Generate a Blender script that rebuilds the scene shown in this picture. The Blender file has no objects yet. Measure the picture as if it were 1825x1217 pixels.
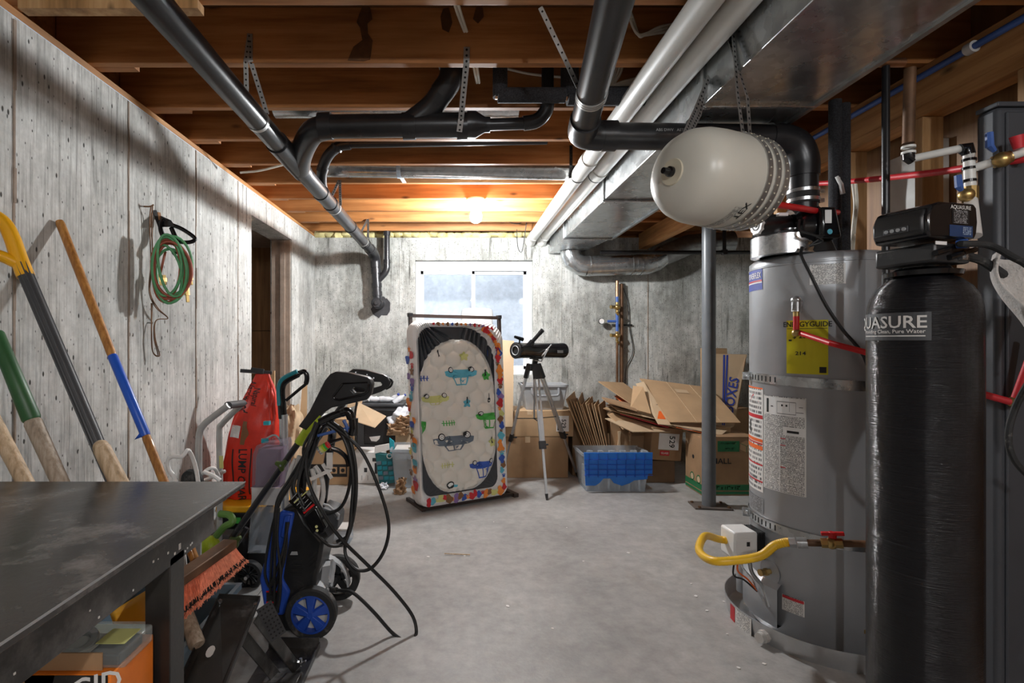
import bpy, bmesh, math, random
from mathutils import Vector as V, Matrix as MX
random.seed(7)
PI = math.pi
S = bpy.context.scene
COL = S.collection
H0 = 1.31      # eye height; camera at (0,0,H0) looking along +Y

# ---------------------------------------------------------------- camera, world, light, exposure
cd = bpy.data.cameras.new('camera'); cam = bpy.data.objects.new('camera', cd); COL.objects.link(cam)
cam.location = (0, 0, H0); cam.rotation_euler = (PI/2, 0, 0)
cd.sensor_width = 36; cd.lens = 36*912/1825; cd.shift_x = 98.5/1825; cd.clip_start = .02
S.camera = cam
w = bpy.data.worlds.new('sky'); S.world = w; w.use_nodes = True
bg = w.node_tree.nodes['Background']; bg.inputs[0].default_value = (.80, .90, 1, 1); bg.inputs[1].default_value = 1.5
S.view_settings.view_transform = 'Standard'; S.view_settings.look = 'None'
S.view_settings.gamma = 1; S.view_settings.use_curve_mapping = False
S.view_settings.exposure = 1.5
BULB_E = 600       # emission of the bulb in view
REAR_E = 230       # emission of each of the bulbs behind the camera

# ---------------------------------------------------------------- helpers
def at(px, py, y):            # world point of a photo pixel at depth y
    return V(((px-814)*y/912, y, H0-(py-608)*y/912))

def sm(pts, k=6, closed=False):     # Catmull-Rom smoothing of a polyline
    P = [V(p) for p in pts]; n = len(P); out = []
    for i in range(n if closed else n-1):
        p0 = P[(i-1) % n] if closed or i > 0 else P[0]*2-P[1]
        p1 = P[i]; p2 = P[(i+1) % n]
        p3 = P[(i+2) % n] if closed or i+2 < n else P[-1]*2-P[-2]
        for j in range(k):
            t = j/k
            out.append(.5*((2*p1)+(p2-p0)*t+(2*p0-5*p1+4*p2-p3)*t*t+(3*p1-p0-3*p2+p3)*t**3))
    if not closed: out.append(P[-1])
    return out

def frame(d):
    d = V(d).normalized(); a = V((0, 0, 1)) if abs(d.z) < .9 else V((1, 0, 0))
    u = d.cross(a).normalized(); return u, u.cross(d).normalized()*-1

class MB:
    def __init__(s): s.bm = bmesh.new()
    def _f(s, vs):
        try: return s.bm.faces.new(vs)
        except ValueError: return None
    def hexa(s, P):                      # 8 points: bottom ring 0-3, top ring 4-7
        v = [s.bm.verts.new(p) for p in P]
        for f in ((3,2,1,0),(4,5,6,7),(0,1,5,4),(1,2,6,5),(2,3,7,6),(3,0,4,7)): s._f([v[i] for i in f])
        return s
    def box(s, x0, x1, y0, y1, z0, z1, m=None):
        P = [V(p) for p in ((x0,y0,z0),(x1,y0,z0),(x1,y1,z0),(x0,y1,z0),(x0,y0,z1),(x1,y0,z1),(x1,y1,z1),(x0,y1,z1))]
        return s.hexa([m @ p for p in P] if m else P)
    def obox(s, c, size, rot=(0,0,0)):
        from mathutils import Euler
        m = MX.Translation(V(c)) @ Euler(rot).to_matrix().to_4x4(); a, b, c2 = (q/2 for q in size)
        return s.box(-a, a, -b, b, -c2, c2, m)
    def bar(s, p0, p1, w, t, up=(0,0,1)):       # flat bar from p0 to p1
        p0, p1 = V(p0), V(p1); d = (p1-p0).normalized(); sd = d.cross(V(up))
        if sd.length < 1e-4: sd = d.cross(V((1,0,0)))
        sd.normalize(); n = sd.cross(d); a = sd*w/2; b = n*t/2
        return s.hexa([p0-a-b, p0+a-b, p1+a-b, p1-a-b, p0-a+b, p0+a+b, p1+a+b, p1-a+b])
    def tube(s, pts, r, n=10, closed=False, cap=True):
        P = [V(p) for p in pts]; N = len(P); rings = []; u = None
        for i, p in enumerate(P):
            if closed: d = P[(i+1) % N]-P[i-1]
            else: d = P[min(i+1, N-1)]-P[max(i-1, 0)]
            if d.length < 1e-7: d = V((0,0,1))
            d.normalize()
            if u is None: u, _ = frame(d)
            u = (u-d*u.dot(d))
            if u.length < 1e-5: u, _ = frame(d)
            u.normalize(); v = d.cross(u); rr = r[i] if isinstance(r, (list, tuple)) else r
            rings.append([s.bm.verts.new(p+(u*math.cos(2*PI*k/n)+v*math.sin(2*PI*k/n))*rr) for k in range(n)])
        for i in range(N if closed else N-1):
            a, b = rings[i], rings[(i+1) % N]
            for k in range(n): s._f((a[k], a[(k+1) % n], b[(k+1) % n], b[k]))
        if cap and not closed:
            s._f(rings[0][::-1]); s._f(rings[-1])
        return s
    def cyl(s, p0, p1, r0, r1=None, n=20, cap=True):
        return s.tube([p0, p1], [r0, r0 if r1 is None else r1], n, cap=cap)
    def lathe(s, prof, o=(0,0,0), ax=(0,0,1), n=32, a0=0, a1=2*PI, ref=None):
        o = V(o); ax = V(ax).normalized(); u, _ = frame(ax)
        if ref is not None: u = V(ref)
        v = ax.cross(u); full = abs(a1-a0-2*PI) < 1e-6; m = n if full else n+1; rings = []
        for r, z in prof:
            if r < 1e-6: rings.append([s.bm.verts.new(o+ax*z)]*m); continue
            rings.append([s.bm.verts.new(o+ax*z+(u*math.cos(a0+(a1-a0)*k/n)+v*math.sin(a0+(a1-a0)*k/n))*r) for k in range(m)])
        for a, b in zip(rings, rings[1:]):
            for k in range(n):
                k2 = (k+1) % m
                q = []
                for x in (a[k], a[k2], b[k2], b[k]):
                    if x not in q: q.append(x)
                if len(q) > 2: s._f(q)
        return s
    def prism(s, poly, t):                # polygon of 3D points, extruded along vector t
        t = V(t); a = [s.bm.verts.new(V(p)) for p in poly]; b = [s.bm.verts.new(V(p)+t) for p in poly]; n = len(a)
        s._f(a[::-1]); s._f(b)
        for i in range(n): s._f((a[i], a[(i+1) % n], b[(i+1) % n], b[i]))
        return s
    def poly(s, pts): s._f([s.bm.verts.new(V(p)) for p in pts]); return s
    def ring(s, A, B):                    # strip between two closed loops of equal count
        a = [s.bm.verts.new(V(p)) for p in A]; b = [s.bm.verts.new(V(p)) for p in B]; n = len(a)
        for i in range(n): s._f((a[i], a[(i+1) % n], b[(i+1) % n], b[i]))
        return s
    def grid(s, fn, nu, nv, uv=False):
        vs = [[s.bm.verts.new(V(fn(i/nu, j/nv))) for j in range(nv+1)] for i in range(nu+1)]
        L = s.bm.loops.layers.uv.verify() if uv else None
        for i in range(nu):
            for j in range(nv):
                f = s._f((vs[i][j], vs[i+1][j], vs[i+1][j+1], vs[i][j+1]))
                if uv and f:
                    for l, (a, b) in zip(f.loops, ((i,j),(i+1,j),(i+1,j+1),(i,j+1))): l[L].uv = (a/nu, b/nv)
        return s
    def ball(s, c, r, n=12, m=8):
        c = V(c); r = V(r) if not isinstance(r, (int, float)) else V((r, r, r))
        rings = []
        for j in range(m+1):
            a = PI*j/m; z = math.cos(a); q = math.sin(a)
            rings.append([s.bm.verts.new(c+V((0,0,z*r.z)))]*n if j in (0, m) else
                         [s.bm.verts.new(c+V((q*math.cos(2*PI*k/n)*r.x, q*math.sin(2*PI*k/n)*r.y, z*r.z))) for k in range(n)])
        for a, b in zip(rings, rings[1:]):
            for k in range(n):
                q = []
                for x in (a[k], b[k], b[(k+1) % n], a[(k+1) % n]):
                    if x not in q: q.append(x)
                if len(q) > 2: s._f(q)
        return s
    def jit(s, a, sd=1):
        r = random.Random(sd)
        for v in s.bm.verts: v.co += V((r.uniform(-a,a), r.uniform(-a,a), r.uniform(-a,a)))
        return s
    def xf(s, m):
        s.bm.transform(m); return s
    def build(s, name, mt, parent=None, bevel=0, smooth=35, keep=False, solid=0):
        bm = s.bm
        bmesh.ops.recalc_face_normals(bm, faces=bm.faces)
        me = bpy.data.meshes.new(name); bm.to_mesh(me); bm.free()
        o = bpy.data.objects.new(name, me); COL.objects.link(o); me.materials.append(M[mt])
        if smooth: me.shade_smooth(); me.set_sharp_from_angle(angle=math.radians(smooth))
        if bevel:
            b = o.modifiers.new('bevel', 'BEVEL'); b.width = bevel; b.segments = 2; b.limit_method = 'ANGLE'; b.angle_limit = .6
        if solid:
            b = o.modifiers.new('solid', 'SOLIDIFY'); b.thickness = solid; b.offset = 0
        if parent is not None: adopt(o, parent)
        elif not keep:
            co = [v.co for v in me.vertices]
            c = V(((min(q.x for q in co)+max(q.x for q in co))/2, (min(q.y for q in co)+max(q.y for q in co))/2, min(q.z for q in co)))
            me.transform(MX.Translation(-c)); o.location = c
        return o

def adopt(o, p):
    o.parent = p
    o.matrix_parent_inverse = MX.Translation(-V(p.location)) if p.parent is None else MX.Identity(4)

def tag(o, label, cat=None, group=None, kind=None):
    if label: o['label'] = label
    if cat: o['category'] = cat
    if group: o['group'] = group
    if kind: o['kind'] = kind
    return o

def thing(name, label, cat, loc=(0,0,0), group=None):
    o = bpy.data.objects.new(name, None); COL.objects.link(o); o.location = loc; o.empty_display_size = .05
    return tag(o, label, cat, group)

def struct(o): o['kind'] = 'structure'; return o

def lettering(s, size, mt, parent, o, xd=(1,0,0), yd=(0,0,1), align='CENTER', name='lettering', wrap=None, sx=1, ext=0, bold=.014):
    c = bpy.data.curves.new('t', 'FONT'); c.body = s; c.size = size; c.align_x = align; c.align_y = 'CENTER'; c.resolution_u = 2
    c.extrude = ext; c.offset = bold*size
    t = bpy.data.objects.new('t', c); COL.objects.link(t)
    dg = bpy.context.evaluated_depsgraph_get(); me = bpy.data.meshes.new_from_object(t.evaluated_get(dg))
    bpy.data.objects.remove(t); bpy.data.curves.remove(c)
    o = V(o); xd = V(xd).normalized(); yd = V(yd).normalized(); nd = xd.cross(yd)
    for v in me.vertices:
        p = v.co
        v.co = wrap(p.x*sx, p.y) if wrap else o+xd*p.x*sx+yd*p.y+nd*p.z
    me.materials.clear(); me.materials.append(M[mt]); me.name = name
    ob = bpy.data.objects.new(name, me); COL.objects.link(ob)
    if parent is not None: adopt(ob, parent)
    return ob

# ---------------------------------------------------------------- procedural materials
M = {}
def nodes(name):
    m = bpy.data.materials.new(name); m.use_nodes = True; nt = m.node_tree; M[name] = m
    return m, nt, nt.nodes['Principled BSDF']
def N(nt, t, **k):
    n = nt.nodes.new(t)
    for a, b in k.items():
        if a in n.inputs: n.inputs[a].default_value = b
        else: setattr(n, a, b)
    return n
def coord(nt, sc=(1,1,1), kind='Object', rot=(0,0,0)):
    tc = N(nt, 'ShaderNodeTexCoord'); mp = N(nt, 'ShaderNodeMapping'); mp.inputs['Scale'].default_value = sc; mp.inputs['Rotation'].default_value = rot
    nt.links.new(tc.outputs[kind], mp.inputs[0]); return mp.outputs[0]
def ramp(nt, src, stops):
    r = N(nt, 'ShaderNodeValToRGB'); e = r.color_ramp.elements
    while len(e) < len(stops): e.new(.5)
    for i, (p, c) in enumerate(stops): e[i].position = p; e[i].color = (*c, 1) if len(c) == 3 else c
    nt.links.new(src, r.inputs[0]); return r.outputs[0]
def noise(nt, vec, scale, detail=4, rough=.55):
    n = N(nt, 'ShaderNodeTexNoise', Scale=scale, Detail=detail, Roughness=rough); nt.links.new(vec, n.inputs['Vector']); return n.outputs[0]
def mixc(nt, f, a, b, mode='MIX'):
    m = N(nt, 'ShaderNodeMix', data_type='RGBA', blend_type=mode)
    for s, i in ((f, 0), (a, 6), (b, 7)):
        if isinstance(s, bpy.types.NodeSocket): nt.links.new(s, m.inputs[i])
        elif i == 0: m.inputs[0].default_value = s
        else: m.inputs[i].default_value = (*s, 1)
    return m.outputs[2]
def bump(nt, b, h, st=.3, d=.01, inv=False):
    n = N(nt, 'ShaderNodeBump', Strength=st, Distance=d, invert=inv); nt.links.new(h, n.inputs['Height'])
    if b.inputs['Normal'].links: nt.links.new(b.inputs['Normal'].links[0].from_socket, n.inputs['Normal'])
    nt.links.new(n.outputs[0], b.inputs['Normal'])
def sc(c, k): return tuple(min(1, q*k) for q in c)

def plain(name, col, rough=.5, metal=0, var=.12, scale=9, bmp=0, bs=80, coat=0, alpha=1, trans=0, spec=.5, dirt=None):
    m, nt, b = nodes(name); v = coord(nt); f = noise(nt, v, scale, 5)
    c = ramp(nt, f, [(.3, sc(col, 1-var)), (.7, sc(col, 1+var))])
    if dirt:
        g = ramp(nt, noise(nt, v, dirt[1], 8, .7), [(dirt[2], (0,0,0)), (dirt[2]+.12, (1,1,1))]); c = mixc(nt, g, c, dirt[0])
    nt.links.new(c, b.inputs['Base Color'])
    b.inputs['Roughness'].default_value = rough; b.inputs['Metallic'].default_value = metal; b.inputs['Coat Weight'].default_value = coat
    b.inputs['Alpha'].default_value = alpha; b.inputs['Transmission Weight'].default_value = trans; b.inputs['Specular IOR Level'].default_value = spec
    if bmp: bump(nt, b, noise(nt, v, bs, 4), bmp, .004)
    return m

def concrete(name, base, dark, streak=(26, 26, .8), pits=True, stain=.5, rough=.85, grain=0):
    m, nt, b = nodes(name); v = coord(nt)
    big = ramp(nt, noise(nt, v, 1.1, 6, .65), [(.35, sc(base, .72)), (.62, sc(base, 1.08))])
    fine = ramp(nt, noise(nt, v, 14, 8, .7), [(.3, (.62,.62,.62)), (.65, (1,1,1))])
    c = mixc(nt, .75, big, fine, 'MULTIPLY')
    vs = coord(nt, streak)
    st = noise(nt, vs, 1.0, 6, .7); stm = ramp(nt, st, [(.56, (0,0,0)), (.66, (1,1,1))])
    gate = ramp(nt, noise(nt, v, 2.2, 4), [(.42, (0,0,0)), (.62, (1,1,1))])
    k = mixc(nt, 1.0, stm, gate, 'MULTIPLY')
    km = N(nt, 'ShaderNodeMath', operation='MULTIPLY'); nt.links.new(k, km.inputs[0]); km.inputs[1].default_value = stain
    c = mixc(nt, km.outputs[0], c, dark)
    if grain:            # board-marked: fine upright furrows and broader grey runs
        g1 = ramp(nt, noise(nt, coord(nt, (95, 95, 3.2)), 1, 6, .7), [(.36, (.42,.415,.40)), (.52, (1,1,1))]); c = mixc(nt, .62 if grain == 1 else .35, c, g1, 'MULTIPLY')
        g3 = ramp(nt, noise(nt, coord(nt, (2.6, 2.6, .8)), 1, 8, .75), [(.38, (.50,.50,.48)), (.58, (1,1,1))]); c = mixc(nt, .7, c, g3, 'MULTIPLY')
        if grain == 2: c = mixc(nt, .8, c, ramp(nt, noise(nt, coord(nt, (2.2, 2.2, 1.6)), 1, 9, .72), [(.40, (.45,.46,.43)), (.56, (1,1,.985))]), 'MULTIPLY')
        vq = N(nt, 'ShaderNodeTexVoronoi', Scale=70, Randomness=1); nt.links.new(coord(nt, (1,1,.5)), vq.inputs['Vector'])
        c = mixc(nt, mixc(nt, 1.0, ramp(nt, vq.outputs['Distance'], [(.12, (1,1,1)), (.22, (0,0,0))]), ramp(nt, vq.outputs['Color'], [(.62, (0,0,0)), (.66, (1,1,1))]), 'MULTIPLY'), c, sc(dark, .6))
    if pits:
        vp = coord(nt, (1, 1, .45)); vo = N(nt, 'ShaderNodeTexVoronoi', Scale=34, Randomness=1); nt.links.new(vp, vo.inputs['Vector'])
        pm = ramp(nt, vo.outputs['Distance'], [(.10, (1,1,1)), (.17, (0,0,0))])
        g2 = ramp(nt, vo.outputs['Color'], [(.55, (0,0,0)), (.6, (1,1,1))])
        pk = mixc(nt, 1.0, pm, g2, 'MULTIPLY'); c = mixc(nt, pk, c, sc(dark, .5)); bump(nt, b, pk, .7, .008, True)
    bump(nt, b, st, .35, .01, True); bump(nt, b, noise(nt, v, 40, 5), .25, .004)
    nt.links.new(c, b.inputs['Base Color']); b.inputs['Roughness'].default_value = rough
    return m

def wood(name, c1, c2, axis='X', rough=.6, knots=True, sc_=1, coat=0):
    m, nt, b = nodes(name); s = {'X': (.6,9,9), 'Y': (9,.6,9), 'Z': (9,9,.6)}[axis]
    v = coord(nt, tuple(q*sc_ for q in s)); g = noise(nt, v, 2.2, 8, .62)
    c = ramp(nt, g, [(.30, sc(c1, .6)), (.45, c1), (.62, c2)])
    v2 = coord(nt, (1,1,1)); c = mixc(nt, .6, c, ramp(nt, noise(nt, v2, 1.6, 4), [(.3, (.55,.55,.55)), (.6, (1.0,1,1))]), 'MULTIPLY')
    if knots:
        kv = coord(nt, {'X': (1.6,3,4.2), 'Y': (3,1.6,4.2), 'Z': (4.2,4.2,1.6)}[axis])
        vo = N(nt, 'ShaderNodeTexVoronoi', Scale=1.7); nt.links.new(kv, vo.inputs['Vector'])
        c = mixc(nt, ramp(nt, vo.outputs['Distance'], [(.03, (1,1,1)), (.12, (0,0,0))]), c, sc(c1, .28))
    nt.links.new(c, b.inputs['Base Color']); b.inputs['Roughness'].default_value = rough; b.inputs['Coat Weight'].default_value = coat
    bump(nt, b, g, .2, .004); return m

def galv(name, col, rough=.32, scale=30):
    m, nt, b = nodes(name); v = coord(nt); vo = N(nt, 'ShaderNodeTexVoronoi', Scale=scale); nt.links.new(v, vo.inputs['Vector'])
    c = ramp(nt, vo.outputs['Color'], [(.2, sc(col, .86)), (.8, sc(col, 1.1))])
    c = mixc(nt, .5, c, ramp(nt, noise(nt, v, 3, 6), [(.35, (.7,.7,.7)), (.65, (1,1,1))]), 'MULTIPLY')
    nt.links.new(c, b.inputs['Base Color']); b.inputs['Metallic'].default_value = .92
    r = ramp(nt, noise(nt, v, 5, 5), [(.3, (rough*.8,)*3), (.7, (rough*1.35,)*3)]); nt.links.new(r, b.inputs['Roughness'])
    bump(nt, b, noise(nt, v, 2.5, 2), .15, .03); return m

def printed(name, bgc, ink, lines=30, cols=60, dens=.5, side=.08):
    m, nt, b = nodes(name); v = coord(nt, (1,1,1), 'UV'); x = N(nt, 'ShaderNodeSeparateXYZ'); nt.links.new(v, x.inputs[0])
    def math_(op, a, bb=None):
        n = N(nt, 'ShaderNodeMath', operation=op)
        for i, q in enumerate((a, bb)):
            if q is None: continue
            if isinstance(q, (int, float)): n.inputs[i].default_value = q
            else: nt.links.new(q, n.inputs[i])
        return n.outputs[0]
    ly = math_('MULTIPLY', x.outputs[1], lines); row = math_('GREATER_THAN', math_('FRACT', ly), .45)
    cv = N(nt, 'ShaderNodeCombineXYZ'); nt.links.new(math_('MULTIPLY', x.outputs[0], cols), cv.inputs[0]); nt.links.new(math_('MULTIPLY', math_('FLOOR', ly), 7.3), cv.inputs[1])
    w_ = math_('LESS_THAN', noise(nt, cv.outputs[0], 1.0, 2), .42+dens*.2)
    in_ = math_('MULTIPLY', math_('GREATER_THAN', x.outputs[0], side), math_('LESS_THAN', x.outputs[0], 1-side))
    k = math_('MULTIPLY', math_('MULTIPLY', row, w_), in_)
    nt.links.new(mixc(nt, k, bgc, ink), b.inputs['Base Color']); b.inputs['Roughness'].default_value = .45; return m

def emit(name, col, st):
    m, nt, b = nodes(name); b.inputs['Base Color'].default_value = (*col, 1); b.inputs['Emission Color'].default_value = (*col, 1); b.inputs['Emission Strength'].default_value = st
def clear(name, col, mixf=.75, rough=.1):
    m, nt, b = nodes(name); v = coord(nt); c = ramp(nt, noise(nt, v, 12, 5), [(.3, sc(col, .85)), (.7, col)]); nt.links.new(c, b.inputs['Base Color'])
    b.inputs['Roughness'].default_value = rough; t = N(nt, 'ShaderNodeBsdfTransparent'); t.inputs[0].default_value = (*sc(col, 1.15), 1)
    mx = N(nt, 'ShaderNodeMixShader'); mx.inputs[0].default_value = mixf
    nt.links.new(b.outputs[0], mx.inputs[1]); nt.links.new(t.outputs[0], mx.inputs[2]); nt.links.new(mx.outputs[0], nt.nodes['Material Output'].inputs[0])

concrete('concrete', (.74,.74,.71), (.10,.092,.08), streak=(30, 30, .9), stain=1.0, grain=1)
concrete('concrete_back', (.72,.725,.70), (.10,.10,.088), streak=(22,22,1.4), stain=.9, grain=2)
concrete('concrete_rear', (.30,.30,.29), (.12,.115,.10))
concrete('concrete_brown', (.36,.28,.22), (.15,.10,.07), pits=False)
concrete('slab', (.43,.42,.405), (.25,.225,.20), streak=(1.6,1.1,1), pits=False, stain=.75, rough=.5)
concrete('well', (.60,.66,.74), (.42,.47,.55), streak=(3,3,2), pits=False, stain=.5)
wood('joist', (.40,.155,.042), (.52,.23,.075), 'X')
wood('girder', (.42,.19,.06), (.58,.30,.11), 'Y')
wood('stud', (.46,.25,.10), (.62,.38,.18), 'Z')
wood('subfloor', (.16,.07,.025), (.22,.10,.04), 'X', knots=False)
wood('panelling', (.26,.13,.05), (.34,.18,.07), 'Z', knots=False)
wood('ash', (.56,.40,.24), (.72,.56,.38), 'Z', knots=False, sc_=4)
wood('amber', (.42,.17,.03), (.60,.28,.06), 'Z', knots=False, sc_=4, coat=.5)
wood('weathered', (.38,.30,.22), (.52,.44,.35), 'Z', knots=False, sc_=4)
plain('tank_core', (.26,.19,.24), .5); plain('stain', (.10,.042,.014), .5, var=.4, scale=20); plain('foam', (.70,.62,.30), .95, var=.25, scale=14, bmp=1, bs=20)
plain('gasket', (.55,.66,.78), .5)
plain('abs', (.018,.018,.020), .32, var=.4, scale=6, dirt=((.07,.07,.075), 10, .62))
plain('abs_dusty', (.035,.035,.038), .4, var=.4)
plain('pvc_white', (.72,.71,.67), .38, var=.08, scale=4, dirt=((.35,.31,.26), 16, .70))
galv('galv', (.58,.60,.605), .24); galv('galv_dark', (.40,.41,.41), .38); galv('steel', (.66,.67,.68), .25, 80); galv('foil', (.7,.7,.7), .2, 60)
plain('strap', (.50,.50,.49), .4, .85); plain('hole', (.01,.01,.01), .8)
plain('cable', (.74,.70,.60), .5); plain('black_cable', (.012,.012,.012), .5)
plain('pipe_foam', (.03,.03,.034), .9, var=.6, scale=160, bmp=.6, bs=200)
plain('black_plastic', (.016,.016,.017), .38, var=.5, scale=7, dirt=((.06,.058,.055), 8, .60)); plain('gloss_black', (.008,.008,.009), .16)
plain('grey_plastic', (.36,.37,.38), .45); plain('dark_plastic', (.05,.052,.056), .5); plain('rubber', (.02,.02,.02), .75, bmp=.3, dirt=((.14,.13,.12), 14, .58))
plain('paint_black', (.028,.026,.024), .34, var=.5, scale=4, dirt=((.11,.105,.10), 3, .52), bmp=.1)
plain('bench', (.045,.041,.038), .26, var=.5, scale=3, dirt=((.20,.185,.17), 2.6, .56), bmp=.12, bs=60)
plain('tank_cream', (.60,.58,.51), .32, var=.05, scale=3); plain('tank_pad', (.66,.60,.46), .5)
plain('heater_grey', (.37,.38,.395), .33, .25, var=.06, scale=5); plain('brass', (.52,.36,.14), .35, .9); plain('copper', (.55,.30,.17), .35, .9, var=.3)
plain('rusty', (.16,.085,.045), .6, .5, var=.4); plain('red', (.62,.012,.015), .4, var=.1); plain('pex', (.66,.03,.04), .45, var=.1); plain('blue_pex', (.05,.12,.38), .45)
plain('blue', (.02,.075,.42), .42, var=.2, dirt=((.03,.06,.2), 12, .6)); plain('bluetape', (.02,.11,.60), .35); plain('bluelid', (.015,.17,.62), .4, var=.12)
plain('yellow', (.85,.42,.01), .38, var=.08); plain('hose_yellow', (.85,.50,.02), .4, var=.1); plain('lime', (.42,.55,.02), .4); plain('leaf', (.12,.26,.05), .45); plain('knob_green', (.07,.11,.02), .45)
plain('green_paint', (.03,.11,.035), .45, var=.2); plain('hose_green', (.10,.36,.15), .5); plain('hose_red', (.36,.08,.04), .55)
plain('white', (.82,.82,.80), .4, var=.04); plain('offwhite', (.62,.60,.57), .5); plain('vinyl', (.85,.87,.88), .35, var=.03); plain('drywall', (.62,.62,.60), .9)
plain('card', (.46,.30,.165), .85, var=.10, scale=5); plain('card_light', (.56,.41,.26), .85, var=.08, scale=5); plain('card_dark', (.33,.20,.105), .85, var=.14, scale=6); plain('card_edge', (.58,.43,.27), .9, var=.3, scale=90)
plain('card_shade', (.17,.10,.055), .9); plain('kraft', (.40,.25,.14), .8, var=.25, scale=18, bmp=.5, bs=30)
plain('ink', (.015,.015,.015), .6); plain('ink_green', (.02,.16,.06), .6); plain('ink_blue', (.03,.06,.36), .6); plain('ink_orange', (.80,.14,.02), .6); plain('ink_red', (.55,.02,.03), .5); plain('paper', (.80,.79,.77), .6, var=.04)
plain('navy', (.02,.05,.14), .4); plain('yellow_card', (.72,.64,.01), .5, var=.04); plain('plate', (.14,.115,.10), .6, .3, var=.3); plain('bag_red', (.66,.03,.012), .38, var=.15, scale=9, bmp=.8, bs=14); plain('bag_pink', (.80,.22,.17), .35, bmp=.5, bs=14); plain('bag_plastic', (.72,.74,.78), .3, bmp=1, bs=16, var=.2)
plain('quilt', (.74,.70,.63), .45, var=.04, scale=3); plain('sheet', (.78,.77,.76), .6, var=.04, bmp=.5, bs=18); plain('skirt', (.04,.043,.05), .30); plain('bed_metal', (.035,.022,.018), .4)
plain('c_teal', (.10,.42,.55), .5); plain('c_green', (.06,.38,.06), .5); plain('c_slate', (.13,.16,.20), .5); plain('c_blue', (.03,.09,.42), .5); plain('c_lemon', (.60,.60,.22), .5); plain('c_orange', (.80,.25,.04), .5); plain('c_brown', (.22,.10,.04), .5); plain('c_purple', (.25,.15,.38), .5)
plain('teal', (.015,.22,.27), .4); plain('teal_dark', (.02,.13,.14), .4); plain('cyan', (.02,.36,.44), .4)
plain('alu', (.55,.56,.57), .35, .8); plain('truck', (.48,.48,.47), .35, .4); plain('post', (.13,.14,.15), .38, var=.1); plain('cabinet', (.055,.058,.066), .5, .1, var=.06); plain('rag', (.55,.52,.49), .95, var=.15, bmp=1, bs=120)
plain('bristle', (.95,.32,.19), .8, var=.2, scale=60); plain('bin_blue', (.16,.23,.29), .4, var=.1); plain('tote_grey', (.25,.255,.265), .45); plain('orange', (.85,.22,.02), .45); plain('ply', (.38,.23,.12), .7)
clear('glass', (.92,.96,1), .93, .02); clear('clear_bin', (.74,.77,.80), .68, .2); clear('clear_tank', (.66,.62,.68), .80, .1); clear('blister', (.75,.78,.76), .82, .08)
printed('print_white', (.74,.73,.70), (.10,.10,.10), 70, 60, .55, .03); printed('print_small', (.78,.77,.74), (.12,.12,.12), 22, 24, .5, .06); printed('print_yellow', (.72,.64,.01), (.20,.18,.02), 30, 24, .1, .08)
printed('print_black', (.012,.012,.013), (.45,.45,.46), 13, 22, .35, .10); printed('print_rating', (.26,.265,.27), (.10,.10,.10), 9, 20, .5, .05); printed('print_teal', (.02,.15,.16), (.25,.45,.45), 8, 10, .2, .1); printed('print_navy', (.02,.05,.14), (.45,.55,.65), 5, 12, .4, .05); printed('print_tank', (.55,.54,.48), (.08,.08,.08), 9, 20, .6, .02)
emit('lamp_on', (.955, .98, 1), BULB_E); emit('rear_on', (.96, .98, 1), REAR_E)

# softener tank: wound glass fibre under a clear wrap
m, nt, b = nodes('wound'); v = coord(nt, (3, 3, 260)); f = noise(nt, v, 1, 5, .7); v2 = coord(nt, (8,8,8))
nt.links.new(ramp(nt, f, [(.35, (.004,.004,.005)), (.62, (.008,.008,.010)), (.74, (.05,.05,.05))]), b.inputs['Base Color'])
b.inputs['Roughness'].default_value = .17; b.inputs['Specular IOR Level'].default_value = .32; b.inputs['Coat Weight'].default_value = .12; b.inputs['Coat Roughness'].default_value = .06; bump(nt, b, f, .8, .005); nt.links.new(b.inputs['Normal'].links[0].from_socket, b.inputs['Coat Normal']); bump(nt, b, noise(nt, v2, 3, 3), .3, .012)

# ================================================================ STRUCTURE
ZW = 2.44; ZJ = 2.48; ZS = 2.715; YB = 5.57; XL = -1.54
struct(MB().box(-3.3, 3.5, -2.7, 5.8, -.12, 0).build('floor', 'slab', keep=True))
wl = struct(MB().box(-1.74, XL, -2.6, 3.84, 0, ZW).box(-1.74, XL, 4.78, YB, 0, ZW).box(-1.74, XL, 3.84, 4.78, 2.26, ZW).build('wall_left', 'concrete', keep=True))
for y in (-.1, .55, 1.16, 1.78, 2.40, 3.02, 3.60):       # form seams left in the pour
    mb = MB(); r = random.Random(int(y*100)); z = 0
    while z < ZW-.06:
        h = r.uniform(.1, .3); mb.box(XL-.002, XL+r.uniform(.002, .006), y-r.uniform(.002, .006), y+r.uniform(.002, .006), z, min(z+h, ZW)); z += h
    mb.build('seam', 'concrete_brown', wl)
MB().box(-1.725, -1.555, 4.768, 4.782, 0, 2.258).build('jamb', 'concrete_brown', wl)
MB().box(-1.64, -1.60, 4.752, 4.770, 0, 2.25).build('jamb_strip', 'concrete_brown', wl)
wb = struct(MB().box(-3.3, -.452, YB, 5.77, 0, ZW).box(.83, 3.5, YB, 5.77, 0, ZW).box(-.452, .83, YB, 5.77, 0, .944).box(-.452, .83, YB, 5.77, 2.196, ZW).build('wall_back', 'concrete_back', keep=True))
for x in (-1.02, -.62, 1.14, 2.08, 2.72):
    mb = MB(); r = random.Random(int(x*100)); z = 0
    while z < ZW-.06:
        h = r.uniform(.1, .3); mb.box(x-r.uniform(.002, .005), x+r.uniform(.002, .005), YB-r.uniform(.002, .005), YB+.002, z, min(z+h, ZW)); z += h
    mb.build('seam', 'concrete_brown' if x > 1.5 else 'concrete_back', wb)
mb = MB(); r = random.Random(3)
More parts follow.
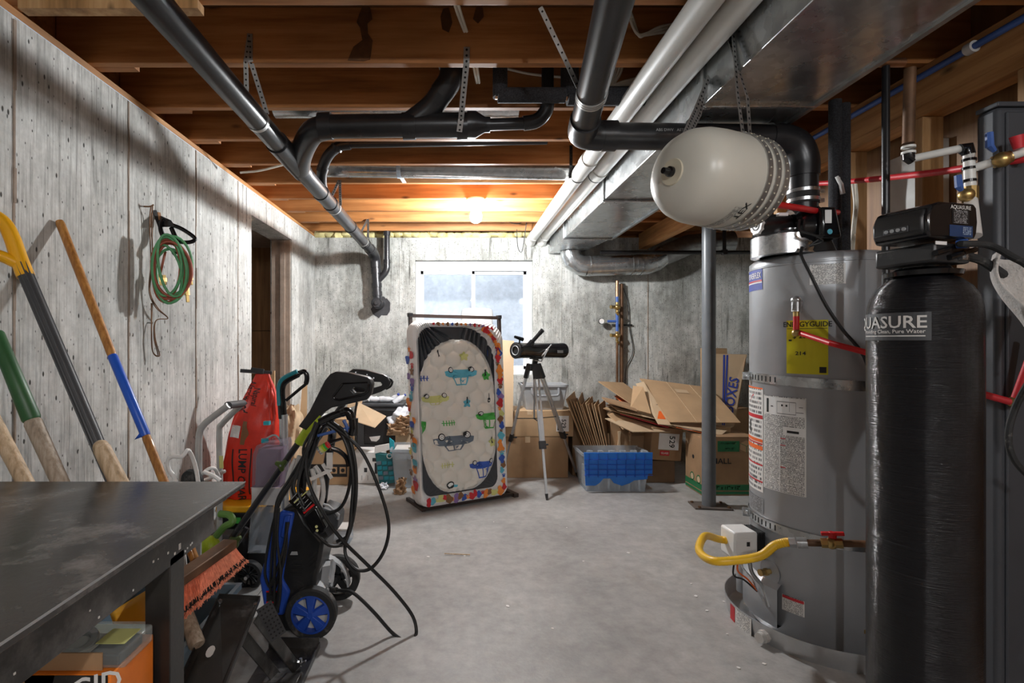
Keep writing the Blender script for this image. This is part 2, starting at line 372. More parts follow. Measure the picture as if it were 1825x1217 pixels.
mb.prism([(-.85+(.10+r.uniform(-.02, .02))*math.cos(a*PI/12)*1.05+.03, YB-.004, 1.69+(.11+r.uniform(-.02, .025))*math.sin(a*PI/12)) for a in range(24)], (0, .008, 0)); mb.build('tar_patch', 'abs_dusty', wb)
struct(MB().box(3.3, 3.5, -2.6, YB, 0, ZS).build('wall_right', 'concrete_back', keep=True))
struct(MB().box(-1.74, 3.5, -2.7, -2.6, 0, ZS).build('wall_rear', 'concrete_rear', keep=True))
cel = struct(MB().box(-3.3, -3.2, 3.0, YB, 0, 2.3).box(-3.3, -1.74, 2.9, 3.0, 0, 2.3).box(-3.3, -1.74, 2.9, YB, 2.3, 2.4).build('wall_cellar', 'concrete_brown', keep=True))
MB().box(-3.2, -1.74, 5.40, 5.45, 0, 1.42).build('panel', 'panelling', cel); MB().box(-3.2, -1.74, 5.40, 5.45, 1.425, 2.3).build('panel', 'panelling', cel)

# floor joists under the deck
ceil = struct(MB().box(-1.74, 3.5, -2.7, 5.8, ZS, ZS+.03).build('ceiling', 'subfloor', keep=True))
for k in range(-5, 10):
    y = 1.745+.406*k; r = random.Random(k+40)
    MB().box(-1.685, 3.3, y, y+.038, ZJ, ZS).xf(MX.Translation((0, r.uniform(-.004, .004), 0))).build('joist', 'joist', ceil, bevel=.003)
for k in range(0, 9):         # short lumber ends on the sill between joists
    y = 1.745+.406*k
    MB().box(-1.69, -1.40+.02*(k % 3), y+.040, y+.076, ZJ+.002, ZS-.002).build('joist_end', 'joist', ceil)
MB().box(-1.74, -1.69, -2.6, 5.6, ZJ, ZS).build('rim_board', 'joist', ceil)
js = [o for o in ceil.children if o.name.startswith('joist') and 'end' not in o.name][6]
for L in ([(648, 8), (660, 14), (664, 34), (655, 42), (656, 60), (664, 72), (660, 106), (648, 109), (620, 108), (630, 84), (646, 72), (642, 50), (636, 40), (642, 22)], [(790, 16), (800, 14), (806, 40), (800, 58), (788, 52), (785, 30)], [(848, 14), (860, 12), (862, 30), (852, 42), (843, 34)]):
    MB().prism([(at(a, b, 2.151).x, 2.1465, at(a, b, 2.151).z) for a, b in L], (0, .004, 0)).build('water_stain', 'stain', ceil)
MB().box(-1.5, -.885, 1.748, 1.792, 2.449, 2.4795).build('blocking', 'stud', ceil)
struct(MB().box(-1.72, -1.552, -2.6, YB, ZW+.006, ZJ).build('trim_1', 'girder', keep=True))      # sill plate
struct(MB().box(-1.73, -1.544, -2.6, YB, ZW, ZW+.006).build('trim_2', 'gasket', keep=True))      # foam gasket
r = random.Random(5); mb = MB()
for i in range(34):
    x = -1.5+i*.095; mb.ball((x, 5.66, 2.49+r.uniform(-.02, .02)), (r.uniform(.06, .09), .08, r.uniform(.045, .06)), 10, 6)
mb.jit(.006).build('insulation', 'foam', wb); wb.children[-1]['kind'] = 'stuff'
MB().box(-1.7, 3.3, 5.70, 5.76, ZW, ZS).build('rim_board', 'joist', ceil)

# stud wall and girder to the right
sw = struct(MB().box(1.98, 2.07, -2.6, 5.57, 2.312, ZJ).build('trim_3', 'girder', keep=True, bevel=.004))
MB().box(1.975, 2.075, -2.6, 3.2, 2.268, 2.310).build('top_plate', 'girder', sw); MB().box(1.98, 2.07, -2.6, 3.2, 0, .04).build('bottom_plate', 'stud', sw)
for y in (1.365, 1.77, 2.175, 2.58, 2.985, 3.16): MB().box(1.98, 2.07, y, y+.038, .04, 2.267).build('stud', 'stud', sw, bevel=.003)
MB().box(2.16, 2.18, -2.6, 3.2, 0, ZS).build('sheathing', 'panelling', sw); MB().box(2.13, 2.155, 2.24, 2.54, .9, 2.2).build('drywall', 'drywall', sw)

# window with its well
wn = struct(MB().box(-.452, .83, 5.64, 5.73, 2.09, 2.196).box(-.452, .83, 5.64, 5.73, .944, 1.0).box(-.452, -.40, 5.64, 5.73, 1.0, 2.09).box(.775, .83, 5.64, 5.73, 1.0, 2.09).build('window_1', 'vinyl', keep=True, bevel=.004))
for nm, x0, x1, y0 in (('sash', -.40, .20, 5.66), ('sash', .17, .775, 5.69)):
    q = MB(); q.box(x0, x0+.035, y0, y0+.028, 1.0, 2.09); q.box(x1-.035, x1, y0, y0+.028, 1.0, 2.09); q.box(x0, x1, y0, y0+.028, 2.05, 2.09); q.box(x0, x1, y0, y0+.028, 1.0, 1.04)
    o = q.build(nm, 'vinyl', wn, bevel=.003); MB().box(x0+.03, x1-.03, y0+.012, y0+.016, 1.035, 2.055).build('pane', 'glass', o)
struct(MB().box(-1.3, 1.7, 5.77, 7.1, .70, .84).box(-1.3, 1.7, 6.75, 6.9, .84, 2.7).box(-1.3, -1.15, 5.77, 6.75, .84, 2.7).box(1.55, 1.7, 5.77, 6.75, .84, 2.7).build('wall_well', 'well', keep=True))

# ================================================================ LAMPS
def lamp(x, y, zj, mt, label, pull=True):
    t = thing('ceiling_lamp', label, 'lamp', (x, y, zj))
    MB().lathe([(0, 0), (.074, 0), (.076, -.014), (.066, -.030), (.034, -.038), (.022, -.06), (0, -.06)], (x, y, zj), n=24).build('socket', 'white', t)
    MB().lathe([(0, -.052), (.014, -.054), (.018, -.07), (.040, -.105), (.050, -.145), (.040, -.182), (.02, -.196), (0, -.200)], (x, y, zj), n=24).build('bulb', mt, t)
    return t
lamp(.157, 4.20, ZJ, 'lamp_on', 'bare lit bulb in a white porcelain socket under the joists near the back wall')
lamp(.40, -1.40, ZJ, 'rear_on', 'bare lit bulb behind the photographer, in the middle of the ceiling')
lamp(1.66, -1.60, ZJ, 'rear_on', 'bare lit bulb behind the photographer, towards the furnace side')

# ================================================================ CEILING SERVICES
def ribbon(pts, wd, nrm=None, th=.0012):            # strap along a polyline
    mb = MB(); P = [V(p) for p in pts]
    for a, b in zip(P, P[1:]): mb.bar(a, b, wd, th, up=nrm or (0, 1, .01))
    return mb
def holes(pts, step, r, th=.003, nrm=(0, 1, .01)):
    mb = MB(); P = [V(p) for p in pts]; acc = step*.5
    for a, b in zip(P, P[1:]):
        d = (b-a); L = d.length; d.normalize(); sd = d.cross(V(nrm)); sd.normalize(); n = sd.cross(d)
        while acc < L: mb.cyl(a+d*acc-n*th/2, a+d*acc+n*th/2, r, n=6); acc += step
        acc -= L
    return mb
def pstrap(parent, pts, wd=.02, step=.022, nrm=None, mt='strap', name='strap'):
    o = ribbon(pts, wd, nrm).build(name, mt, parent); holes(pts, step, wd*.2, .004, nrm or (0, 1, .01)).build('strap_hole', 'hole', o)['kind'] = 'stuff'
    return o
def hring(c, ax, r, n=20):                           # points of a circle
    u, v = frame(ax); c = V(c); return [c+(u*math.cos(2*PI*k/n)+v*math.sin(2*PI*k/n))*r for k in range(n+1)]
def band(parent, c, ax, r, wd, mt='strap', th=.002, name='band'):
    return MB().lathe([(r, -wd/2), (r+th, -wd/2), (r+th, wd/2), (r, wd/2)], c, ax, 28).build(name, mt, parent)

dp = thing('drain_pipe', 'black plastic drain line running the length of the left ceiling with branches', 'pipe', (-.88, 2.8, 2.29))
zd = lambda y: 2.318-.0138*y
MB().tube([(-.88, .5, zd(.5)), (-.88, 2.62, zd(2.62))], .049, 24).build('pipe', 'abs', dp)
MB().tube([(-.88, 2.86, zd(2.86)), (-.88, 5.22, zd(5.22))], .049, 24).build('pipe', 'abs', dp)
MB().cyl((-.88, 2.50, zd(2.5)), (-.88, 2.92, zd(2.92)), .056, n=24).tube(sm([(-.88, 2.86, zd(2.86)), (-.83, 2.72, 2.295), (-.77, 2.60, 2.315), (-.70, 2.50, 2.335), (-.62, 2.462, 2.342)], 5), .058, 20).build('wye', 'abs', dp)
MB().cyl((-.64, 2.46, 2.342), (-.20, 2.46, 2.348), .055, n=24).build('pipe', 'abs', dp)
for a, b in ((-.66, -.60), (-.26, -.20), (.0, .05)): MB().cyl((a, 2.46, 2.343), (b, 2.46, 2.345), .063, n=24).build('coupling', 'abs', dp)
MB().cyl((-.22, 2.46, 2.347), (.08, 2.46, 2.349), .059, n=24).tube(sm([(-.22, 2.46, 2.36), (-.12, 2.44, 2.43), (-.06, 2.40, 2.49)], 4), .054, 18).build('wye', 'abs', dp)
MB().tube(sm([(-.075, 2.41, 2.475), (-.03, 2.385, 2.53), (-.02, 2.37, 2.60), (-.02, 2.37, 2.714)], 5), .056, 20).build('stack_pipe', 'abs', dp)
band(dp, (-.02, 2.37, 2.60), (0, 0, 1), .055, .045, 'abs', .008, 'coupling')
MB().lathe([(.0, 0), (.062, 0), (.062, .04), (.036, .085), (.036, .11), (0, .11)], (.05, 2.46, 2.352), (1, 0, 0), 22).build('reducer', 'abs', dp)
MB().tube([(.14, 2.46, 2.352), (.34, 2.46, 2.358)], .028, 16).build('branch_pipe', 'abs', dp)
MB().tube(sm([(.32, 2.46, 2.358), (.385, 2.455, 2.37), (.425, 2.44, 2.41), (.43, 2.42, 2.46)], 5), .034, 16).build('elbow', 'abs', dp)
MB().tube([(.43, 2.42, 2.44), (.43, 2.42, 2.714)], .029, 16).build('riser', 'abs', dp)
MB().tube(sm([(-.88, 3.44, zd(3.44)), (-.875, 3.32, 2.33), (-.85, 3.24, 2.40), (-.80, 3.19, 2.47), (-.73, 3.172, 2.52), (-.66, 3.17, 2.532)], 5), .033, 16).build('small_wye', 'abs', dp)
MB().cyl((-.68, 3.17, 2.532), (.56, 3.17, 2.556), .025, n=16).build('small_branch', 'abs', dp)
for p in ((-.85, 3.24, 2.40), (-.745, 3.175, 2.512)): band(dp, p, (.3, -.3, .6), .03, .03, 'abs', .007, 'coupling')
for y in (3.30, 3.55, 4.22, 4.9): MB().cyl((-.88, y, zd(y)), (-.88, y+.045, zd(y+.045)), .0535, n=24).build('coupling', 'abs', dp)
MB().tube(sm([(-.88, 5.16, zd(5.16)), (-.878, 5.34, 2.238), (-.868, 5.43, 2.19), (-.862, 5.445, 2.10)], 6), .055, 22).build('elbow', 'abs', dp)
MB().cyl((-.862, 5.445, 2.11), (-.842, 5.445, 1.72), .048, n=22).build('downpipe', 'abs', dp)
for a in (2.08, 1.93, 1.84): MB().cyl((-.861+.05*(2.1-a), 5.445, a), (-.859+.05*(2.1-a), 5.445, a-.045), .055, n=22).build('coupling', 'abs', dp)
MB().cyl((-.842, 5.569, 1.715), (-.842, 5.37, 1.715), .056, n=22).build('cleanout', 'abs', dp)
MB().lathe([(.0, 0), (.05, 0), (.05, .012), (.024, .014), (.022, .032), (0, .032)], (-.842, 5.372, 1.715), (0, -1, 0), 6).build('cleanout_plug', 'abs_dusty', dp)
MB().cyl((-.742, 5.445, 2.714), (-.742, 5.445, 2.12), .030, n=16).build('vent_riser', 'abs', dp)
MB().tube(sm([(-.742, 5.445, 2.14), (-.745, 5.445, 2.08), (-.77, 5.445, 2.03), (-.845, 5.445, 1.95)], 5), .034, 16).build('vent_wye', 'abs', dp)
for z in (2.16, 2.46): MB().cyl((-.742, 5.445, z-.02), (-.742, 5.445, z+.02), .037, n=16).build('coupling', 'abs', dp)

hs = thing('pipe_hanger', 'perforated steel strap holding up the black drain line nearest the camera', 'hanger', (-.88, 2.24, 2.4), 'pipe hangers')
c = (-.88, 2.26, zd(2.26)); band(hs, c, (0, 1, 0), .0495, .022, 'strap', .002)
pstrap(hs, [(-.866, 2.146, 2.60), (-.866, 2.147, 2.49), (-.835, 2.255, 2.31)]); pstrap(hs, [(-.868, 2.1445, 2.60), (-.885, 2.146, 2.48), (-.925, 2.255, 2.31)])
for i, (y, yj, lb) in enumerate(((3.66, 3.772, 'looped perforated strap on the black drain line under the middle joists'), (4.80, 4.98, 'clear looped strap on the black drain line closest to the back wall'))):
    h = thing('pipe_hanger', lb, 'hanger', (-.88, y, 2.4), 'pipe hangers')
    band(h, (-.88, y, zd(y)), (0, 1, 0), .0495, .02, 'strap', .002)
    pstrap(h, [(-.862, yj, 2.50), (-.832, y, 2.28)]); pstrap(h, [(-.866, yj, 2.50), (-.926, y, 2.28)])
h = thing('pipe_hanger', 'straight perforated steel strap hanging from a joist over the black branch pipe', 'hanger', (.03, 2.3, 2.4), 'pipe hangers')
pstrap(h, [(.042, 2.146, 2.545), (.041, 2.147, 2.482), (.020, 2.394, 2.35), (.012, 2.392, 2.29)], .026, .024)

vp = thing('vent_pipe', 'fat black plastic exhaust pipe elbowing over to the water heater blower', 'pipe', (1.0, 2.22, 2.2))
MB().tube([(.37, .8, 2.345), (.535, 2.16, 2.214)], .056, 28).build('pipe', 'abs', vp)
MB().tube(sm([(.527, 2.09, 2.22), (.533, 2.155, 2.214), (.548, 2.205, 2.208), (.60, 2.222, 2.204), (.66, 2.222, 2.202)], 6), .063, 24).build('elbow', 'abs', vp)
MB().cyl((.62, 2.222, 2.202), (1.40, 2.235, 2.198), .056, n=28).build('pipe', 'abs', vp)
MB().cyl((.63, 2.222, 2.202), (.69, 2.222, 2.202), .064, n=28).build('coupling', 'abs', vp)
MB().tube(sm([(1.36, 2.235, 2.198), (1.42, 2.237, 2.195), (1.485, 2.24, 2.168), (1.515, 2.242, 2.105), (1.517, 2.242, 2.03)], 7), .063, 28).build('elbow', 'abs', vp)
MB().cyl((1.517, 2.242, 2.05), (1.517, 2.242, 1.86), .057, n=28).build('pipe', 'abs', vp)
MB().cyl((1.517, 2.242, 1.975), (1.517, 2.242, 1.91), .061, n=28).build('boot', 'rubber', vp)
for z in (1.965, 1.925):
    o = band(vp, (1.517, 2.242, z), (0, 0, 1), .0612, .014, 'steel', .0022, 'hose_clamp'); MB().box(1.575, 1.60, 2.225, 2.245, z-.008, z+.008).build('clamp_screw', 'steel', o)
lettering('ABS DWV   ASTM F628   4 IN', .017, 'strap', vp, (.95, 2.165, 2.205), (1, .01, 0), (0, .1, 1))
h = thing('pipe_hanger', 'thin steel strap slanting from the first joist to the fat black exhaust pipe', 'hanger', (.4, 1.85, 2.4), 'pipe hangers')
pa = V((.506, 1.92, 2.237)); ax = V((.165, 1.36, -.131))
for k in (-.014, 0, .014): band(h, pa+ax.normalized()*k, ax, .0565, .011, 'strap', .002)
pstrap(h, [(.292, 1.79, 2.479), (.455, 1.915, 2.262)], .018, .03)

for i, (x, z, lb) in enumerate(((.811, 2.42, 'long white plastic air pipe along the ceiling, left one of two'), (.931, 2.421, 'long white plastic air pipe along the ceiling, tucked against the metal duct'))):
    t = thing('air_pipe', lb, 'pipe', (x, 3, z), 'white air pipes')
    MB().cyl((x, .3, z), (x, 5.40, z), .0495, n=28).build('pipe', 'pvc_white', t)
    MB().tube(sm([(x, 5.36, z), (x, 5.48, z), (x-.01, 5.53, z-.02), (x-.01, 5.569, z-.03)], 5), .055, 24).build('elbow', 'pvc_white', t)
    MB().cyl((x, 3.1+.2*i, z), (x, 3.2+.2*i, z), .055, n=28).build('coupling', 'pvc_white', t)
    band(t, (x, 3.42, z), (0, 1, 0), .0497, .008, 'black_plastic', .003, 'wire_loop')
h = thing('pipe_hanger', 'black perforated hanger strip beside the white air pipes', 'hanger', (.7, 3.4, 2.4), 'pipe hangers')
pstrap(h, [(.752, 3.365, 2.60), (.752, 3.366, 2.47), (.757, 3.42, 2.40)], .02, .02, mt='black_plastic')

dt = thing('duct', 'large rectangular galvanised supply duct running to the back wall', 'duct', (1.21, 3, 2.26))
MB().box(.992, 1.43, .2, 2.05, 2.26, 2.478).build('duct_section', 'galv', dt, bevel=.003); MB().box(.995, 1.427, 2.06, 3.44, 2.263, 2.478).build('duct_section', 'galv', dt, bevel=.003)
MB().box(.995, 1.427, 3.45, 4.72, 2.263, 2.478).build('duct_section', 'galv', dt, bevel=.003)
MB().hexa([(.995,4.73,2.263),(1.427,4.73,2.263),(1.34,5.56,2.263),(.995,5.56,2.263),(.995,4.73,2.478),(1.427,4.73,2.478),(1.34,5.56,2.478),(.995,5.56,2.478)]).build('duct_section', 'galv', dt)
for y in (2.055, 3.445, 4.725):
    MB().box(.983, 1.44, y-.010, y+.010, 2.248, 2.2625).box(.983, .9945, y-.010, y+.010, 2.25, 2.44).build('seam', 'galv', dt, bevel=.003)
for y in (2.055, 3.445): MB().box(.9945, 1.02, y-.012, y+.012, 2.246, 2.250).build('seam_clip', 'steel', dt)
MB().box(1.425, 1.445, .2, 4.7, 2.25, 2.275).build('corner_angle', 'galv_dark', dt)
rd = thing('round_duct', 'round galvanised duct with segmented elbow below the end of the large duct', 'duct', (1.6, 5.4, 2.0))
MB().tube([(1.20, 5.40, 2.26), (1.20, 5.40, 2.225), (1.225, 5.40, 2.165), (1.29, 5.40, 2.12), (1.37, 5.40, 2.105)], .107, 28).build('elbow', 'galv', rd, smooth=20)
MB().cyl((1.36, 5.40, 2.105), (1.90, 5.40, 2.12), .105, n=28).build('pipe', 'galv', rd)
MB().tube([(1.88, 5.40, 2.12), (2.0, 5.40, 2.125), (2.10, 5.40, 2.16), (2.18, 5.40, 2.22)], .108, 28).build('elbow', 'galv', rd, smooth=20)
for x in (1.40, 1.84, 1.94): band(rd, (x, 5.40, 2.106+.022*(x-1.37)), (1, 0, .02), .106, .012, 'galv', .004, 'bead')
MB().tube([(2.17, 5.40, 2.21), (2.45, 5.40, 2.33), (2.9, 5.38, 2.36)], .108, 24).build('flex_pipe', 'galv_dark', rd)
gp = tag(MB().tube([(1.46, 5.20, 2.215), (3.28, 5.20, 2.215)], .02, 12).cyl((2.72, 5.2, 2.215), (2.72, 5.2, 2.47), .018).cyl((2.72, 5.2, 2.19), (2.72, 5.2, 2.24), .032).build('gas_pipe', 'abs', None), 'black iron pipe crossing under the beam at the back right', 'pipe')

t = thing('bay_duct', 'round metal duct lying between joists above the bulb side', 'duct', (0, 3.57, 2.5), 'ducts in joist bays')
MB().cyl((-.93, 3.57, 2.535), (.80, 3.57, 2.512), .075, n=26).build('pipe', 'galv', t); MB().ball((.80, 3.57, 2.512), (.06, .075, .075), 20, 12).build('end_cap', 'galv', t)
MB().lathe([(.0765, -.014), (.078, -.014), (.078, .014), (.0765, .014)], (-.40, 3.57, 2.528), (1, 0, -.013), 28).build('strap', 'gasket', t)
MB().bar((-.40, 3.52, 2.468), (-.385, 3.77, 2.479), .028, .002).build('strap', 'gasket', t)
t = thing('bay_duct', 'round metal duct with foil end in the joist bay behind the fat drain branch', 'duct', (-.3, 2.76, 2.55), 'ducts in joist bays')
MB().cyl((-.98, 2.76, 2.60), (-.05, 2.76, 2.60), .082, n=24).build('pipe', 'galv', t); MB().tube([(-.06+.03*i, 2.76, 2.60) for i in range(14)], [.085+.006*(i % 2) for i in range(14)], 24).build('foil_sleeve', 'foil', t)

def insul(label, x0, x1, y, z, r, zt, text=None):
    t = thing('insulated_pipe', label, 'pipe', (x0, y, z), 'foam sleeved pipes between joists')
    MB().cyl((x0, y, zt), (x0, y, z-.01), r, n=18).build('upright_sleeve', 'pipe_foam', t); MB().cyl((x0-.01, y, z), (x1, y, z), r, n=18).build('level_sleeve', 'pipe_foam', t)
    MB().lathe([(0, 0), (r*.5, 0), (r*.5, -.01), (0, -.01)], (x0-.012, y, z), (1, 0, 0), 12).build('pipe_end', 'copper', t)
    if text: lettering(text, .035, 'strap', t, (x0+.33, y-r*.98-.001, z+.008), (1, 0, 0), (0, .15, 1))
insul('black foam sleeved pipe turning down between joists, left of the thin riser', .20, .50, 2.36, 2.445, .034, 2.714)
insul('black foam sleeved pipe with stencilled numbers behind the fat exhaust pipe', .53, .97, 2.40, 2.46, .042, 2.714, '84   25/')

def cable(label, strands, r=.0045, mt='cable', name='cable_bundle', grp='house cables under the floor'):
    t = thing(name, label, 'cable', V(strands[0][0]), grp)
    for s_ in strands: MB().tube(sm(s_, 5), r, 7).build('strand', mt, t)
    return t
cable('bundle of pale cables drooping beside the fat exhaust pipe on the first deep joist', [[at(1100+3*i, -6, 1.78), at(1118+3*i, 22, 2.12), at(1134+2*i, 58+2*i, 2.13), at(1150, 60+i, 2.13), at(1175, 48+5*i, 2.13), at(1205, 42+6*i, 2.14), at(1240, 40+6*i, 2.14)] for i in range(3)], .006)
cable('bundle of pale cables folded in the second joist bay by the white pipes', [[at(1097+5*i, 105, 2.38), at(1091+5*i, 130, 2.40), at(1084+4*i, 148, 2.40), at(1092+4*i, 152, 2.40), at(1110, 145+3*i, 2.40), at(1140, 138+4*i, 2.40)] for i in range(4)], .006)
cable('pair of pale cables dipping into a hole of the first deep joist', [[at(806+6*i, -8, 1.80), at(816+6*i, 25, 2.05), at(828+4*i, 56, 2.149)] for i in range(2)], .006)
cable('two pale cable ends showing below the first deep joist', [[at(843+6*i, 112, 2.25), at(847+5*i, 132, 2.30), at(850+4*i, 147, 2.40)] for i in range(2)], .006)
cable('single white cable stapled across the joist bay beside the drain line', [[at(428, 307, 3.35), at(460, 304, 3.36), at(490, 297, 3.36), at(505, 293, 3.36)]], .007)
cable('single pale cable crossing behind the thin riser', [[at(898, 121, 2.53), at(950, 132, 2.54), at(1015, 138, 2.545)]], .006)
cable('thin black wire dangling in front of the white pipe ends', [[at(905, 395, 5.2), at(925, 398, 5.2), at(940, 385, 5.2), at(944, 372, 5.2)], [at(941, 375, 5.2), at(935, 420, 5.25), at(930, 448, 5.3), at(923, 440, 5.3), at(921, 408, 5.3)]], .004, 'black_cable', 'wire', None)

# ---- expansion tank hung from the duct
TC = V((.890, 1.75, 1.862)); TA = V((.915, .403, 0)).normalized()          # axis, valve end towards the camera's left
et = thing('expansion_tank', 'cream steel expansion tank hung in straps below the duct', 'tank', tuple(TC-V((0, 0, .16))))
R_ = .158
MB().lathe([(0, -.205), (.05, -.203), (.095, -.194), (.125, -.175), (.145, -.142), (.155, -.10), (R_, -.05), (R_, .08), (.155, .13), (.143, .165), (.115, .195), (.06, .213), (0, .216)], TC, TA, 48).build('body', 'tank_cream', et, smooth=60)
MB().lathe([(0, -.210), (.042, -.209), (.044, -.200), (0, -.195)], TC, TA, 28).build('valve_pad', 'tank_pad', et)
MB().lathe([(0, -.245), (.010, -.245), (.012, -.222), (.017, -.220), (.017, -.208), (0, -.208)], TC, TA, 16).build('valve_cap', 'gloss_black', et)
for a, rr in ((.045, R_+.001), (.085, R_+.001), (.128, .1565)):
    o = MB().lathe([(rr, -.012), (rr+.003, -.012), (rr+.002, .012), (rr-.001, .012)], TC+TA*a, TA, 48).build('strap_band', 'strap', et)
    mb = MB(); u, v = frame(TA)
    for k in range(40):
        d = u*math.cos(2*PI*k/40)+v*math.sin(2*PI*k/40); mb.cyl(TC+TA*a+d*(rr-.002), TC+TA*a+d*(rr+.0042), .0026, n=6)
    mb.build('strap_hole', 'tank_pad', o)['kind'] = 'stuff'
def tank_wrap(a0, phi0):
    side = V((TA.y, -TA.x, 0))          # horizontal direction facing the camera
    def f(x, y):                         # x runs round the tank, y along the axis
        phi = phi0+x/R_; d = side*math.cos(phi)+V((0, 0, 1))*math.sin(phi); return TC+TA*(a0+y)+d*(R_+.0012)
    return f
lettering('TEX', .034, 'ink', et, (0,0,0), wrap=tank_wrap(.0, -.95), name='lettering', sx=1.1)
fw = tank_wrap(-.028, -1.35); MB().grid(lambda a, b: fw((a-.5)*.16, (b-.5)*.03), 16, 1, uv=True).build('label', 'print_tank', et, smooth=0)
for p in ([(.79, 1.79, 2.02), (.90, 1.93, 2.18), (.982, 1.99, 2.34)], [(.81, 1.81, 2.02), (.925, 1.945, 2.18), (.984, 2.02, 2.34)],
          [(.945, 1.69, 2.0), (.955, 1.74, 2.15), (.982, 1.82, 2.42)], [(1.01, 1.76, 2.0), (1.0, 1.76, 2.15), (.984, 1.86, 2.42)]):
    pstrap(et, p, .022, .022, nrm=(.55, -.8, .1), name='hanger_strap')

# ================================================================ WATER HEATER AND DRAIN PAN
HX, HY, HR, HT = 1.685, 2.384, .28, 1.69
def cyl_hit(px, cx, cy, r):           # angle on a vertical cylinder seen at photo column px, and its depth
    k = (px-814)/912; d = V((k, 1)).normalized(); c = V((cx, cy)); b = d.dot(c); q = b*b-c.dot(c)+r*r
    t = b-math.sqrt(max(q, 0)); p = d*t; return math.atan2(p.y-cy, p.x-cx), p.y
def cyl_patch(name, mt, parent, cx, cy, r, px0, px1, py0, py1, off=.0012, n=10, uv=True):
    a0, y0 = cyl_hit(px0, cx, cy, r); a1, y1 = cyl_hit(px1, cx, cy, r)
    if a0 < 0: a0 += 2*PI
    if a1 < 0: a1 += 2*PI
    ym = (y0+y1)/2; zt = H0-(py0-608)*ym/912; zb = H0-(py1-608)*ym/912; R2 = r+off
    o = MB().grid(lambda u, v: (cx+R2*math.cos(a0+(a1-a0)*u), cy+R2*math.sin(a0+(a1-a0)*u), zb+(zt-zb)*v), n, 1, uv=uv).build(name, mt, parent, smooth=0)
    def f(x, y, off2=.0008):             # x,y in metres from the patch's lower left corner
        a = a0+x/R2; q = R2+off2; return V((cx+q*math.cos(a), cy+q*math.sin(a), zb+y))
    return o, f, abs(a1-a0)*R2, zt-zb
def rect_on(f, name, mt, parent, x0, x1, y0, y1, off=.0008):
    return MB().grid(lambda u, v: f(x0+(x1-x0)*u, y0+(y1-y0)*v, off), 6, 1).build(name, mt, parent, smooth=0)
def text_on(f, s, size, mt, parent, x, y, align='LEFT', sx=1, name='lettering'):
    return lettering(s, size, mt, parent, (0,0,0), align=align, wrap=lambda a, b: f(x+a, y+b, .0016), sx=sx, name=name)

pan = thing('drain_pan', 'shallow round aluminium drain pan under the grey water heater', 'pan', (HX, HY, 0))
MB().lathe([(0, .001), (.375, .001), (.386, .080), (.390, .080), (.390, .074), (.379, 0)], (HX, HY, 0), n=56).build('tray', 'alu', pan)
a, _ = cyl_hit(1363, HX, HY, .386); d = V((math.cos(a), math.sin(a), 0)); p = V((HX, HY, .034))
MB().cyl(p+d*.375, p+d*.405, .026, n=8).cyl(p+d*.40, p+d*.425, .021, n=18).build('drain_fitting', 'offwhite', pan)
cyl_patch('label', 'print_small', pan, HX, HY, .386, 1312, 1340, 1092, 1130, .004)
o, f, w_, h_ = cyl_patch('label', 'ink_red', pan, HX, HY, .386, 1303, 1311, 1078, 1108, .004)

ht = thing('water_heater', 'tall grey gas water heater strapped in the corner by the black softener tank', 'water heater', (HX, HY, .003))
MB().lathe([(0, .004), (HR-.006, .004), (HR, .012), (HR, HT-.045), (HR+.003, HT-.043), (HR+.003, HT-.038), (HR, HT-.036), (HR, HT-.012), (HR-.014, HT), (0, HT)], (HX, HY, 0), n=72).build('jacket', 'heater_grey', ht, smooth=50)
MB().lathe([(.10, 0), (.135, 0), (.135, .085), (.12, .10), (.0, .10)], (1.475, 2.30, HT), n=32).build('draft_hood', 'steel', ht)
MB().cyl((1.475, 2.30, HT+.099), (1.475, 2.30, HT+.106), .128, n=32).build('hood_cap', 'gloss_black', ht)
# blower
bl = MB().lathe([(0, -.06), (.085, -.06), (.10, -.045), (.10, .045), (.085, .06), (0, .06)], (1.517, 2.245, 1.80), (1, -.15, 0), 28).build('blower_housing', 'gloss_black', ht)
MB().cyl((1.517, 2.242, 1.79), (1.517, 2.242, 1.885), .058, n=24).build('outlet', 'black_plastic', bl)
MB().hexa([(1.50,2.17,1.69),(1.62,2.17,1.69),(1.62,2.34,1.69),(1.50,2.34,1.69),(1.49,2.18,1.80),(1.575,2.18,1.80),(1.575,2.31,1.80),(1.49,2.31,1.80)]).build('blower_base', 'black_plastic', ht, bevel=.008)
mo = MB().lathe([(0, 0), (.042, 0), (.046, .008), (.046, .13), (.035, .15), (0, .15)], (1.315, 2.235, 1.818), (1, .08, .02), 28).build('blower_motor', 'black_plastic', ht)
MB().lathe([(0, -.006), (.040, -.006), (.044, .002), (.044, .012)], (1.312, 2.235, 1.818), (1, .08, .02), 10).build('motor_cap', 'white', mo)
MB().lathe([(.0, -.009), (.011, -.009), (.011, -.004)], (1.312, 2.235, 1.818), (1, .08, .02), 14).lathe([(.020, -.0075), (.025, -.0075), (.025, -.004)], (1.312, 2.235, 1.818), (1, .08, .02), 20).build('motor_ring', 'ink', mo)
MB().box(1.37, 1.41, 2.176, 2.195, 1.845, 1.858).build('label', 'paper', mo)
MB().box(1.525, 1.552, 2.118, 2.120, 1.80, 1.855).build('label', 'paper', bl); MB().cyl((1.545, 2.118, 1.765), (1.545, 2.120, 1.765), .011, n=14).build('sticker', 'c_teal', bl)
MB().hexa([(1.51,2.119,1.74),(1.60,2.119,1.74),(1.60,2.2,1.74),(1.51,2.2,1.74),(1.51,2.12,1.87),(1.575,2.12,1.87),(1.575,2.2,1.87),(1.51,2.2,1.87)]).build('blower_volute', 'gloss_black', bl, bevel=.012)
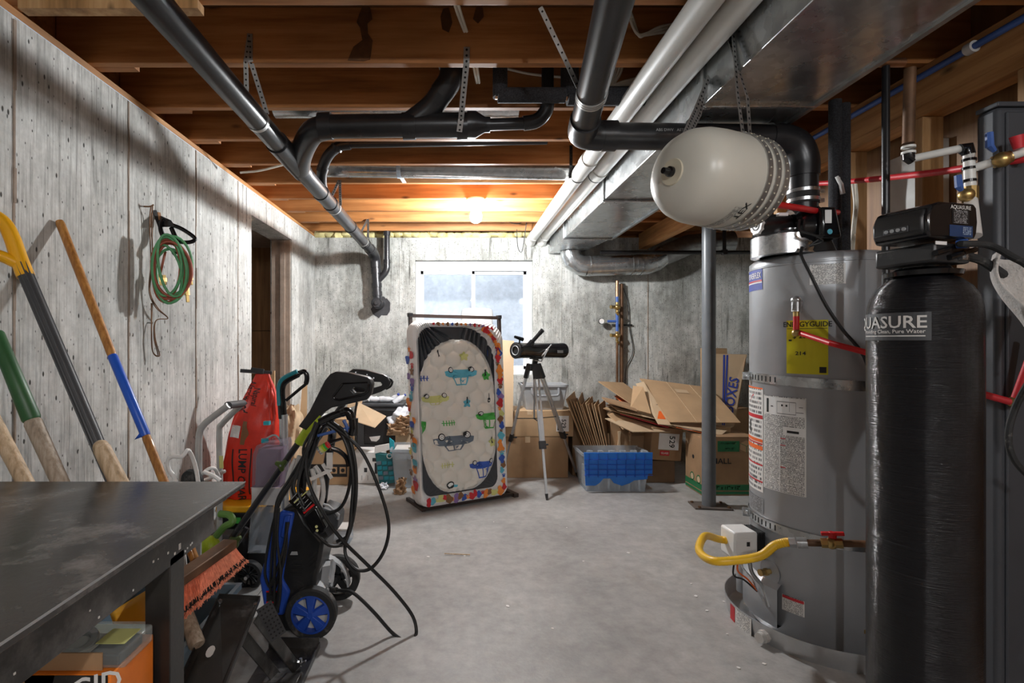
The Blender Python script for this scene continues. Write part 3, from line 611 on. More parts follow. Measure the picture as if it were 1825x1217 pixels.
for k, off in enumerate((0, .02)): MB().tube(sm([(1.44+off, 2.15, 1.82), (1.42+off, 2.12, 1.77), (1.47, 2.10, 1.745), (1.50, 2.10, 1.72+off), (1.46, 2.12, 1.705)], 6), .005, 8).build('wire', 'black_cable', ht)
MB().tube(sm([(1.45, 2.15, 1.705), at(1428, 456, 2.125), at(1445, 490, 2.09), at(1470, 540, 2.07), at(1500, 585, 2.06), at(1540, 635, 2.06), at(1556, 700, 2.09)], 6), .0065, 8).build('power_cord', 'black_cable', ht)
# upper flue / water stubs
MB().tube(sm([(1.475, 2.47, HT), (1.47, 2.47, 1.78), (1.455, 2.46, 1.84), (1.425, 2.45, 1.90), (1.42, 2.45, 2.0), (1.42, 2.45, 2.10)], 6), .015, 10).build('water_connector', 'copper', ht)
MB().tube(sm([(1.44, 2.40, 1.93), (1.43, 2.40, 1.86), (1.45, 2.40, 1.82), (1.5, 2.40, 1.78)], 6), .012, 10).build('flexible_conduit', 'steel', ht)

# labels
o, f, w_, h_ = cyl_patch('brand_label', 'ink_blue', ht, HX, HY, HR, 1335.5, 1359, 482, 518)
text_on(f, 'POWERFLEX', .038, 'paper', ht, w_-.008, h_*.70, 'RIGHT', .62); rect_on(f, 'stripe', 'ink_red', o, .0, w_-.002, h_*.40, h_*.48); rect_on(f, 'stripe', 'paper', o, 0, w_-.002, h_*.33, h_*.39)
cyl_patch('label', 'print_small', ht, HX, HY, HR, 1443, 1507, 470, 506, n=14)
o, f, w_, h_ = cyl_patch('energy_label', 'yellow_card', ht, HX, HY, HR, 1402, 1476, 570, 666, n=14)
text_on(f, 'ENERGYGUIDE', .031, 'ink', ht, w_*.5, h_*.92, 'CENTER', .86); text_on(f, '$ 266', .026, 'ink', ht, w_*.38, h_*.70, 'CENTER', 1.1); text_on(f, '214', .022, 'ink', ht, w_*.36, h_*.38, 'CENTER', 1.2)
rect_on(f, 'pointer', 'ink', o, w_*.06, w_*.14, h_*.61, h_*.64); rect_on(f, 'badge', 'ink', o, w_*.80, w_*.96, h_*.03, h_*.14); rect_on(f, 'line', 'ink', o, w_*.02, w_*.98, h_*.84, h_*.85)
o, f, w_, h_ = cyl_patch('warning_label', 'print_small', ht, HX, HY, HR, 1335, 1360.5, 688, 868)
for mt_, q0, q1 in (('ink_orange', .985, 1.0), ('ink_red', .70, .735), ('ink_orange', .475, .505), ('ink_red', .455, .468), ('ink_orange', .40, .44), ('ink_red', .25, .265), ('ink_red', .09, .105)): rect_on(f, 'stripe', mt_, o, .004, w_-.003, h_*q0, h_*q1)
MB().poly([f(w_*.55, h_*.93), f(w_*.35, h_*.86), f(w_*.85, h_*.86)]).build('warning_sign', 'ink_red', o, smooth=0)
MB().poly([f(w_*.30, h_*.67), f(w_*.42, h_*.66), f(w_*.40, h_*.60), f(w_*.48, h_*.54), f(w_*.30, h_*.56)]).build('pictogram', 'ink', o, smooth=0)
o, f, w_, h_ = cyl_patch('instruction_label', 'print_white', ht, HX, HY, HR, 1361.5, 1437, 706, 876, n=14)
rect_on(f, 'blank', 'paper', o, w_*.02, w_*.98, h_*.80, h_*.985)
for x0, x1, y0, y1 in ((.38,.80,.82,.825),(.38,.80,.945,.95),(.38,.385,.82,.95),(.795,.80,.82,.95),(.10,.16,.82,.97),(.86,.94,.90,.905),(.48,.52,.90,.92),(.58,.62,.90,.92),(.66,.665,.85,.94),(.80,.95,.845,.85),(.22,.28,.885,.895)):
    rect_on(f, 'diagram_line', 'ink', o, w_*x0, w_*x1, h_*y0, h_*y1, .0012)
rect_on(f, 'blank', 'paper', o, w_*.52, w_*.99, h_*.60, h_*.69); rect_on(f, 'maker_mark', 'ink', o, w_*.61, w_*.86, h_*.63, h_*.655, .0012)
for y in (.56, .49, .26): rect_on(f, 'stripe', 'ink_red', o, w_*.46, w_*.58, h_*y, h_*(y+.009), .0012)
rect_on(f, 'gutter', 'paper', o, w_*.435, w_*.455, h_*.01, h_*.58)
cyl_patch('rating_label', 'print_rating', ht, HX, HY, HR, 1335.5, 1361, 880, 906)
o, f, w_, h_ = cyl_patch('caution_label', 'print_small', ht, HX, HY, HR, 1394, 1434, 1064, 1092); rect_on(f, 'stripe', 'ink_red', o, .002, w_-.002, h_*.80, h_*.98)

# straps
def hstrap(z, tilt, lb):
    mb = MB(); n = 60; A = []
    for k in range(n+1):
        a = 2*PI*k/n; A.append((a, z+tilt*math.cos(a-2.6)))
    rr = HR+.0025
    for (a0, z0), (a1, z1) in zip(A, A[1:]):
        P = []
        for r in (rr, rr+.0025):
            P.append([V((HX+r*math.cos(a), HY+r*math.sin(a), q+dz)) for a, q, dz in ((a0, z0, -.021), (a1, z1, -.021), (a1, z1, .021), (a0, z0, .021))])
        mb._f([mb.bm.verts.new(p) for p in P[1]])
        mb._f([mb.bm.verts.new(p) for p in (P[1][3], P[1][2], P[0][2], P[0][3])]); mb._f([mb.bm.verts.new(p) for p in (P[1][0], P[1][1], P[0][1], P[0][0])])
    bmesh.ops.remove_doubles(mb.bm, verts=mb.bm.verts, dist=1e-5)
    st = mb.build('seismic_strap', 'galv', ht); r = rr+.0035
    aL, _ = cyl_hit(1337, HX, HY, rr); aL = aL % (2*PI)
    for k in range(7):
        a = aL+.16+k*.085; zz = z+tilt*math.cos(a-2.6)
        MB().hexa([V((HX+(r+s)*math.cos(a+q), HY+(r+s)*math.sin(a+q), zz+h)) for h in (-.012, .012) for s, q in ((-.003,-.009),(-.003,.009),(0,.009),(0,-.009))]).build('slot', 'hole', st)
    d = V((math.cos(aL-.05), math.sin(aL-.05), 0)); p = V((HX, HY, z+tilt*math.cos(aL-2.6)))
    tn = V((-d.y, d.x, 0)); lug = MB().hexa([p+d*q+tn*t+V((0,0,h)) for h in (-.018, .018) for q, t in ((rr, -.012), (rr+.03, -.012), (rr+.03, .012), (rr, .012))]).build('strap_lug', 'galv', st)
    MB().cyl(p+d*(rr+.016)-tn*.05, p+d*(rr+.016)+tn*.045, .0045, n=8).cyl(p+d*(rr+.016)+tn*.012, p+d*(rr+.016)+tn*.022, .010, n=6).build('strap_bolt', 'steel', st)
hstrap(1.132, .012, 'a'); hstrap(.472, .012, 'b')
# relief valve and its red discharge pipe
a, y = cyl_hit(1425, HX, HY, HR); d = V((math.cos(a), math.sin(a), 0)); tn = V((-d.y, d.x, 0)); zc = H0+(608-540)*(y-.03)/912; p = V((HX, HY, zc))
rv = MB().cyl(p+d*HR, p+d*(HR+.05), .016, n=14).cyl(p+d*(HR+.045)-V((0,0,.035)), p+d*(HR+.045)+V((0,0,.012)), .018, n=16).ball(p+d*(HR+.045)+V((0,0,.014)), (.021, .021, .018)).build('relief_valve', 'steel', ht)
MB().bar(p+d*(HR+.055)+V((0,0,.024)), p+d*(HR+.075)-V((0,0,.03)), .012, .003, up=d).build('valve_lever', 'steel', rv)
q = p+d*(HR+.045)
MB().cyl(q-V((0,0,.035)), q-V((0,0,.055)), .012, n=12).build('pipe_adapter', 'brass', ht); MB().ball(q-V((0,0,.125)), .017).build('pipe_elbow', 'brass', ht)
MB().cyl(q-V((0,0,.05)), q-V((0,0,.115)), .0115, n=14).tube([q-V((0,0,.125))+V((.01,-.005,0)), at(1480, 611, 1.99), at(1546, 628, 1.95)], .0115, 14).build('discharge_pipe', 'red', ht)

# gas valve, hose, drain cock, burner cover
a, y = cyl_hit(1318, HX, HY, HR+.12); a = a % (2*PI)
gA = math.atan2(-.06, -1) % (2*PI); d = V((math.cos(gA), math.sin(gA), 0)); tn = V((-d.y, d.x, 0))
gz = .385; g0 = V((HX, HY, gz))+d*HR
def gbox(a0, a1, b0, b1, c0, c1): return [g0+d*q+tn*t+V((0,0,h)) for h in (c0, c1) for q, t in ((a0, b0), (a1, b0), (a1, b1), (a0, b1))]
gv = MB().hexa(gbox(.045, .155, -.065, .05, -.065, .062)).build('gas_valve', 'white', ht, bevel=.010)
MB().hexa(gbox(.008, .046, -.05, .045, -.06, .055)).build('valve_back', 'black_plastic', gv, bevel=.006)
for k in range(4): MB().hexa(gbox(.012+.009*k, .016+.009*k, -.056, .05, -.064, .06)).build('cooling_fin', 'black_plastic', gv)
MB().cyl(g0+d*.0-V((0,0,0)), g0+d*.03, .02, n=14).build('valve_stub', 'black_plastic', gv)
MB().hexa(gbox(.075, .15, .0495, .052, -.03, .03)).build('label', 'paper', gv); MB().cyl(g0+d*.09-tn*.066+V((0,0,-.01)), g0+d*.09-tn*.07+V((0,0,-.01)), .012, n=14).build('dial', 'black_plastic', gv)
MB().hexa(gbox(.085, .1, .0515, .0528, .0, .02)).build('print_mark', 'ink', gv)
for k in range(3): MB().tube(sm([g0+d*(.08+.02*k)-V((0,0,.06)), g0+d*(.09+.02*k)-V((0,0,.11+.02*k)), g0+d*(.06+.02*k)+tn*.03-V((0,0,.16)), g0+d*.03+tn*.02-V((0,0,.22))], 6), .004, 7).build('valve_wire', ('steel', 'ink_orange', 'black_cable')[k], ht)
MB().tube(sm([g0+d*.07+tn*.02-V((0,0,.06)), g0+d*.06+tn*.03-V((0,0,.13)), g0+d*.02+tn*.05-V((0,0,.19)), g0+d*.015+tn*.08-V((0,0,.26))], 6), .009, 8).build('burner_tube', 'galv_dark', ht)
a, y = cyl_hit(1372, HX, HY, HR); dd = V((math.cos(a), math.sin(a), 0)); p = V((HX, HY, H0-(1023-608)*(y-.03)/912))
MB().cyl(p+dd*HR, p+dd*(HR+.045), .012, n=14).cyl(p+dd*(HR+.012), p+dd*(HR+.03), .016, n=6).cyl(p+dd*(HR+.045), p+dd*(HR+.055), .015, n=14).build('drain_cock', 'brass', ht)
MB().lathe([(.05, .0), (.052, .002), (.0, .003)], p+dd*(HR-.002), dd, 24).build('drain_plate', 'heater_grey', ht)
a0, _ = cyl_hit(1330, HX, HY, HR); a1, _ = cyl_hit(1392, HX, HY, HR); a0 %= 2*PI; a1 %= 2*PI
MB().lathe([(HR, .05), (HR+.028, .05), (HR+.028, .215), (HR, .235)], (HX, HY, 0), n=14, a0=a0-.25, a1=a1, ref=(1,0,0)).lathe([(0, .05), (HR+.028, .05)], (HX, HY, 0), n=14, a0=a0-.25, a1=a1, ref=(1,0,0)).build('burner_cover', 'heater_grey', ht)
a2 = a0-.22; dd = V((math.cos(a2), math.sin(a2), 0)); MB().cyl(V((HX, HY, .05))+dd*(HR+.02), V((HX, HY, .27))+dd*(HR+.02), .045, n=20).build('burner_column', 'heater_grey', ht)
MB().box(*[q for q in (HX-.01, HX, HY-HR-.004, HY-HR, .11, .125)]).build('latch', 'brass', ht)

gh = thing('gas_line', 'yellow gas hose with red handled valve in front of the heater', 'hose', (1.2, 1.95, .4))
pts = [g0+d*.15-tn*.02, g0+d*.19-tn*.02+V((0,0,.008)), at(1256, 955, 2.30), at(1246, 980, 2.18), at(1268, 998, 2.02), at(1310, 998, 1.98), at(1355, 990, 1.95), at(1380, 972, 1.94), at(1400, 966, 1.93), at(1408, 966, 1.925)]
P = sm(pts, 14); MB().tube(P, [.0155+(.0012 if (i//1) % 2 else 0) for i in range(len(P))], 12).build('hose', 'hose_yellow', gh)
e = at(1406, 966, 1.925); e2 = at(1560, 969, 1.80); dr = (e2-e).normalized()
MB().cyl(e, e+dr*.022, .019, n=6).cyl(e+dr*.026, e+dr*.058, .020, n=14).build('nut', 'steel', gh)
MB().cyl(e+dr*.055, e2, .0125, n=14).build('iron_pipe', 'rusty', gh); MB().cyl(e+dr*.10, e+dr*.165, .018, n=8).ball(e+dr*.132, .021).build('valve_body', 'brass', gh)
c_ = e+dr*.135+V((0,0,.035)); MB().bar(c_-dr*.035, c_+dr*.035, .018, .012).cyl(c_-V((0,0,.016)), c_+V((0,0,.006)), .013, n=12).build('valve_handle', 'red', gh, bevel=.002)

# ================================================================ WATER SOFTENER
TX, TY, TR = 1.332, 1.464, .127
so = thing('water_softener', 'tall black fibreglass softener tank with a control head, nearest the camera at right', 'water softener', (TX, TY, 0))
MB().lathe([(0, .0), (TR*.9, 0), (TR, .02), (TR, 1.375), (TR*.985, 1.405), (TR*.93, 1.437), (TR*.82, 1.463), (TR*.62, 1.487), (TR*.42, 1.499), (0, 1.505)], (TX, TY, 0), n=64).build('tank', 'wound', so, smooth=50)
o, f, w_, h_ = cyl_patch('brand_label', 'print_rating', so, TX, TY, TR, 1543.6, 1660, 558, 606, .0016, 16); o.data.materials.clear(); o.data.materials.append(M['dark_plastic'])
text_on(f, 'AQUASURE', .047, 'offwhite', so, w_-.008, h_*.64, 'RIGHT', 1.0); text_on(f, 'Providing Clean, Pure Water', .0145, 'offwhite', so, w_-.012, h_*.32, 'RIGHT', 1.0); rect_on(f, 'stripe', 'offwhite', o, .01, w_-.012, h_*.14, h_*.18, .001)
MB().lathe([(.0, 1.495), (.085, 1.495), (.088, 1.508), (.07, 1.510), (.060, 1.518), (.060, 1.57), (0, 1.57)], (TX, TY, 0), n=32).build('neck', 'gloss_black', so)
ang = math.radians(-75.5)
hm = MX.Translation((TX, TY, 0)) @ MX.Rotation(ang, 4, 'Z'); h3 = hm.to_3x3()
vb = MB().box(-.07, .085, -.085, .05, 1.522, 1.575, hm).build('valve_body', 'black_plastic', so, bevel=.008)
for k, (y, z) in enumerate(((-.07, 1.55), (-.02, 1.54), (.03, 1.553))): MB().cyl(hm @ V((.09, y-.022, z-.006)), hm @ V((.092, y+.022, z+.006)), .008, n=10).build('hose_barb', 'gloss_black', vb)
MB().box(.086, .096, .0, .02, 1.53, 1.547, hm).cyl(hm @ V((.10, .01, 1.538)), hm @ V((.09, .01, 1.538)), .005, n=8).build('bracket', 'steel', vb)
MB().box(.086, .0875, -.085, -.045, 1.568, 1.577, hm).build('sticker', 'paper', vb)
# control head: front cover faces the camera's left, flat end with stickers faces the camera
prof = [(-.128, 1.582), (-.137, 1.60), (-.138, 1.64), (-.124, 1.668), (-.09, 1.678), (.032, 1.680), (.042, 1.668), (.046, 1.63), (.042, 1.60), (.034, 1.584)]
hd = MB().prism([hm @ V((.1035, y, z)) for y, z in prof], h3 @ V((-.14, 0, 0))).build('control_head', 'gloss_black', so, bevel=.007)
MB().prism([hm @ V((-.032, y, z)) for y, z in ((-.126, 1.588), (-.144, 1.60), (-.146, 1.635), (-.132, 1.662), (-.12, 1.655), (-.12, 1.60))], h3 @ V((.126, 0, 0))).build('front_cover', 'black_plastic', hd, bevel=.006)
pn = MB().box(.000, .062, -.1478, -.1445, 1.604, 1.620, hm).build('button_panel', 'dark_plastic', hd, bevel=.001)
for k in range(4): MB().cyl(hm @ V((.009+.0148*k, -.147, 1.612)), hm @ V((.009+.0148*k, -.151, 1.612)), .0048, n=14).build('button', 'grey_plastic', pn)
xo = .1036; yd = V((0, 0, 1)); xd = h3 @ V((0, 1, 0))
lettering('AQUASURE', .0145, 'offwhite', hd, hm @ V((xo+.0014, -.022, 1.665)), xd, yd)
def stick(y0, z0, w_, h_, nm, mt, par=None, off=.0007):
    L0 = hm @ V((xo+off, y0, z0)); return MB().grid(lambda u, v: L0+xd*w_*u+yd*h_*v, 1, 1, uv=True).build(nm, mt, par or hd, smooth=0)
stick(-.052, 1.622, .062, .036, 'label', 'print_black'); sb_ = stick(-.062, 1.588, .085, .030, 'sticker', 'navy')
stick(-.016, 1.592, .034, .022, 'sticker_print', 'print_navy', sb_, .0012)
MB().tube(sm([hm @ V((.09, -.0, 1.572)), at(1716, 434, 1.34), at(1760, 436, 1.34), at(1800, 455, 1.30), at(1850, 495, 1.25), at(1900, 640, 1.2)], 6), .0085, 10).build('brine_hose', 'rubber', so)
MB().cyl(hm @ V((.085, -.004, 1.572)), hm @ V((.105, .002, 1.572)), .012, n=14).build('hose_collar', 'blue_pex', so)
MB().tube(sm([hm @ V((.06, .045, 1.55)), at(1745, 462, 1.44), at(1775, 480, 1.44), at(1800, 498, 1.45)], 5), .012, 10).build('supply_hose', 'rubber', so); MB().cyl(hm @ V((.055, .04, 1.552)), hm @ V((.062, .062, 1.546)), .014, n=14).build('supply_nut', 'c_orange', so)

# ================================================================ PIPES AT THE RIGHT
def pipe_thing(name, label, segs, cat='pipe', grp=None):
    t = thing(name, label, cat, V(segs[0][1][0]), grp)
    for nm, pts, r, mt in segs: MB().tube(pts, r, 14).build(nm, mt, t)
    return t
pipe_thing('insulated_pipe', 'frosted black foam sleeved pipe rising from the heater top, left of two', [('sleeve', [(1.745, 2.36, 1.70), (1.745, 2.36, 2.42)], .026, 'pipe_foam')], grp=None)
t = pipe_thing('insulated_pipe', 'black foam sleeved pipe rising from the heater top, right of two', [('sleeve', [(1.812, 2.40, 1.70), (1.812, 2.40, 2.42)], .029, 'pipe_foam')])
MB().cyl(at(1494, 318, 2.37), at(1494, 318, 2.33), .009, n=8).build('valve_stem', 'steel', t); MB().tube([at(1491, 314, 2.33), at(1499, 328, 2.325), at(1502, 345, 2.325)], [.007, .009, .010], 8).build('lever', 'paper', t)
tag(MB().tube([at(1372, 362, 1.92), at(1430, 371, 2.05), at(1468, 378, 2.22), (1.735, 2.332, H0+230*2.33/912)], .0125, 12).build('red_pipe', 'red'), 'bright red plastic pipe from the cream tank to the black sleeved pipes', 'pipe')
tag(MB().tube(sm([at(1398, 329, 2.85), at(1500, 324, 2.5), at(1640, 310, 1.98), at(1720, 299, 1.75), at(1830, 282, 1.585)], 5), .0125, 12).build('red_pipe', 'pex'), 'long pinkish red plastic pipe running past the studs to the right edge', 'pipe')
t = pipe_thing('steel_pipe', 'slim dark upright pipe standing between the heater and the softener', [('tube', [(1.593, 1.90, .01), (1.593, 1.90, 2.33)], .0125, 'abs')])
MB().tube([(1.56, 1.90, 2.345), (1.66, 1.90, 2.345)], .016, 12).build('tee', 'copper', t)
t = pipe_thing('drop_pipe', 'dark upright pipe dropping to white fittings above the softener head', [('tube', [at(1622, 122, 1.75), at(1619, 255, 1.75)], .017, 'rusty'), ('white_pipe', [at(1622, 283, 1.75), at(1722, 262, 1.66)], .0125, 'pvc_white'), ('elbow', [at(1619, 270, 1.75), at(1619, 280, 1.75), at(1626, 284, 1.75)], .018, 'gloss_black'), ('elbow', [at(1712, 266, 1.665), at(1724, 262, 1.66), at(1726, 275, 1.66)], .018, 'gloss_black'),
    ('tee', [at(1726, 268, 1.66), at(1729, 336, 1.66)], .0155, 'pvc_white'), ('white_pipe', [at(1735, 299, 1.655), at(1772, 288, 1.62)], .0135, 'pvc_white'), ('white_pipe', [at(1800, 278, 1.60), at(1850, 262, 1.56)], .0135, 'pvc_white'), ('pipe_end', [at(1729, 345, 1.66), at(1738, 420, 1.60)], .017, 'offwhite')])
for z_ in (262, 272): band(t, at(1619, z_, 1.75), (0, 0, 1), .0172, .008, 'pvc_white', .003)
for z_ in (285, 300, 322): band(t, at(1727, z_, 1.66), (0, 0, 1), .0156, .008, 'gloss_black', .003)
vA = MB().tube([at(1770, 289, 1.62), at(1802, 278, 1.60)], .019, 12).ball(at(1786, 284, 1.60), .024).build('valve_body', 'brass', t)
MB().tube([at(1772, 268, 1.59), at(1764, 260, 1.585), at(1763, 236, 1.585)], [.007, .011, .010], 8).build('valve_lever', 'blue_pex', vA)
vB = MB().tube([at(1729, 334, 1.66), at(1729, 358, 1.655)], .021, 10).ball(at(1722, 347, 1.64), .022).build('valve_body', 'brass', t)
MB().tube([at(1713, 338, 1.63), at(1709, 332, 1.625), at(1707, 312, 1.625)], [.007, .011, .010], 8).build('valve_lever', 'blue_pex', vB)
MB().tube([at(1816, 264, 1.57), at(1812, 242, 1.57)], [.013, .018], 12).build('red_cap', 'ink_red', t)
pipe_thing('blue_pipe', 'blue plastic pipe clipped along the beam above the studs', [('tube', [(1.955, 1.2, 2.425), (1.955, 3.1, 2.425)], .013, 'blue_pex'), ('clip', [(1.955, 1.93, 2.425), (1.955, 1.96, 2.425)], .022, 'offwhite')])
pipe_thing('black_pipe', 'dark iron pipe running beside the large duct over the heater', [('tube', [(1.50, .9, 2.35), (1.50, 3.1, 2.35)], .030, 'abs'), ('tee', [(1.50, 1.86, 2.35), (1.50, 1.98, 2.35)], .037, 'abs_dusty')])
pipe_thing('black_pipe', 'thinner dark pipe along the beam, outer one over the heater', [('tube', [(1.59, .9, 2.385), (1.59, 3.1, 2.385)], .028, 'pipe_foam')])

fc = thing('metal_cabinet', 'tall dark grey metal cabinet at the right edge behind the white pipes', 'cabinet', (1.85, 1.66, 0))
MB().box(1.722, 1.972, 1.630, 1.70, .0, 2.06).build('body', 'cabinet', fc, bevel=.014)
MB().box(1.745, 1.972, 1.622, 1.632, .02, 2.04).build('front', 'cabinet', fc, bevel=.006)
MB().box(1.722, 1.972, 1.628, 1.70, 2.06, 2.075).build('top_cap', 'cabinet', fc, bevel=.003)

# rag, low red pipes, black cable at far right
rg = MB()
def ragf(u, v):
    x = 1.49+.26*u; top = 1.56-.10*u; L = .17+.26*(1-abs(u-.42)*1.9); z = top-L*v
    return (x+.05*v*(.4-u), 1.40+.035*math.sin(u*13)+.03*math.sin(v*5+u*4)-.05*v, z)
tag(rg.grid(ragf, 26, 22).build('rag', 'rag', solid=.006), 'limp pale cloth hanging beside the softener head', 'cloth')
t = pipe_thing('red_pipe', 'dim red pipe with an elbow low at the right edge behind the softener', [('tube', [at(1752, 702, 1.62), at(1802, 716, 1.60)], .011, 'pex'), ('tube', [at(1808, 714, 1.60), at(1850, 600, 1.56)], .011, 'pex')])
MB().ball(at(1806, 716, 1.60), .017).build('elbow', 'brass', t)
tag(MB().tube(sm([at(1860, 640, 1.5), at(1828, 690, 1.5), at(1806, 735, 1.5), at(1797, 780, 1.5), at(1808, 820, 1.5), at(1845, 860, 1.5)], 6), .0085, 8).build('drain_hose', 'rubber'), 'black hose curving at the right edge below the cloth', 'hose')

cable('two white cables running down a stud behind the water heater', [[at(1519+6*i, 325, 2.56), at(1523+5*i, 365, 2.56), at(1520+4*i, 400, 2.56), at(1516+5*i, 450, 2.56), at(1514+5*i, 520, 2.56)] for i in range(2)], .006, 'cable')

# ================================================================ STEEL POST
ps = thing('steel_post', 'dark grey round steel post on a floor plate under the beam', 'post', (2.0, 4.06, 0))
MB().cyl((2.0, 4.06, .012), (2.0, 4.06, 2.30), .051, n=32).build('tube', 'post', ps)
bp = MB().box(1.87, 2.15, 3.97, 4.15, 0.001, .013, MX.Translation((2.0, 4.06, 0)) @ MX.Rotation(-.12, 4, 'Z') @ MX.Translation((-2.0, -4.06, 0))).build('base_plate', 'plate', ps)
for x, y in ((1.895, 3.995), (1.895, 4.125), (2.12, 3.985), (2.12, 4.11)): MB().cyl((x, y, .012), (x, y, .025), .011, n=6).build('bolt', 'rusty', bp)
MB().box(1.93, 2.07, 3.98, 4.14, 2.298, 2.311).build('cap_plate', 'post', ps)

# ================================================================ MATTRESS AND BED FRAME
A0 = at(748, 917, 3.90); A0.z = .035                      # lower left front corner
th_ = math.radians(28); ex = V((math.cos(th_), math.sin(th_), 0)); nn = V((math.sin(th_), -math.cos(th_), 0))
ez = (V((0, 0, 1))-ex*.032-nn*.01).normalized()
O = A0+ex*.40
def ml(u, v, n=0): return O+ex*u*1.096+ez*v*1.024+nn*n*1.15
def rrect(u0, u1, v0, v1, tl, tr, br, bl, k=10):
    out = []
    for cx, cy, r, a in ((u0+bl[0], v0+bl[1], bl, PI), (u1-br[0], v0+br[1], br, 1.5*PI), (u1-tr[0], v1-tr[1], tr, 0), (u0+tl[0], v1-tl[1], tl, .5*PI)):
        for i in range(k+1): t = a+.5*PI*i/k; out.append((cx+r[0]*math.cos(t), cy+r[1]*math.sin(t)))
    return out
mat = thing('mattress', 'small quilted crib mattress in a printed fitted sheet, stood upright against a metal frame', 'mattress', tuple(A0+ex*.36-V((0,0,.03))))
body = []
for n_, s in ((-.15, .02), (-.13, .003), (-.075, -.006), (-.02, 0), (0, .012)):
    body.append([ml(u, v, n_) for u, v in rrect(-.365+s, .365-s, s, 1.405-s, (.09,.09), (.17,.15), (.07,.07), (.07,.07))])
mb = MB()
for a, b in zip(body, body[1:]): mb.ring(a, b)
mb.poly(body[0][::-1]); mb.poly(body[-1])
mb.build('core', 'sheet', mat)
K = 16
outer = rrect(-.362, .362, .003, 1.402, (.09,.09), (.17,.15), (.07,.07), (.07,.07), K)
dko = rrect(-.340, .270, .085, 1.352, (.11,.12), (.26,.30), (.07,.10), (.07,.10), K)
qlt = rrect(-.338, .268, .093, 1.262, (.30,.34), (.28,.42), (.24,.36), (.22,.38), K)
def wr(i, n, amp, fr): return amp*math.sin(i*fr)*math.sin(i*.37+1)
n_ = len(outer)
def lerp(a, b, t): return (a[0]+(b[0]-a[0])*t, a[1]+(b[1]-a[1])*t)
def dens(L, m=6):
    o = []
    for i in range(len(L)):
        for j in range(m): o.append(lerp(L[i], L[(i+1) % len(L)], j/m))
    return o
OU, DK, QL = dens(outer), dens(dko), dens(qlt); nD = len(OU)
top = lambda p: max(0, min(1, (p[1]-1.0)/.25))
mb = MB(); rows = [[ml(*lerp(OU[i], DK[i], t), .002+.016*math.sin(PI*min(1, t*1.15+.05))+(.008*(abs(math.sin(i*.36))-.5)*min(1, 2*t)*(.1+top(DK[i])))) for i in range(nD)] for t in (0, .3, .65, 1)]
for a, b in zip(rows, rows[1:]): mb.ring(a, b)
mb.build('fitted_sheet_edge', 'sheet', mat)
mb = MB(); rows = [[ml(*lerp(DK[i], QL[i], t), .016-.006*t+.026*(abs(math.sin(i*.26+math.sin(i*.09)*1.5))-.6)*(.05+top(DK[i]))*(1-.35*t)) for i in range(nD)] for t in (-.05, .3, .65, 1)]
for a, b in zip(rows, rows[1:]): mb.ring(a, b)
mb.build('grey_skirt', 'skirt', mat)
pip = MB().tube([ml(u, v, .008) for u, v in QL], .003, 6, closed=True).build('piping', 'offwhite', mat)
QLs = dens(qlt, 3)
def dome(u, v):
    best = 0; rr = .062; hh = rr*1.62
    j0 = round(v/hh)
    for j in range(j0-1, j0+2):
        off = rr if j % 2 else 0
        i = round((u-off)/(2*rr)); d = math.hypot(u-(i*2*rr+off), v-j*hh)/rr
        if d < 1: best = max(best, (1-d*d)**.55)
    return best
def edge(u, v):
    if not inside(u, v, qlt): return 0
    return min(1, min(math.hypot(u-p[0], v-p[1]) for p in QLs)/.022)
def inside(u, v, L):
    c = False; j = len(L)-1
    for i in range(len(L)):
        if (L[i][1] > v) != (L[j][1] > v) and u < (L[j][0]-L[i][0])*(v-L[i][1])/(L[j][1]-L[i][1])+L[i][0]: c = not c
        j = i
    return c
MB().grid(lambda a, b: ml(-.34+.61*a, .094+1.172*b, -.004+(.0045+.020*dome(-.34+.61*a, .094+1.172*b))*edge(-.34+.61*a, .094+1.172*b)), 92, 150).build('quilt', 'quilt', mat, smooth=80)
def qn(u, v): return .0026+.020*dome(u, v)*edge(u, v)
def dec(pts, mt, par, lift=0, name='print'):               # flat print that follows the quilting
    mb = MB(); c = (sum(p[0] for p in pts)/len(pts), sum(p[1] for p in pts)/len(pts))
    P = []
    for i in range(len(pts)):
        a, b = pts[i], pts[(i+1) % len(pts)]; m_ = max(1, int(math.hypot(a[0]-b[0], a[1]-b[1])/.012))
        P += [lerp(a, b, j/m_) for j in range(m_)]
    prev = None
    for t in (1, .75, .5, .25):
        ring_ = [mb.bm.verts.new(ml(*(q := lerp(c, p, t)), qn(*q)+.0008+lift)) for p in P]
        if prev:
            for i in range(len(P)): mb._f((prev[i], prev[(i+1) % len(P)], ring_[(i+1) % len(P)], ring_[i]))
        prev = ring_
    cv = mb.bm.verts.new(ml(*c, qn(*c)+.0008+lift))
    for i in range(len(P)): mb._f((prev[i], prev[(i+1) % len(P)], cv))
    return mb.build(name, mt, par, smooth=0)
def ringdec(c, r0, r1, mt, par, lift=.001): 
    mb = MB(); a = [c[0]+0, c[1]]; k = 18
    A = [(c[0]+r0*math.cos(2*PI*i/k), c[1]+r0*math.sin(2*PI*i/k)) for i in range(k)]; B = [(c[0]+r1*math.cos(2*PI*i/k), c[1]+r1*math.sin(2*PI*i/k)) for i in range(k)]
    mb.ring([ml(*p, qn(*p)+.0012+lift) for p in A], [ml(*p, qn(*p)+.0012+lift) for p in B]); return mb.build('wheel_print', mt, par, smooth=0)
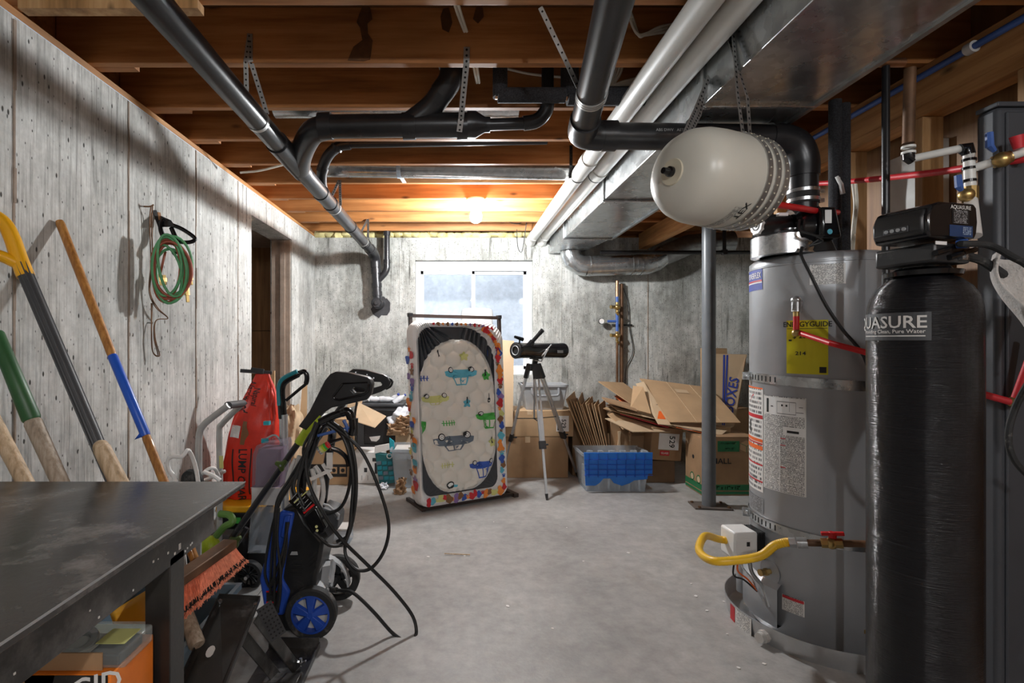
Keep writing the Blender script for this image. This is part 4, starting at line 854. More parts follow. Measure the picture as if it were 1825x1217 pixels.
def car(cx, cy, wd, mt, tall=.5, clipL=None, clipR=None):   # upside-down printed car: wheels on top, cabin below
    h = wd*.17
    body_ = [(-.5, h*.9/wd), (-.47, .2*h/wd), (-.36, -.1*h/wd), (-.22, -.15*h/wd), (.22, -.15*h/wd), (.38, -.1*h/wd), (.48, .2*h/wd), (.5, h*.9/wd), (.3, h*1.15/wd), (-.3, h*1.15/wd)]
    P = [(cx+x*wd, cy+y*wd) for x, y in body_]
    cab = [(cx-.24*wd, cy-.1*h), (cx-.16*wd, cy-tall*wd*.42), (cx+.16*wd, cy-tall*wd*.42), (cx+.27*wd, cy-.1*h)]
    def cl(L):
        return [(min(max(x, -.338 if clipL is None else clipL), .265 if clipR is None else clipR), y) for x, y in L]
    o = dec(cl(P), mt, mat); dec(cl(cab), mt, o)
    for s in (-1, 1): dec(cl([(cx+s*.02*wd, cy-.02*h-.01), (cx+s*.02*wd, cy-tall*wd*.36), (cx+s*.14*wd, cy-tall*wd*.36), (cx+s*.20*wd, cy-.02*h-.01)]), 'quilt', o, .0008)
    for s in (-.31, .33):
        c = (cx+s*wd, cy+h*1.15)
        if not -.32 < c[0] < .25: continue
        ringdec(c, .0, wd*.085, 'ink', o, .002); ringdec(c, 0, wd*.06, 'white', o, .004); ringdec(c, wd*.028, wd*.036, 'ink', o, .006)
def zz(x, y): return ((x-440-14*(y-600)/500)*.00148-.004, 1.405*(1172-y)/1065)      # from the enlarged photo crop
for x, y, wd, mt, tl in ((428, 432, .265, 'c_teal', .62), (290, 570, .215, 'c_lemon', .3), (390, 825, .325, 'c_slate', .36), (550, 980, .225, 'c_blue', .9)): u, v = zz(x, y); car(u, v, wd, mt, tl)
u, v = zz(590, 693); car(u, v, .225, 'c_green', .85); u, v = zz(592, 300); car(u+.02, v, .13, 'c_blue', 1.1)
for x, y, mt in ((575, 435, 'c_green'), (465, 590, 'c_teal'), (612, 838, 'c_lemon'), (448, 315, 'c_lemon')):
    u, v = zz(x, y); dec([(u+.030*(1+.25*math.sin(5*a*PI/10))*math.cos(a*PI/10)-.003, v+.032*(1+.25*math.sin(5*a*PI/10))*math.sin(a*PI/10)) for a in range(20)], mt, mat)
for x, y in ((307, 300), (570, 420), (462, 578), (605, 828)):
    u, v = zz(x, y); dec([(u-.006, v+.03), (u+.006, v+.032), (u+.003, v), (u+.009, v-.02), (u+.002, v-.016), (u-.004, v-.026), (u-.004, v-.004)], 'ink', mat, .001)
u, v = zz(588, 570); dec([(u-.009, v-.03), (u-.010, v), (u-.003, v+.004), (u-.001, v+.04), (u+.003, v+.04), (u+.003, v+.004), (u+.009, v), (u+.009, v-.03), (u, v-.036)], 'ink', mat); ringdec((u, v-.018), 0, .005, 'quilt', mat, .001)
for x, y, mt, n2 in ((362, 700, 'c_green', 5), (233, 437, 'c_blue', 3), (352, 942, 'c_lemon', 5)):
    u, v = zz(x, y); L = .011*n2; dec([(u-L, v+.003), (u+L, v+.003), (u+L, v-.003), (u-L, v-.003)], mt, mat)
    for k in range(n2): q = u+(k-(n2-1)/2)*.021; dec([(q-.003, v+.020), (q+.003, v+.020), (q+.004, v-.020), (q-.004, v-.020)], mt, mat, .0006)
u, v = zz(232, 715); dec([(u-.02, v+.05), (u+.02, v+.04), (u+.01, v-.02), (u-.015, v-.05)], 'c_green', mat); u, v = zz(370, 1060); ringdec((u, v), 0, .030, 'ink', mat); ringdec((u, v), 0, .021, 'white', mat, .004); dec([(u+.02, v), (u+.06, v-.005), (u+.05, v-.02), (u+.02, v-.02)], 'c_teal', mat)
# plain coloured shapes printed on the fitted sheet (paws, stars, splashes)
rp = random.Random(11); PC = ['c_orange', 'c_brown', 'ink_red', 'c_blue', 'c_lemon', 'c_purple', 'c_teal', 'c_orange', 'ink_red']
def sprint(u, v, n0, r, mt, kind, side=False):
    f = (lambda a, b: ml(-.3685, v+b, n0-.07+a)) if side else (lambda a, b: ml(u+a, v+b, n0))
    if side: f = lambda a, b: ml(-.3725-.0, v+b, n0+a)
    mb = MB()
    if kind == 0: mb.poly([f(r*(1+.3*math.sin(3*t*PI/8+v*40))*math.cos(t*PI/8), 1.2*r*(1+.25*math.cos(2*t*PI/8+u*30))*math.sin(t*PI/8)) for t in range(16)])
    elif kind == 1: mb.poly([f(r*(.45 if t % 2 else 1)*math.sin(t*PI/5), r*(.45 if t % 2 else 1)*math.cos(t*PI/5)) for t in range(10)])
    else:
        mb.poly([f(.6*r*math.cos(t*PI/5), .5*r*math.sin(t*PI/5)-.2*r) for t in range(10)])
        for a in (-.55, 0, .55): mb.poly([f(a*r+.24*r*math.cos(t*PI/4), .55*r-.2*abs(a)*r+.26*r*math.sin(t*PI/4)) for t in range(8)])
    mb.build('sheet_print', mt, mat, smooth=0)
for i in range(26):
    v = 1.20-i*.045; sprint(.316+rp.uniform(-.018, .014), v, .021+.0004*(i % 3), rp.uniform(.018, .030), PC[rp.randrange(9)], (0, 0, 0, 2)[i % 4])
for i in range(20): sprint(-.30+i*.031, .050+rp.uniform(-.012, .012), .021+.0004*(i % 3), rp.uniform(.018, .030), PC[rp.randrange(9)], (0, 0, 2, 0)[i % 4])
for i in range(14): sprint(-.22+i*.037, 1.380-.0006*max(0, i-6)**2, .0205, rp.uniform(.008, .015), PC[rp.randrange(9)], 0)
for i in range(12): a = i/11; sprint(.19+.12*math.sin(a*1.45), 1.345-.19*a**1.3, .021+.0004*(i % 3), rp.uniform(.014, .024), PC[(0, 2, 8, 7)[i % 4]], 0)
for i in range(27): sprint(0, .12+i*.041, -.075+rp.uniform(-.045, .045), rp.uniform(.024, .046), PC[rp.randrange(9)], (0, 0, 1, 2)[i % 4], True)
bf = thing('bed_frame', 'dark brown metal bed frame stood on end behind the printed mattress', 'bed frame', tuple(O-nn*.2))
def fb(u0, v0, n0, u1, v1, n1, w=.028, nm='rail', mt='bed_metal'): return MB().bar(ml(u0, v0, n0), ml(u1, v1, n1), w, w, up=nn).build(nm, mt, bf, bevel=.002)
NB = -.172
fb(-.312, -.035, NB, -.312, 1.462, NB, nm='post'); fb(.455, -.035, NB, .455, 1.462, NB, nm='post'); fb(-.31, 1.448, NB, .45, 1.448, NB); fb(-.31, .02, NB, .45, .02, NB)
for v in (.35, .75, 1.1): fb(-.31, v, NB-.01, .45, v, NB-.01, .02, 'slat')
fb(.10, 1.25, NB+.002, .45, 1.25, NB+.002, .04, 'slat', 'card_light')
for s in (-.312, .455): MB().bar(ml(s, 1.44, NB), ml(s, 1.47, NB), .038, .038, up=nn).build('post_cap', 'black_plastic', bf, bevel=.003)
MB().bar(ml(-.325, -.022, -.02), ml(-.325, -.022, -.30), .03, .025).build('foot_rail', 'bed_metal', bf); MB().bar(ml(.44, -.02, .01), ml(.44, -.02, -.30), .045, .03).build('foot_rail', 'bed_metal', bf)
MB().bar(ml(-.34, -.014, -.02), ml(.45, -.014, -.02), .03, .02).build('foot_rail', 'bed_metal', bf)
q = MB().tube([ml(.385, .0, -.20), ml(.395, .66, -.20), ml(.388, .70, -.20), ml(.375, .72, -.17)], .012, 8).tube([ml(.385, .05, -.27), ml(.395, .60, -.27), ml(.392, .66, -.23)], .010, 8).build('folded_leg', 'bed_metal', bf)
for v in (.2, .36, .52): MB().bar(ml(.39, v, -.20), ml(.392, v, -.27), .012, .008).build('leg_brace', 'bed_metal', q)

# white drum lamp behind the mattress
fl = thing('floor_lamp', 'white drum shaded lamp standing behind the mattress before the window', 'lamp', (.21, 5.3, 0))
MB().lathe([(0, 0), (.13, 0), (.13, .02), (.02, .035), (.012, .06), (.012, 1.30), (0, 1.30)], (.21, 5.3, 0), n=24).build('stand', 'alu', fl)
MB().lathe([(.165, 1.28), (.165, 1.60), (.158, 1.635), (.13, 1.648), (0, 1.65)], (.21, 5.3, 0), n=40).build('shade', 'white', fl)

# ================================================================ TELESCOPE ON TRIPOD
tp = thing('tripod', 'silver aluminium tripod with three legs beside the mattress', 'tripod', (.86, 4.62, 0))
apx = at(952, 652, 4.60)
for ft, nm in ((at(975, 891, 4.225), 0), (at(1030, 849, 4.955), 1), (V((.40, 4.72, 0)), 2)):
    ft.z = .0; d = ft-apx; t0 = apx+V((d.x, d.y, 0)).normalized()*.05
    L = MB(); sd = d.cross(V((0,0,1))).normalized()*.017
    for s in (-1, 1): L.bar(t0+sd*s, t0+sd*s+(ft-t0)*.60, .014, .018)
    o = L.build('leg', 'alu', tp, bevel=.002)
    MB().bar(t0+(ft-t0)*.35, t0+(ft-t0)*.965, .020, .014).build('lower_leg', 'alu', o)
    MB().bar(t0+(ft-t0)*.575, t0+(ft-t0)*.635, .058, .032).cyl(t0+(ft-t0)*.6, t0+(ft-t0)*.6+V((.05, -.01, 0)), .008, n=8).build('leg_clamp', 'black_plastic', o, bevel=.003)
    MB().cyl(t0+(ft-t0)*.955, ft, .014, .009, 10).build('foot', 'rubber', o)
    MB().bar(t0-(ft-t0)*.02, t0+(ft-t0)*.10, .06, .035).build('leg_bracket', 'black_plastic', o, bevel=.004)
    MB().bar(apx-V((0,0,.47)), t0+(ft-t0)*.44, .012, .006).build('brace', 'black_plastic', tp)
MB().cyl(apx-V((0,0,.04)), apx+V((0,0,.02)), .048, .04, 18).build('hub', 'black_plastic', tp); MB().cyl(apx-V((0,0,.04)), apx-V((0,0,.47)), .008, n=8).build('centre_rod', 'alu', tp)
sc_ = thing('telescope', 'black reflector telescope tube mounted on the silver tripod', 'telescope', tuple(apx+V((0,0,.03))))
T0, T1 = at(919, 624, 4.42), at(1003, 624, 4.82); ta = (T1-T0).normalized(); tw = ta.cross(V((0,0,1))).normalized(); LT = (T1-T0).length; RT = .068
MB().lathe([(RT-.004, .03), (RT-.004, -.0), (RT+.003, -.0), (RT+.003, .035), (RT, .04), (RT, LT-.04), (RT+.003, LT-.035), (RT+.003, LT), (.05, LT+.008), (0, LT+.008)], T0, ta, 40).build('tube', 'gloss_black', sc_)
e = MB().lathe([(0, .004), (.035, .004), (.038, -.004), (.062, -.004), (RT, .006)], T0, ta, 32).build('dust_cap', 'black_plastic', sc_); MB().lathe([(.036, -.006), (.040, -.009), (.043, -.006)], T0, ta, 28).build('cap_ring', 'grey_plastic', e)
cp = V((T0.x+ta.x*.26, T0.y+ta.y*.26, T0.z)); MB().bar(cp-ta*.06-V((0,0,RT+.006)), cp+ta*.06-V((0,0,RT+.006)), .05, .012).cyl(apx+V((0,0,.01)), cp-V((0,0,RT+.008)), .022, .026, 16).build('mount', 'black_plastic', sc_)
MB().tube([cp-ta*.02-V((0,0,RT+.02))-tw*-.0, cp-ta*.03-V((0,0,RT+.03))+tw*.09, cp+V((0,0,.01))+tw*.09+ta*.06], .006, 8).build('slow_motion_rod', 'steel', sc_)
MB().tube([cp+ta*.12+tw*.075+V((0,0,.05)), cp-ta*.02+tw*.085-V((0,0,.05))], .006, 8).ball(cp+ta*.05+tw*.08, .013).build('tension_rod', 'steel', sc_)
MB().bar(T0+ta*(LT-.16)+tw*(RT+.001)-V((0,0,.01)), T0+ta*(LT-.08)+tw*(RT+.001)-V((0,0,.01)), .025, .002, up=tw).build('name_plate', 'grey_plastic', sc_)
fo = at(940, 618, 4.50); dz = (at(965, 590, 4.42)-fo).normalized()
MB().cyl(fo, fo+dz*.07, .026, n=18).cyl(fo+dz*.06, fo+dz*.18, .017, n=18).cyl(fo+dz*.17, fo+dz*.21, .019, n=18).ball(fo+V((-.01, -.03, 0)), .014).build('focuser', 'gloss_black', sc_)
fs = at(926, 617, 4.46); MB().cyl(fs, fs+V((.0, 0, .06)), .007, n=8).cyl(fs+V((-.045, -.03, .085)), fs+V((.03, .02, .062)), .012, .017, 14).build('finder_scope', 'gloss_black', sc_)

# ================================================================ CARDBOARD BOXES
def carton(name, label, c, size, rz, mt='card', h0=0, grp=None, open_=True, tape=True):
    w_, d_, h_ = size; t = thing(name, label, 'box', (c[0], c[1], h0), grp)
    m = MX.Translation((c[0], c[1], h0)) @ MX.Rotation(rz, 4, 'Z'); x, y = w_/2, d_/2
    MB().box(-x, x, -y, y, .001, h_-.006, m).build('body', mt, t, bevel=.004)
    for s in (-1, 1): MB().box(-x, x, (.002 if s > 0 else -y), (y if s > 0 else -.002), h_-.005, h_, m).build('flap', mt, t)
    if tape: MB().box(-.024, .024, -y-.0008, y+.0008, h_*.86, h_+.0006, m).xf(MX.Identity(4)).build('tape', 'card_light', t)
    return t, m
def fp(m, x, z, y): return m @ V((x, y, z))
t, m = carton('cardboard_box', 'plain brown cardboard box on the floor behind the tripod, under the numbered box', (.68, 5.12), (.78, .42, .395), 0, 'card_dark', 0, 'moving boxes')
t, m = carton('cardboard_box', 'brown cardboard box with a white 529 label on top of the plain one', (.70, 5.11), (.84, .40, .245), .0, 'card', .397, 'moving boxes')
MB().box(.255, .375, -.203, -.2008, .05, .20, m).build('label', 'paper', t); lettering('529', .058, 'ink', t, m @ V((.325, -.2038, .125)), (0, 0, -1), (1, 0, 0)); MB().box(.265, .285, -.2036, -.2030, .06, .19, m).build('label_bars', 'abs_dusty', t)
t, m = carton('cardboard_box', 'dim brown box beside the numbered one, behind the flattened cardboard', (1.30, 5.18), (.34, .36, .62), .0, 'card_dark', 0, 'moving boxes', tape=False)
tag(MB().prism([at(878, 760, 4.85), at(914, 760, 4.85), at(916, 607, 4.98), at(880, 604, 4.98)], (0, .02, 0)).build('cardboard_sheet', 'card_light'), 'tall pale tan card panel leaning just right of the bed frame', 'cardboard', 'flattened cardboard boxes')
# grey tote
gt = thing('storage_tote', 'light grey plastic tote with a grip handle on the numbered brown box', 'tote', (.86, 5.12, .643))
def tub(par, c, z0, wb_, wt, db, dt_, h, mt, nm='tub', lip=.012, m=None, th=.006):
    P = lambda w, d, z: [V((c[0]+s*w/2, c[1]+q*d/2, z)) for s, q in ((-1,-1), (1,-1), (1,1), (-1,1))]
    mb = MB(); L = [P(wb_, db, z0), P(wt, dt_, z0+h), P(wt+2*lip, dt_+2*lip, z0+h), P(wt+2*lip, dt_+2*lip, z0+h+.02), P(wt-.01, dt_-.01, z0+h+.02), P(wb_-.012, db-.012, z0+th)]
    if m: L = [[m @ p for p in r] for r in L]
    for a, b in zip(L, L[1:]): mb.ring(a, b)
    mb.poly(L[0][::-1]); mb.poly(L[-1]); return mb.build(nm, mt, par, bevel=.008)
tub(gt, (.86, 5.12), .645, .36, .43, .24, .30, .225, 'grey_plastic')
MB().tube(sm([(.73, 4.962, .86), (.735, 4.95, .80), (.78, 4.95, .785), (.94, 4.95, .785), (.985, 4.95, .80), (.99, 4.962, .86)], 4), .012, 8).build('handle', 'tote_grey', gt)

# blue lidded clear crate
cr = thing('storage_crate', 'clear plastic crate with a hinged bright blue lid flap hanging over its front', 'crate', (1.39, 4.60, 0))
tub(cr, (1.39, 4.62), .002, .52, .58, .30, .34, .315, 'clear_bin', 'crate', .012)
yb = 4.437; prof = [(1.098, .352), (1.692, .352), (1.692, .165), (1.655, .165), (1.650, .120), (1.535, .108), (1.50, .085), (1.43, .060), (1.36, .085), (1.33, .125), (1.27, .125), (1.235, .085), (1.20, .062), (1.115, .062)]
lid = MB().prism([(x, yb-.0-.012*(z-.06)/.3, z) for x, z in prof], (0, -.010, 0)).build('lid_flap', 'bluelid', cr, bevel=.003)
for k in range(4): MB().box(1.10, 1.69, yb-.028, yb-.012, .155+.045*k, .158+.045*k).build('lid_rib', 'blue', lid)
for k in range(7): MB().box(1.14+.08*k, 1.142+.08*k, yb-.027, yb-.012, .14, .345).build('lid_rib', 'blue', lid)
for k in range(6): MB().box(1.13+.095*k, 1.175+.095*k, yb-.02, yb+.02, .345, .365).build('hinge', 'clear_bin', cr)
rr_ = random.Random(21)
for i in range(16): 
    x = 1.15+i*.0298; tag(MB().box(x, x+.018, 4.50, 4.72, .010, .20+rr_.uniform(-.02, .025)).build('folder', 'tote_grey' if i % 3 else 'paper'), 'thin upright folder packed inside the clear crate under the blue lid', 'folder', 'folders in the clear crate')
# flattened cardboard standing in / behind the crate
def sheet(label, P, mt='card', t=.006, grp='flattened cardboard boxes', fold=None, name='cardboard_sheet'):
    P = [V(p) for p in P]; n = (P[1]-P[0]).cross(P[-1]-P[0]).normalized()
    o = MB().prism(P, n*t).build(name, mt); tag(o, label, 'cardboard', grp)
    return o
pos = ['first', 'second', 'third', 'fourth', 'fifth', 'sixth', 'seventh', 'eighth', 'ninth', 'tenth', 'eleventh']
for i in range(11):
    b = at(1046+i*3.7, 806, 4.80); tpx = at(1009+i*5.6+rr_.uniform(-1.5, 1.5), 716+rr_.uniform(-5, 5)+(3 if i > 7 else 0), 4.80); dy = rr_.uniform(.28, .36); sk = rr_.uniform(.05, .13)
    b2 = b+V((.03+sk*.2, dy, 0)); t2 = tpx+V((.05+sk, dy, rr_.uniform(-.03, .05)))
    sheet('flattened carton on edge by the blue lidded crate, %s from the left' % pos[i], [b, b2, t2, tpx], ('card', 'card_dark', 'card_dark')[i % 3], .009)
for i in range(7):
    x = 1.455+i*.033; tl_ = .04*((i*5) % 3-1)
    sheet('short folded carton standing behind the blue lid, %s from the left' % pos[i], [(x, 4.84, .06), (x+.01, 5.1, .06), (x+.02+tl_, 5.1, .43+.03*(i % 3)), (x+.012+tl_, 4.84, .44+.02*(i % 2))], ('card', 'card_light')[i % 2], .014)
# the loose pile
def qsheet(label, px4, mt='card', t=.006, grp='flattened cardboard boxes'): return sheet(label, [at(*p) for p in px4], mt, t, grp)
tag(MB().box(1.46, 2.0, 4.86, 5.42, .002, .62).build('cardboard_box', 'card_dark', bevel=.004), 'dark brown closed box buried under the cardboard pile', 'box', 'moving boxes')
pile = [('long brown sheet low in the pile, its end near the fan', [(1075, 728, 4.85), (1205, 763, 4.70), (1230, 742, 5.25), (1100, 720, 5.35)], 'card'),
        ('brown sheet with a white sticker lying in the pile', [(1082, 738, 4.75), (1110, 765, 4.62), (1190, 762, 4.9), (1120, 728, 5.2)], 'card'),
        ('orange edged sheet poking out of the pile', [(1095, 706, 5.1), (1128, 732, 4.9), (1165, 738, 5.1), (1120, 705, 5.4)], 'ink_orange'),
        ('pale sheet over the orange one at the top left of the pile', [(1066, 680, 5.1), (1130, 724, 4.9), (1165, 722, 5.15), (1110, 682, 5.45)], 'card'),
        ('darker sheet in the middle of the cardboard pile', [(1080, 722, 4.95), (1150, 745, 4.8), (1210, 738, 5.1), (1120, 716, 5.4)], 'card_dark'),
        ('red rimmed sheet low in the cardboard pile', [(1105, 738, 4.82), (1190, 762, 4.68), (1215, 755, 4.95), (1135, 734, 5.2)], 'ink_red'),
        ('thin brown sheet lowest in the cardboard pile', [(1078, 746, 4.70), (1128, 770, 4.58), (1228, 770, 4.8), (1180, 744, 5.2)], 'card_light')]
for l_, p_, m_ in pile: qsheet(l_, p_, m_, .008)
for i, (a, b) in enumerate((((1085, 742), (1180, 765)), ((1092, 726), (1190, 752)), ((1100, 732), (1175, 748)), ((1080, 716), (1135, 733)))):
    p0, p1 = at(a[0], a[1], 4.86-.05*i), at(b[0], b[1], 4.72-.03*i); sheet('crumpled strip of brown card in the pile, %s from the bottom' % pos[i], [p0, p1, p1+V((.04, .25, .03)), p0+V((.03, .25, .01))], ('card_edge', 'card_dark')[i % 2], .012)
o = qsheet('upright torn box end with a stamped number in the pile', [(1123, 728, 4.72), (1160, 738, 4.66), (1146, 690, 4.86), (1128, 688, 4.92)], 'card', .01)
sh = qsheet('sheet with an orange square and blue mark slanting down beside the big brown sheet', [(1173, 756, 4.56), (1196, 758, 4.555), (1147, 680, 5.0), (1133, 684, 5.0)], 'card_light', .006)
q0 = [at(*p) for p in ((1173, 756, 4.56), (1196, 758, 4.555), (1147, 680, 5.0), (1133, 684, 5.0))]
def onq(u, v): a = q0[0].lerp(q0[1], u); b = q0[3].lerp(q0[2], u); return a.lerp(b, v)
qn_ = (q0[1]-q0[0]).cross(q0[3]-q0[0]).normalized(); qs = 1 if qn_.y < 0 else -1
def qmark(us, mt, nm='print'): MB().prism([onq(u, v)+qn_*qs*(.0075 if qs > 0 else .0012) for u, v in us], qn_*qs*.0005).build(nm, mt, sh, smooth=0)
try:
    for us, mt in (([(.15,.12), (.85,.12), (.85,.30), (.15,.30)], 'ink_orange'), ([(.42,.15), (.78,.15), (.78,.27), (.42,.27)], 'card_light'), ([(.2,.34), (.7,.34), (.75,.42), (.25,.42)], 'c_slate'), ([(-.0,.44), (1,.44), (1,.45), (0,.45)], 'ink')): qmark(us, mt)
finally: pass
bs = thing('cardboard_sheet', 'big unfolded brown box sheet resting over the top of the pile', 'cardboard', tuple(at(1196, 752, 4.56)), 'flattened cardboard boxes')
B = [(1194, 752, 4.54), (1320, 753, 4.50), (1262, 690, 5.05), (1140, 674, 5.10)]; Bp = [at(*p) for p in B]
def bq(u, v): a = Bp[0].lerp(Bp[1], u); b = Bp[3].lerp(Bp[2], u); p = a.lerp(b, v); p.z += .012*math.sin(PI*v)*(.3+.7*u); return p
for u0, u1 in ((0, .385), (.389, .72), (.724, 1)): MB().grid(lambda a, b: bq(u0+(u1-u0)*a, b), 3, 8).build('panel', 'card', bs, solid=.006, smooth=0)
for u0 in (.387, .722): MB().tube([bq(u0, v/8)+V((0, -.004, .002)) for v in range(9)], .0022, 6).build('crease', 'card_edge', bs)
MB().prism([bq(.42, .70)+V((0,-.005,.004)), bq(.60, .70)+V((0,-.005,.004)), bq(.60, .80)+V((0,-.005,.004)), bq(.42, .80)+V((0,-.005,.004))], (0, -.0004, .0004)).build('tape', 'card_light', bs)
fl_ = sheet('lower flap of the big sheet with an orange rim along its front edge', [at(1196, 757, 4.55), at(1285, 776, 4.45), at(1305, 760, 4.6), at(1215, 752, 4.7)], 'card_light', .006); 
MB().bar(at(1205, 761, 4.53), at(1285, 778, 4.445), .006, .004).build('orange_rim', 'ink_orange', fl_); fl_.children[0].matrix_parent_inverse = fl_.matrix_basis.inverted()
# box with the second 529 label, tipped
bx = thing('cardboard_box', 'tipped brown box with a 529 label and red glass sticker behind the blue crate', 'box', (1.83, 4.75, .2), 'moving boxes')
mm = MX.Translation(at(1186, 820, 4.72)) @ MX.Rotation(.08, 4, 'Y') @ MX.Rotation(.10, 4, 'Z')
MB().box(-.15, .15, 0, .14, .0, .30, mm).build('body', 'card_dark', bx, bevel=.005)
MB().box(-.08, .115, -.003, -.0008, .10, .25, mm).build('label', 'paper', bx); lettering('529', .075, 'ink', bx, mm @ V((.045, -.0038, .175)), mm.to_3x3() @ V((0, 0, -1)), mm.to_3x3() @ V((1, 0, 0)))
MB().box(-.06, .03, -.003, -.0008, .045, .09, mm).build('sticker', 'ink_red', bx); lettering('GLASS', .026, 'paper', bx, mm @ V((-.015, -.0038, .067)), mm.to_3x3() @ V((1, 0, 0)), mm.to_3x3() @ V((0, 0, 1)))
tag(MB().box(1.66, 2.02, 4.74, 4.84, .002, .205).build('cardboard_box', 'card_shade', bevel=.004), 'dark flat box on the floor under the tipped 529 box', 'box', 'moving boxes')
# SMALL moving box
Y0 = 4.335; sb, m = carton('cardboard_box', 'brown moving box printed SMALL with green bands beside the steel post', (2.315, 4.50), (.47, .31, .50), -.0, 'card_dark', 0, 'moving boxes', tape=False)
F = lambda x, z: m @ V((x, -.1562, z))
def fr(x0, x1, z0, z1, mt, nm='print'): MB().box(x0, x1, -.1562, -.1552, z0, z1, m).build(nm, mt, sb)
fr(-.235, .235, .045, .095, 'ink_green'); fr(-.235, .235, .012, .036, 'ink_green'); fr(-.10, .085, .375, .465, 'ink_green'); fr(-.215, -.13, .275, .335, 'ink_green')
fr(-.205, -.14, .283, .291, 'card_dark'); fr(-.205, -.14, .305, .327, 'card_dark')
lettering('SMALL', .066, 'ink', sb, F(-.085, .292), sx=1.05); lettering('17" x 11" x 12"', .036, 'card_light', sb, F(-.02, .068), bold=.03); lettering('1.5 CUBIC FEET', .020, 'card', sb, F(-.01, .445), bold=.03); lettering('16" x 12"', .020, 'card', sb, F(.0, .400), bold=.03)
hx = [(.145+.062*math.sin(k*PI/3), .42+.052*math.cos(k*PI/3)) for k in range(6)]
MB().poly([F(x, z) for x, z in hx]).build('box_drawing', 'card', sb, smooth=0)
for a, b in (((.145, .42), hx[5]), ((.145, .42), hx[1]), ((.145, .42), hx[3])): MB().bar(F(*a), F(*b), .004, .001, up=(0, 1, 0)).build('drawing_line', 'ink_green', sb)
G = lambda y, z: m @ V((-.2358, y, z))
for z0, z1, mt in ((.045, .095, 'ink_green'), (.012, .036, 'ink_green')): MB().box(-.2358, -.2348, -.155, .155, z0, z1, m).build('print', mt, sb)
for y in (-.10, .02): MB().poly([G(y+.04*math.cos(k*PI/4+.39), .125+.04*math.sin(k*PI/4+.39)) for k in range(8)]).build('print', 'ink_green', sb, smooth=0); MB().poly([m @ V((-.2362, y+.028*math.cos(k*PI/4+.39), .125+.028*math.sin(k*PI/4+.39))) for k in range(8)]).build('print', 'card_light', sb, smooth=0)
MB().cyl(m @ V((-.2345, .0, .30)), m @ V((-.2365, .0, .30)), .018, n=14).build('hand_hole', 'hole', sb)
MB().box(-.02, .12, .05, .06, .50, .545, m).build('flap_edge', 'card_light', sb)
# leaning flat boxes with blue print
for i in range(3):
    o_ = V((.03*i, .045*i, 0)); q = [at(1270, 775, 4.98)+o_, at(1306, 760, 4.98)+o_, at(1328, 632, 5.10)+o_, at(1258, 630, 5.10)+o_]
    s2 = sheet('tan flattened carton leaning behind the post, %s' % ('front one with blue stripes and outlined letters', 'middle one of three', 'rear one of three')[i], q, 'card_light' if i == 0 else 'card', .018)
    if i == 0:
        inv = s2.matrix_basis.inverted(); n3 = (q[1]-q[0]).cross(q[3]-q[0]).normalized(); n3 = n3 if n3.y < 0 else -n3
        fq = lambda u, v: q[0].lerp(q[1], u).lerp(q[3].lerp(q[2], u), v)+n3*.0195
        fq2 = lambda u, v: q[0].lerp(q[1], u).lerp(q[3].lerp(q[2], u), v)+n3*.0015
        up_ = (q[2]-q[1]).normalized(); sd_ = up_.cross(n3).normalized()
        sgn = fq if (q[1]-q[0]).cross(q[3]-q[0]).dot(n3) > 0 else fq2
        ch = [MB().poly([sgn(a, 0.02), sgn(a+.05, .02), sgn(a+.05, .99), sgn(a, .99)]).build('stripe', 'ink_blue', s2, smooth=0) for a in (.42, .50)]
        ch.append(lettering('BOXES', .13, 'ink_blue', s2, sgn(.74, .45)+n3*.001, up_, -sd_, sx=.9)); ch.append(MB().poly([sgn(.0, .28), sgn(.24, .28), sgn(.2, .44), sgn(.0, .40)]).build('print', 'ink_blue', s2, smooth=0))
        for c_ in ch: c_.matrix_parent_inverse = inv
t, m = carton('cardboard_box', 'small upright brown box on top behind the leaning tan cartons', (2.70, 5.38), (.17, .2, .62), .15, 'card', .62, 'moving boxes', tape=False); MB().box(-.062, -.045, -.1015, -.1005, .36, .60, m).build('label', 'paper', t)
tag(MB().box(2.55, 3.05, 5.22, 5.54, .002, .618).build('cardboard_box', 'card_dark', bevel=.005), 'dim brown box in the back corner holding up the small upright one', 'box', 'moving boxes')

# ================================================================ SPRINKLER PIPES ON THE BACK WALL
vm = thing('valve_pipes', 'copper pipes with blue fittings, gauge and brass valves on the back wall', 'pipe', (1.76, 5.5, .7))
Yv = 5.50; X = lambda px: (px-814)*Yv/912; Z = lambda py: H0-(py-608)*Yv/912
for a, b, mt in ((500, 528, 'copper'), (528, 538, 'blue_pex'), (538, 556, 'brass'), (556, 590, 'blue_pex'), (590, 605, 'brass')): MB().cyl((X(1100), Yv, Z(a)), (X(1100), Yv, Z(b)), .017, n=12).build('pipe', mt, vm)
MB().cyl((X(1100), Yv, Z(604)), (X(1100), Yv, Z(742)), .014, n=10).build('pipe', 'rusty', vm); MB().cyl((X(1109), Yv+.03, Z(505)), (X(1109), Yv+.03, Z(742)), .022, n=10).build('pipe', 'rusty', vm)
MB().cyl((X(1101), Yv, Z(572)), (X(1083), Yv, Z(572)), .014, n=10).build('pipe', 'blue_pex', vm)
g = MB().lathe([(0, -.02), (.03, -.02), (.033, .0), (.03, .012), (0, .012)], (X(1071), Yv-.02, Z(572)), (0, -1, 0), 20).build('gauge', 'black_plastic', vm); MB().lathe([(0, .0135), (.027, .0135), (.027, .011)], (X(1071), Yv-.02, Z(572)), (0, -1, 0), 20).build('gauge_face', 'paper', g)
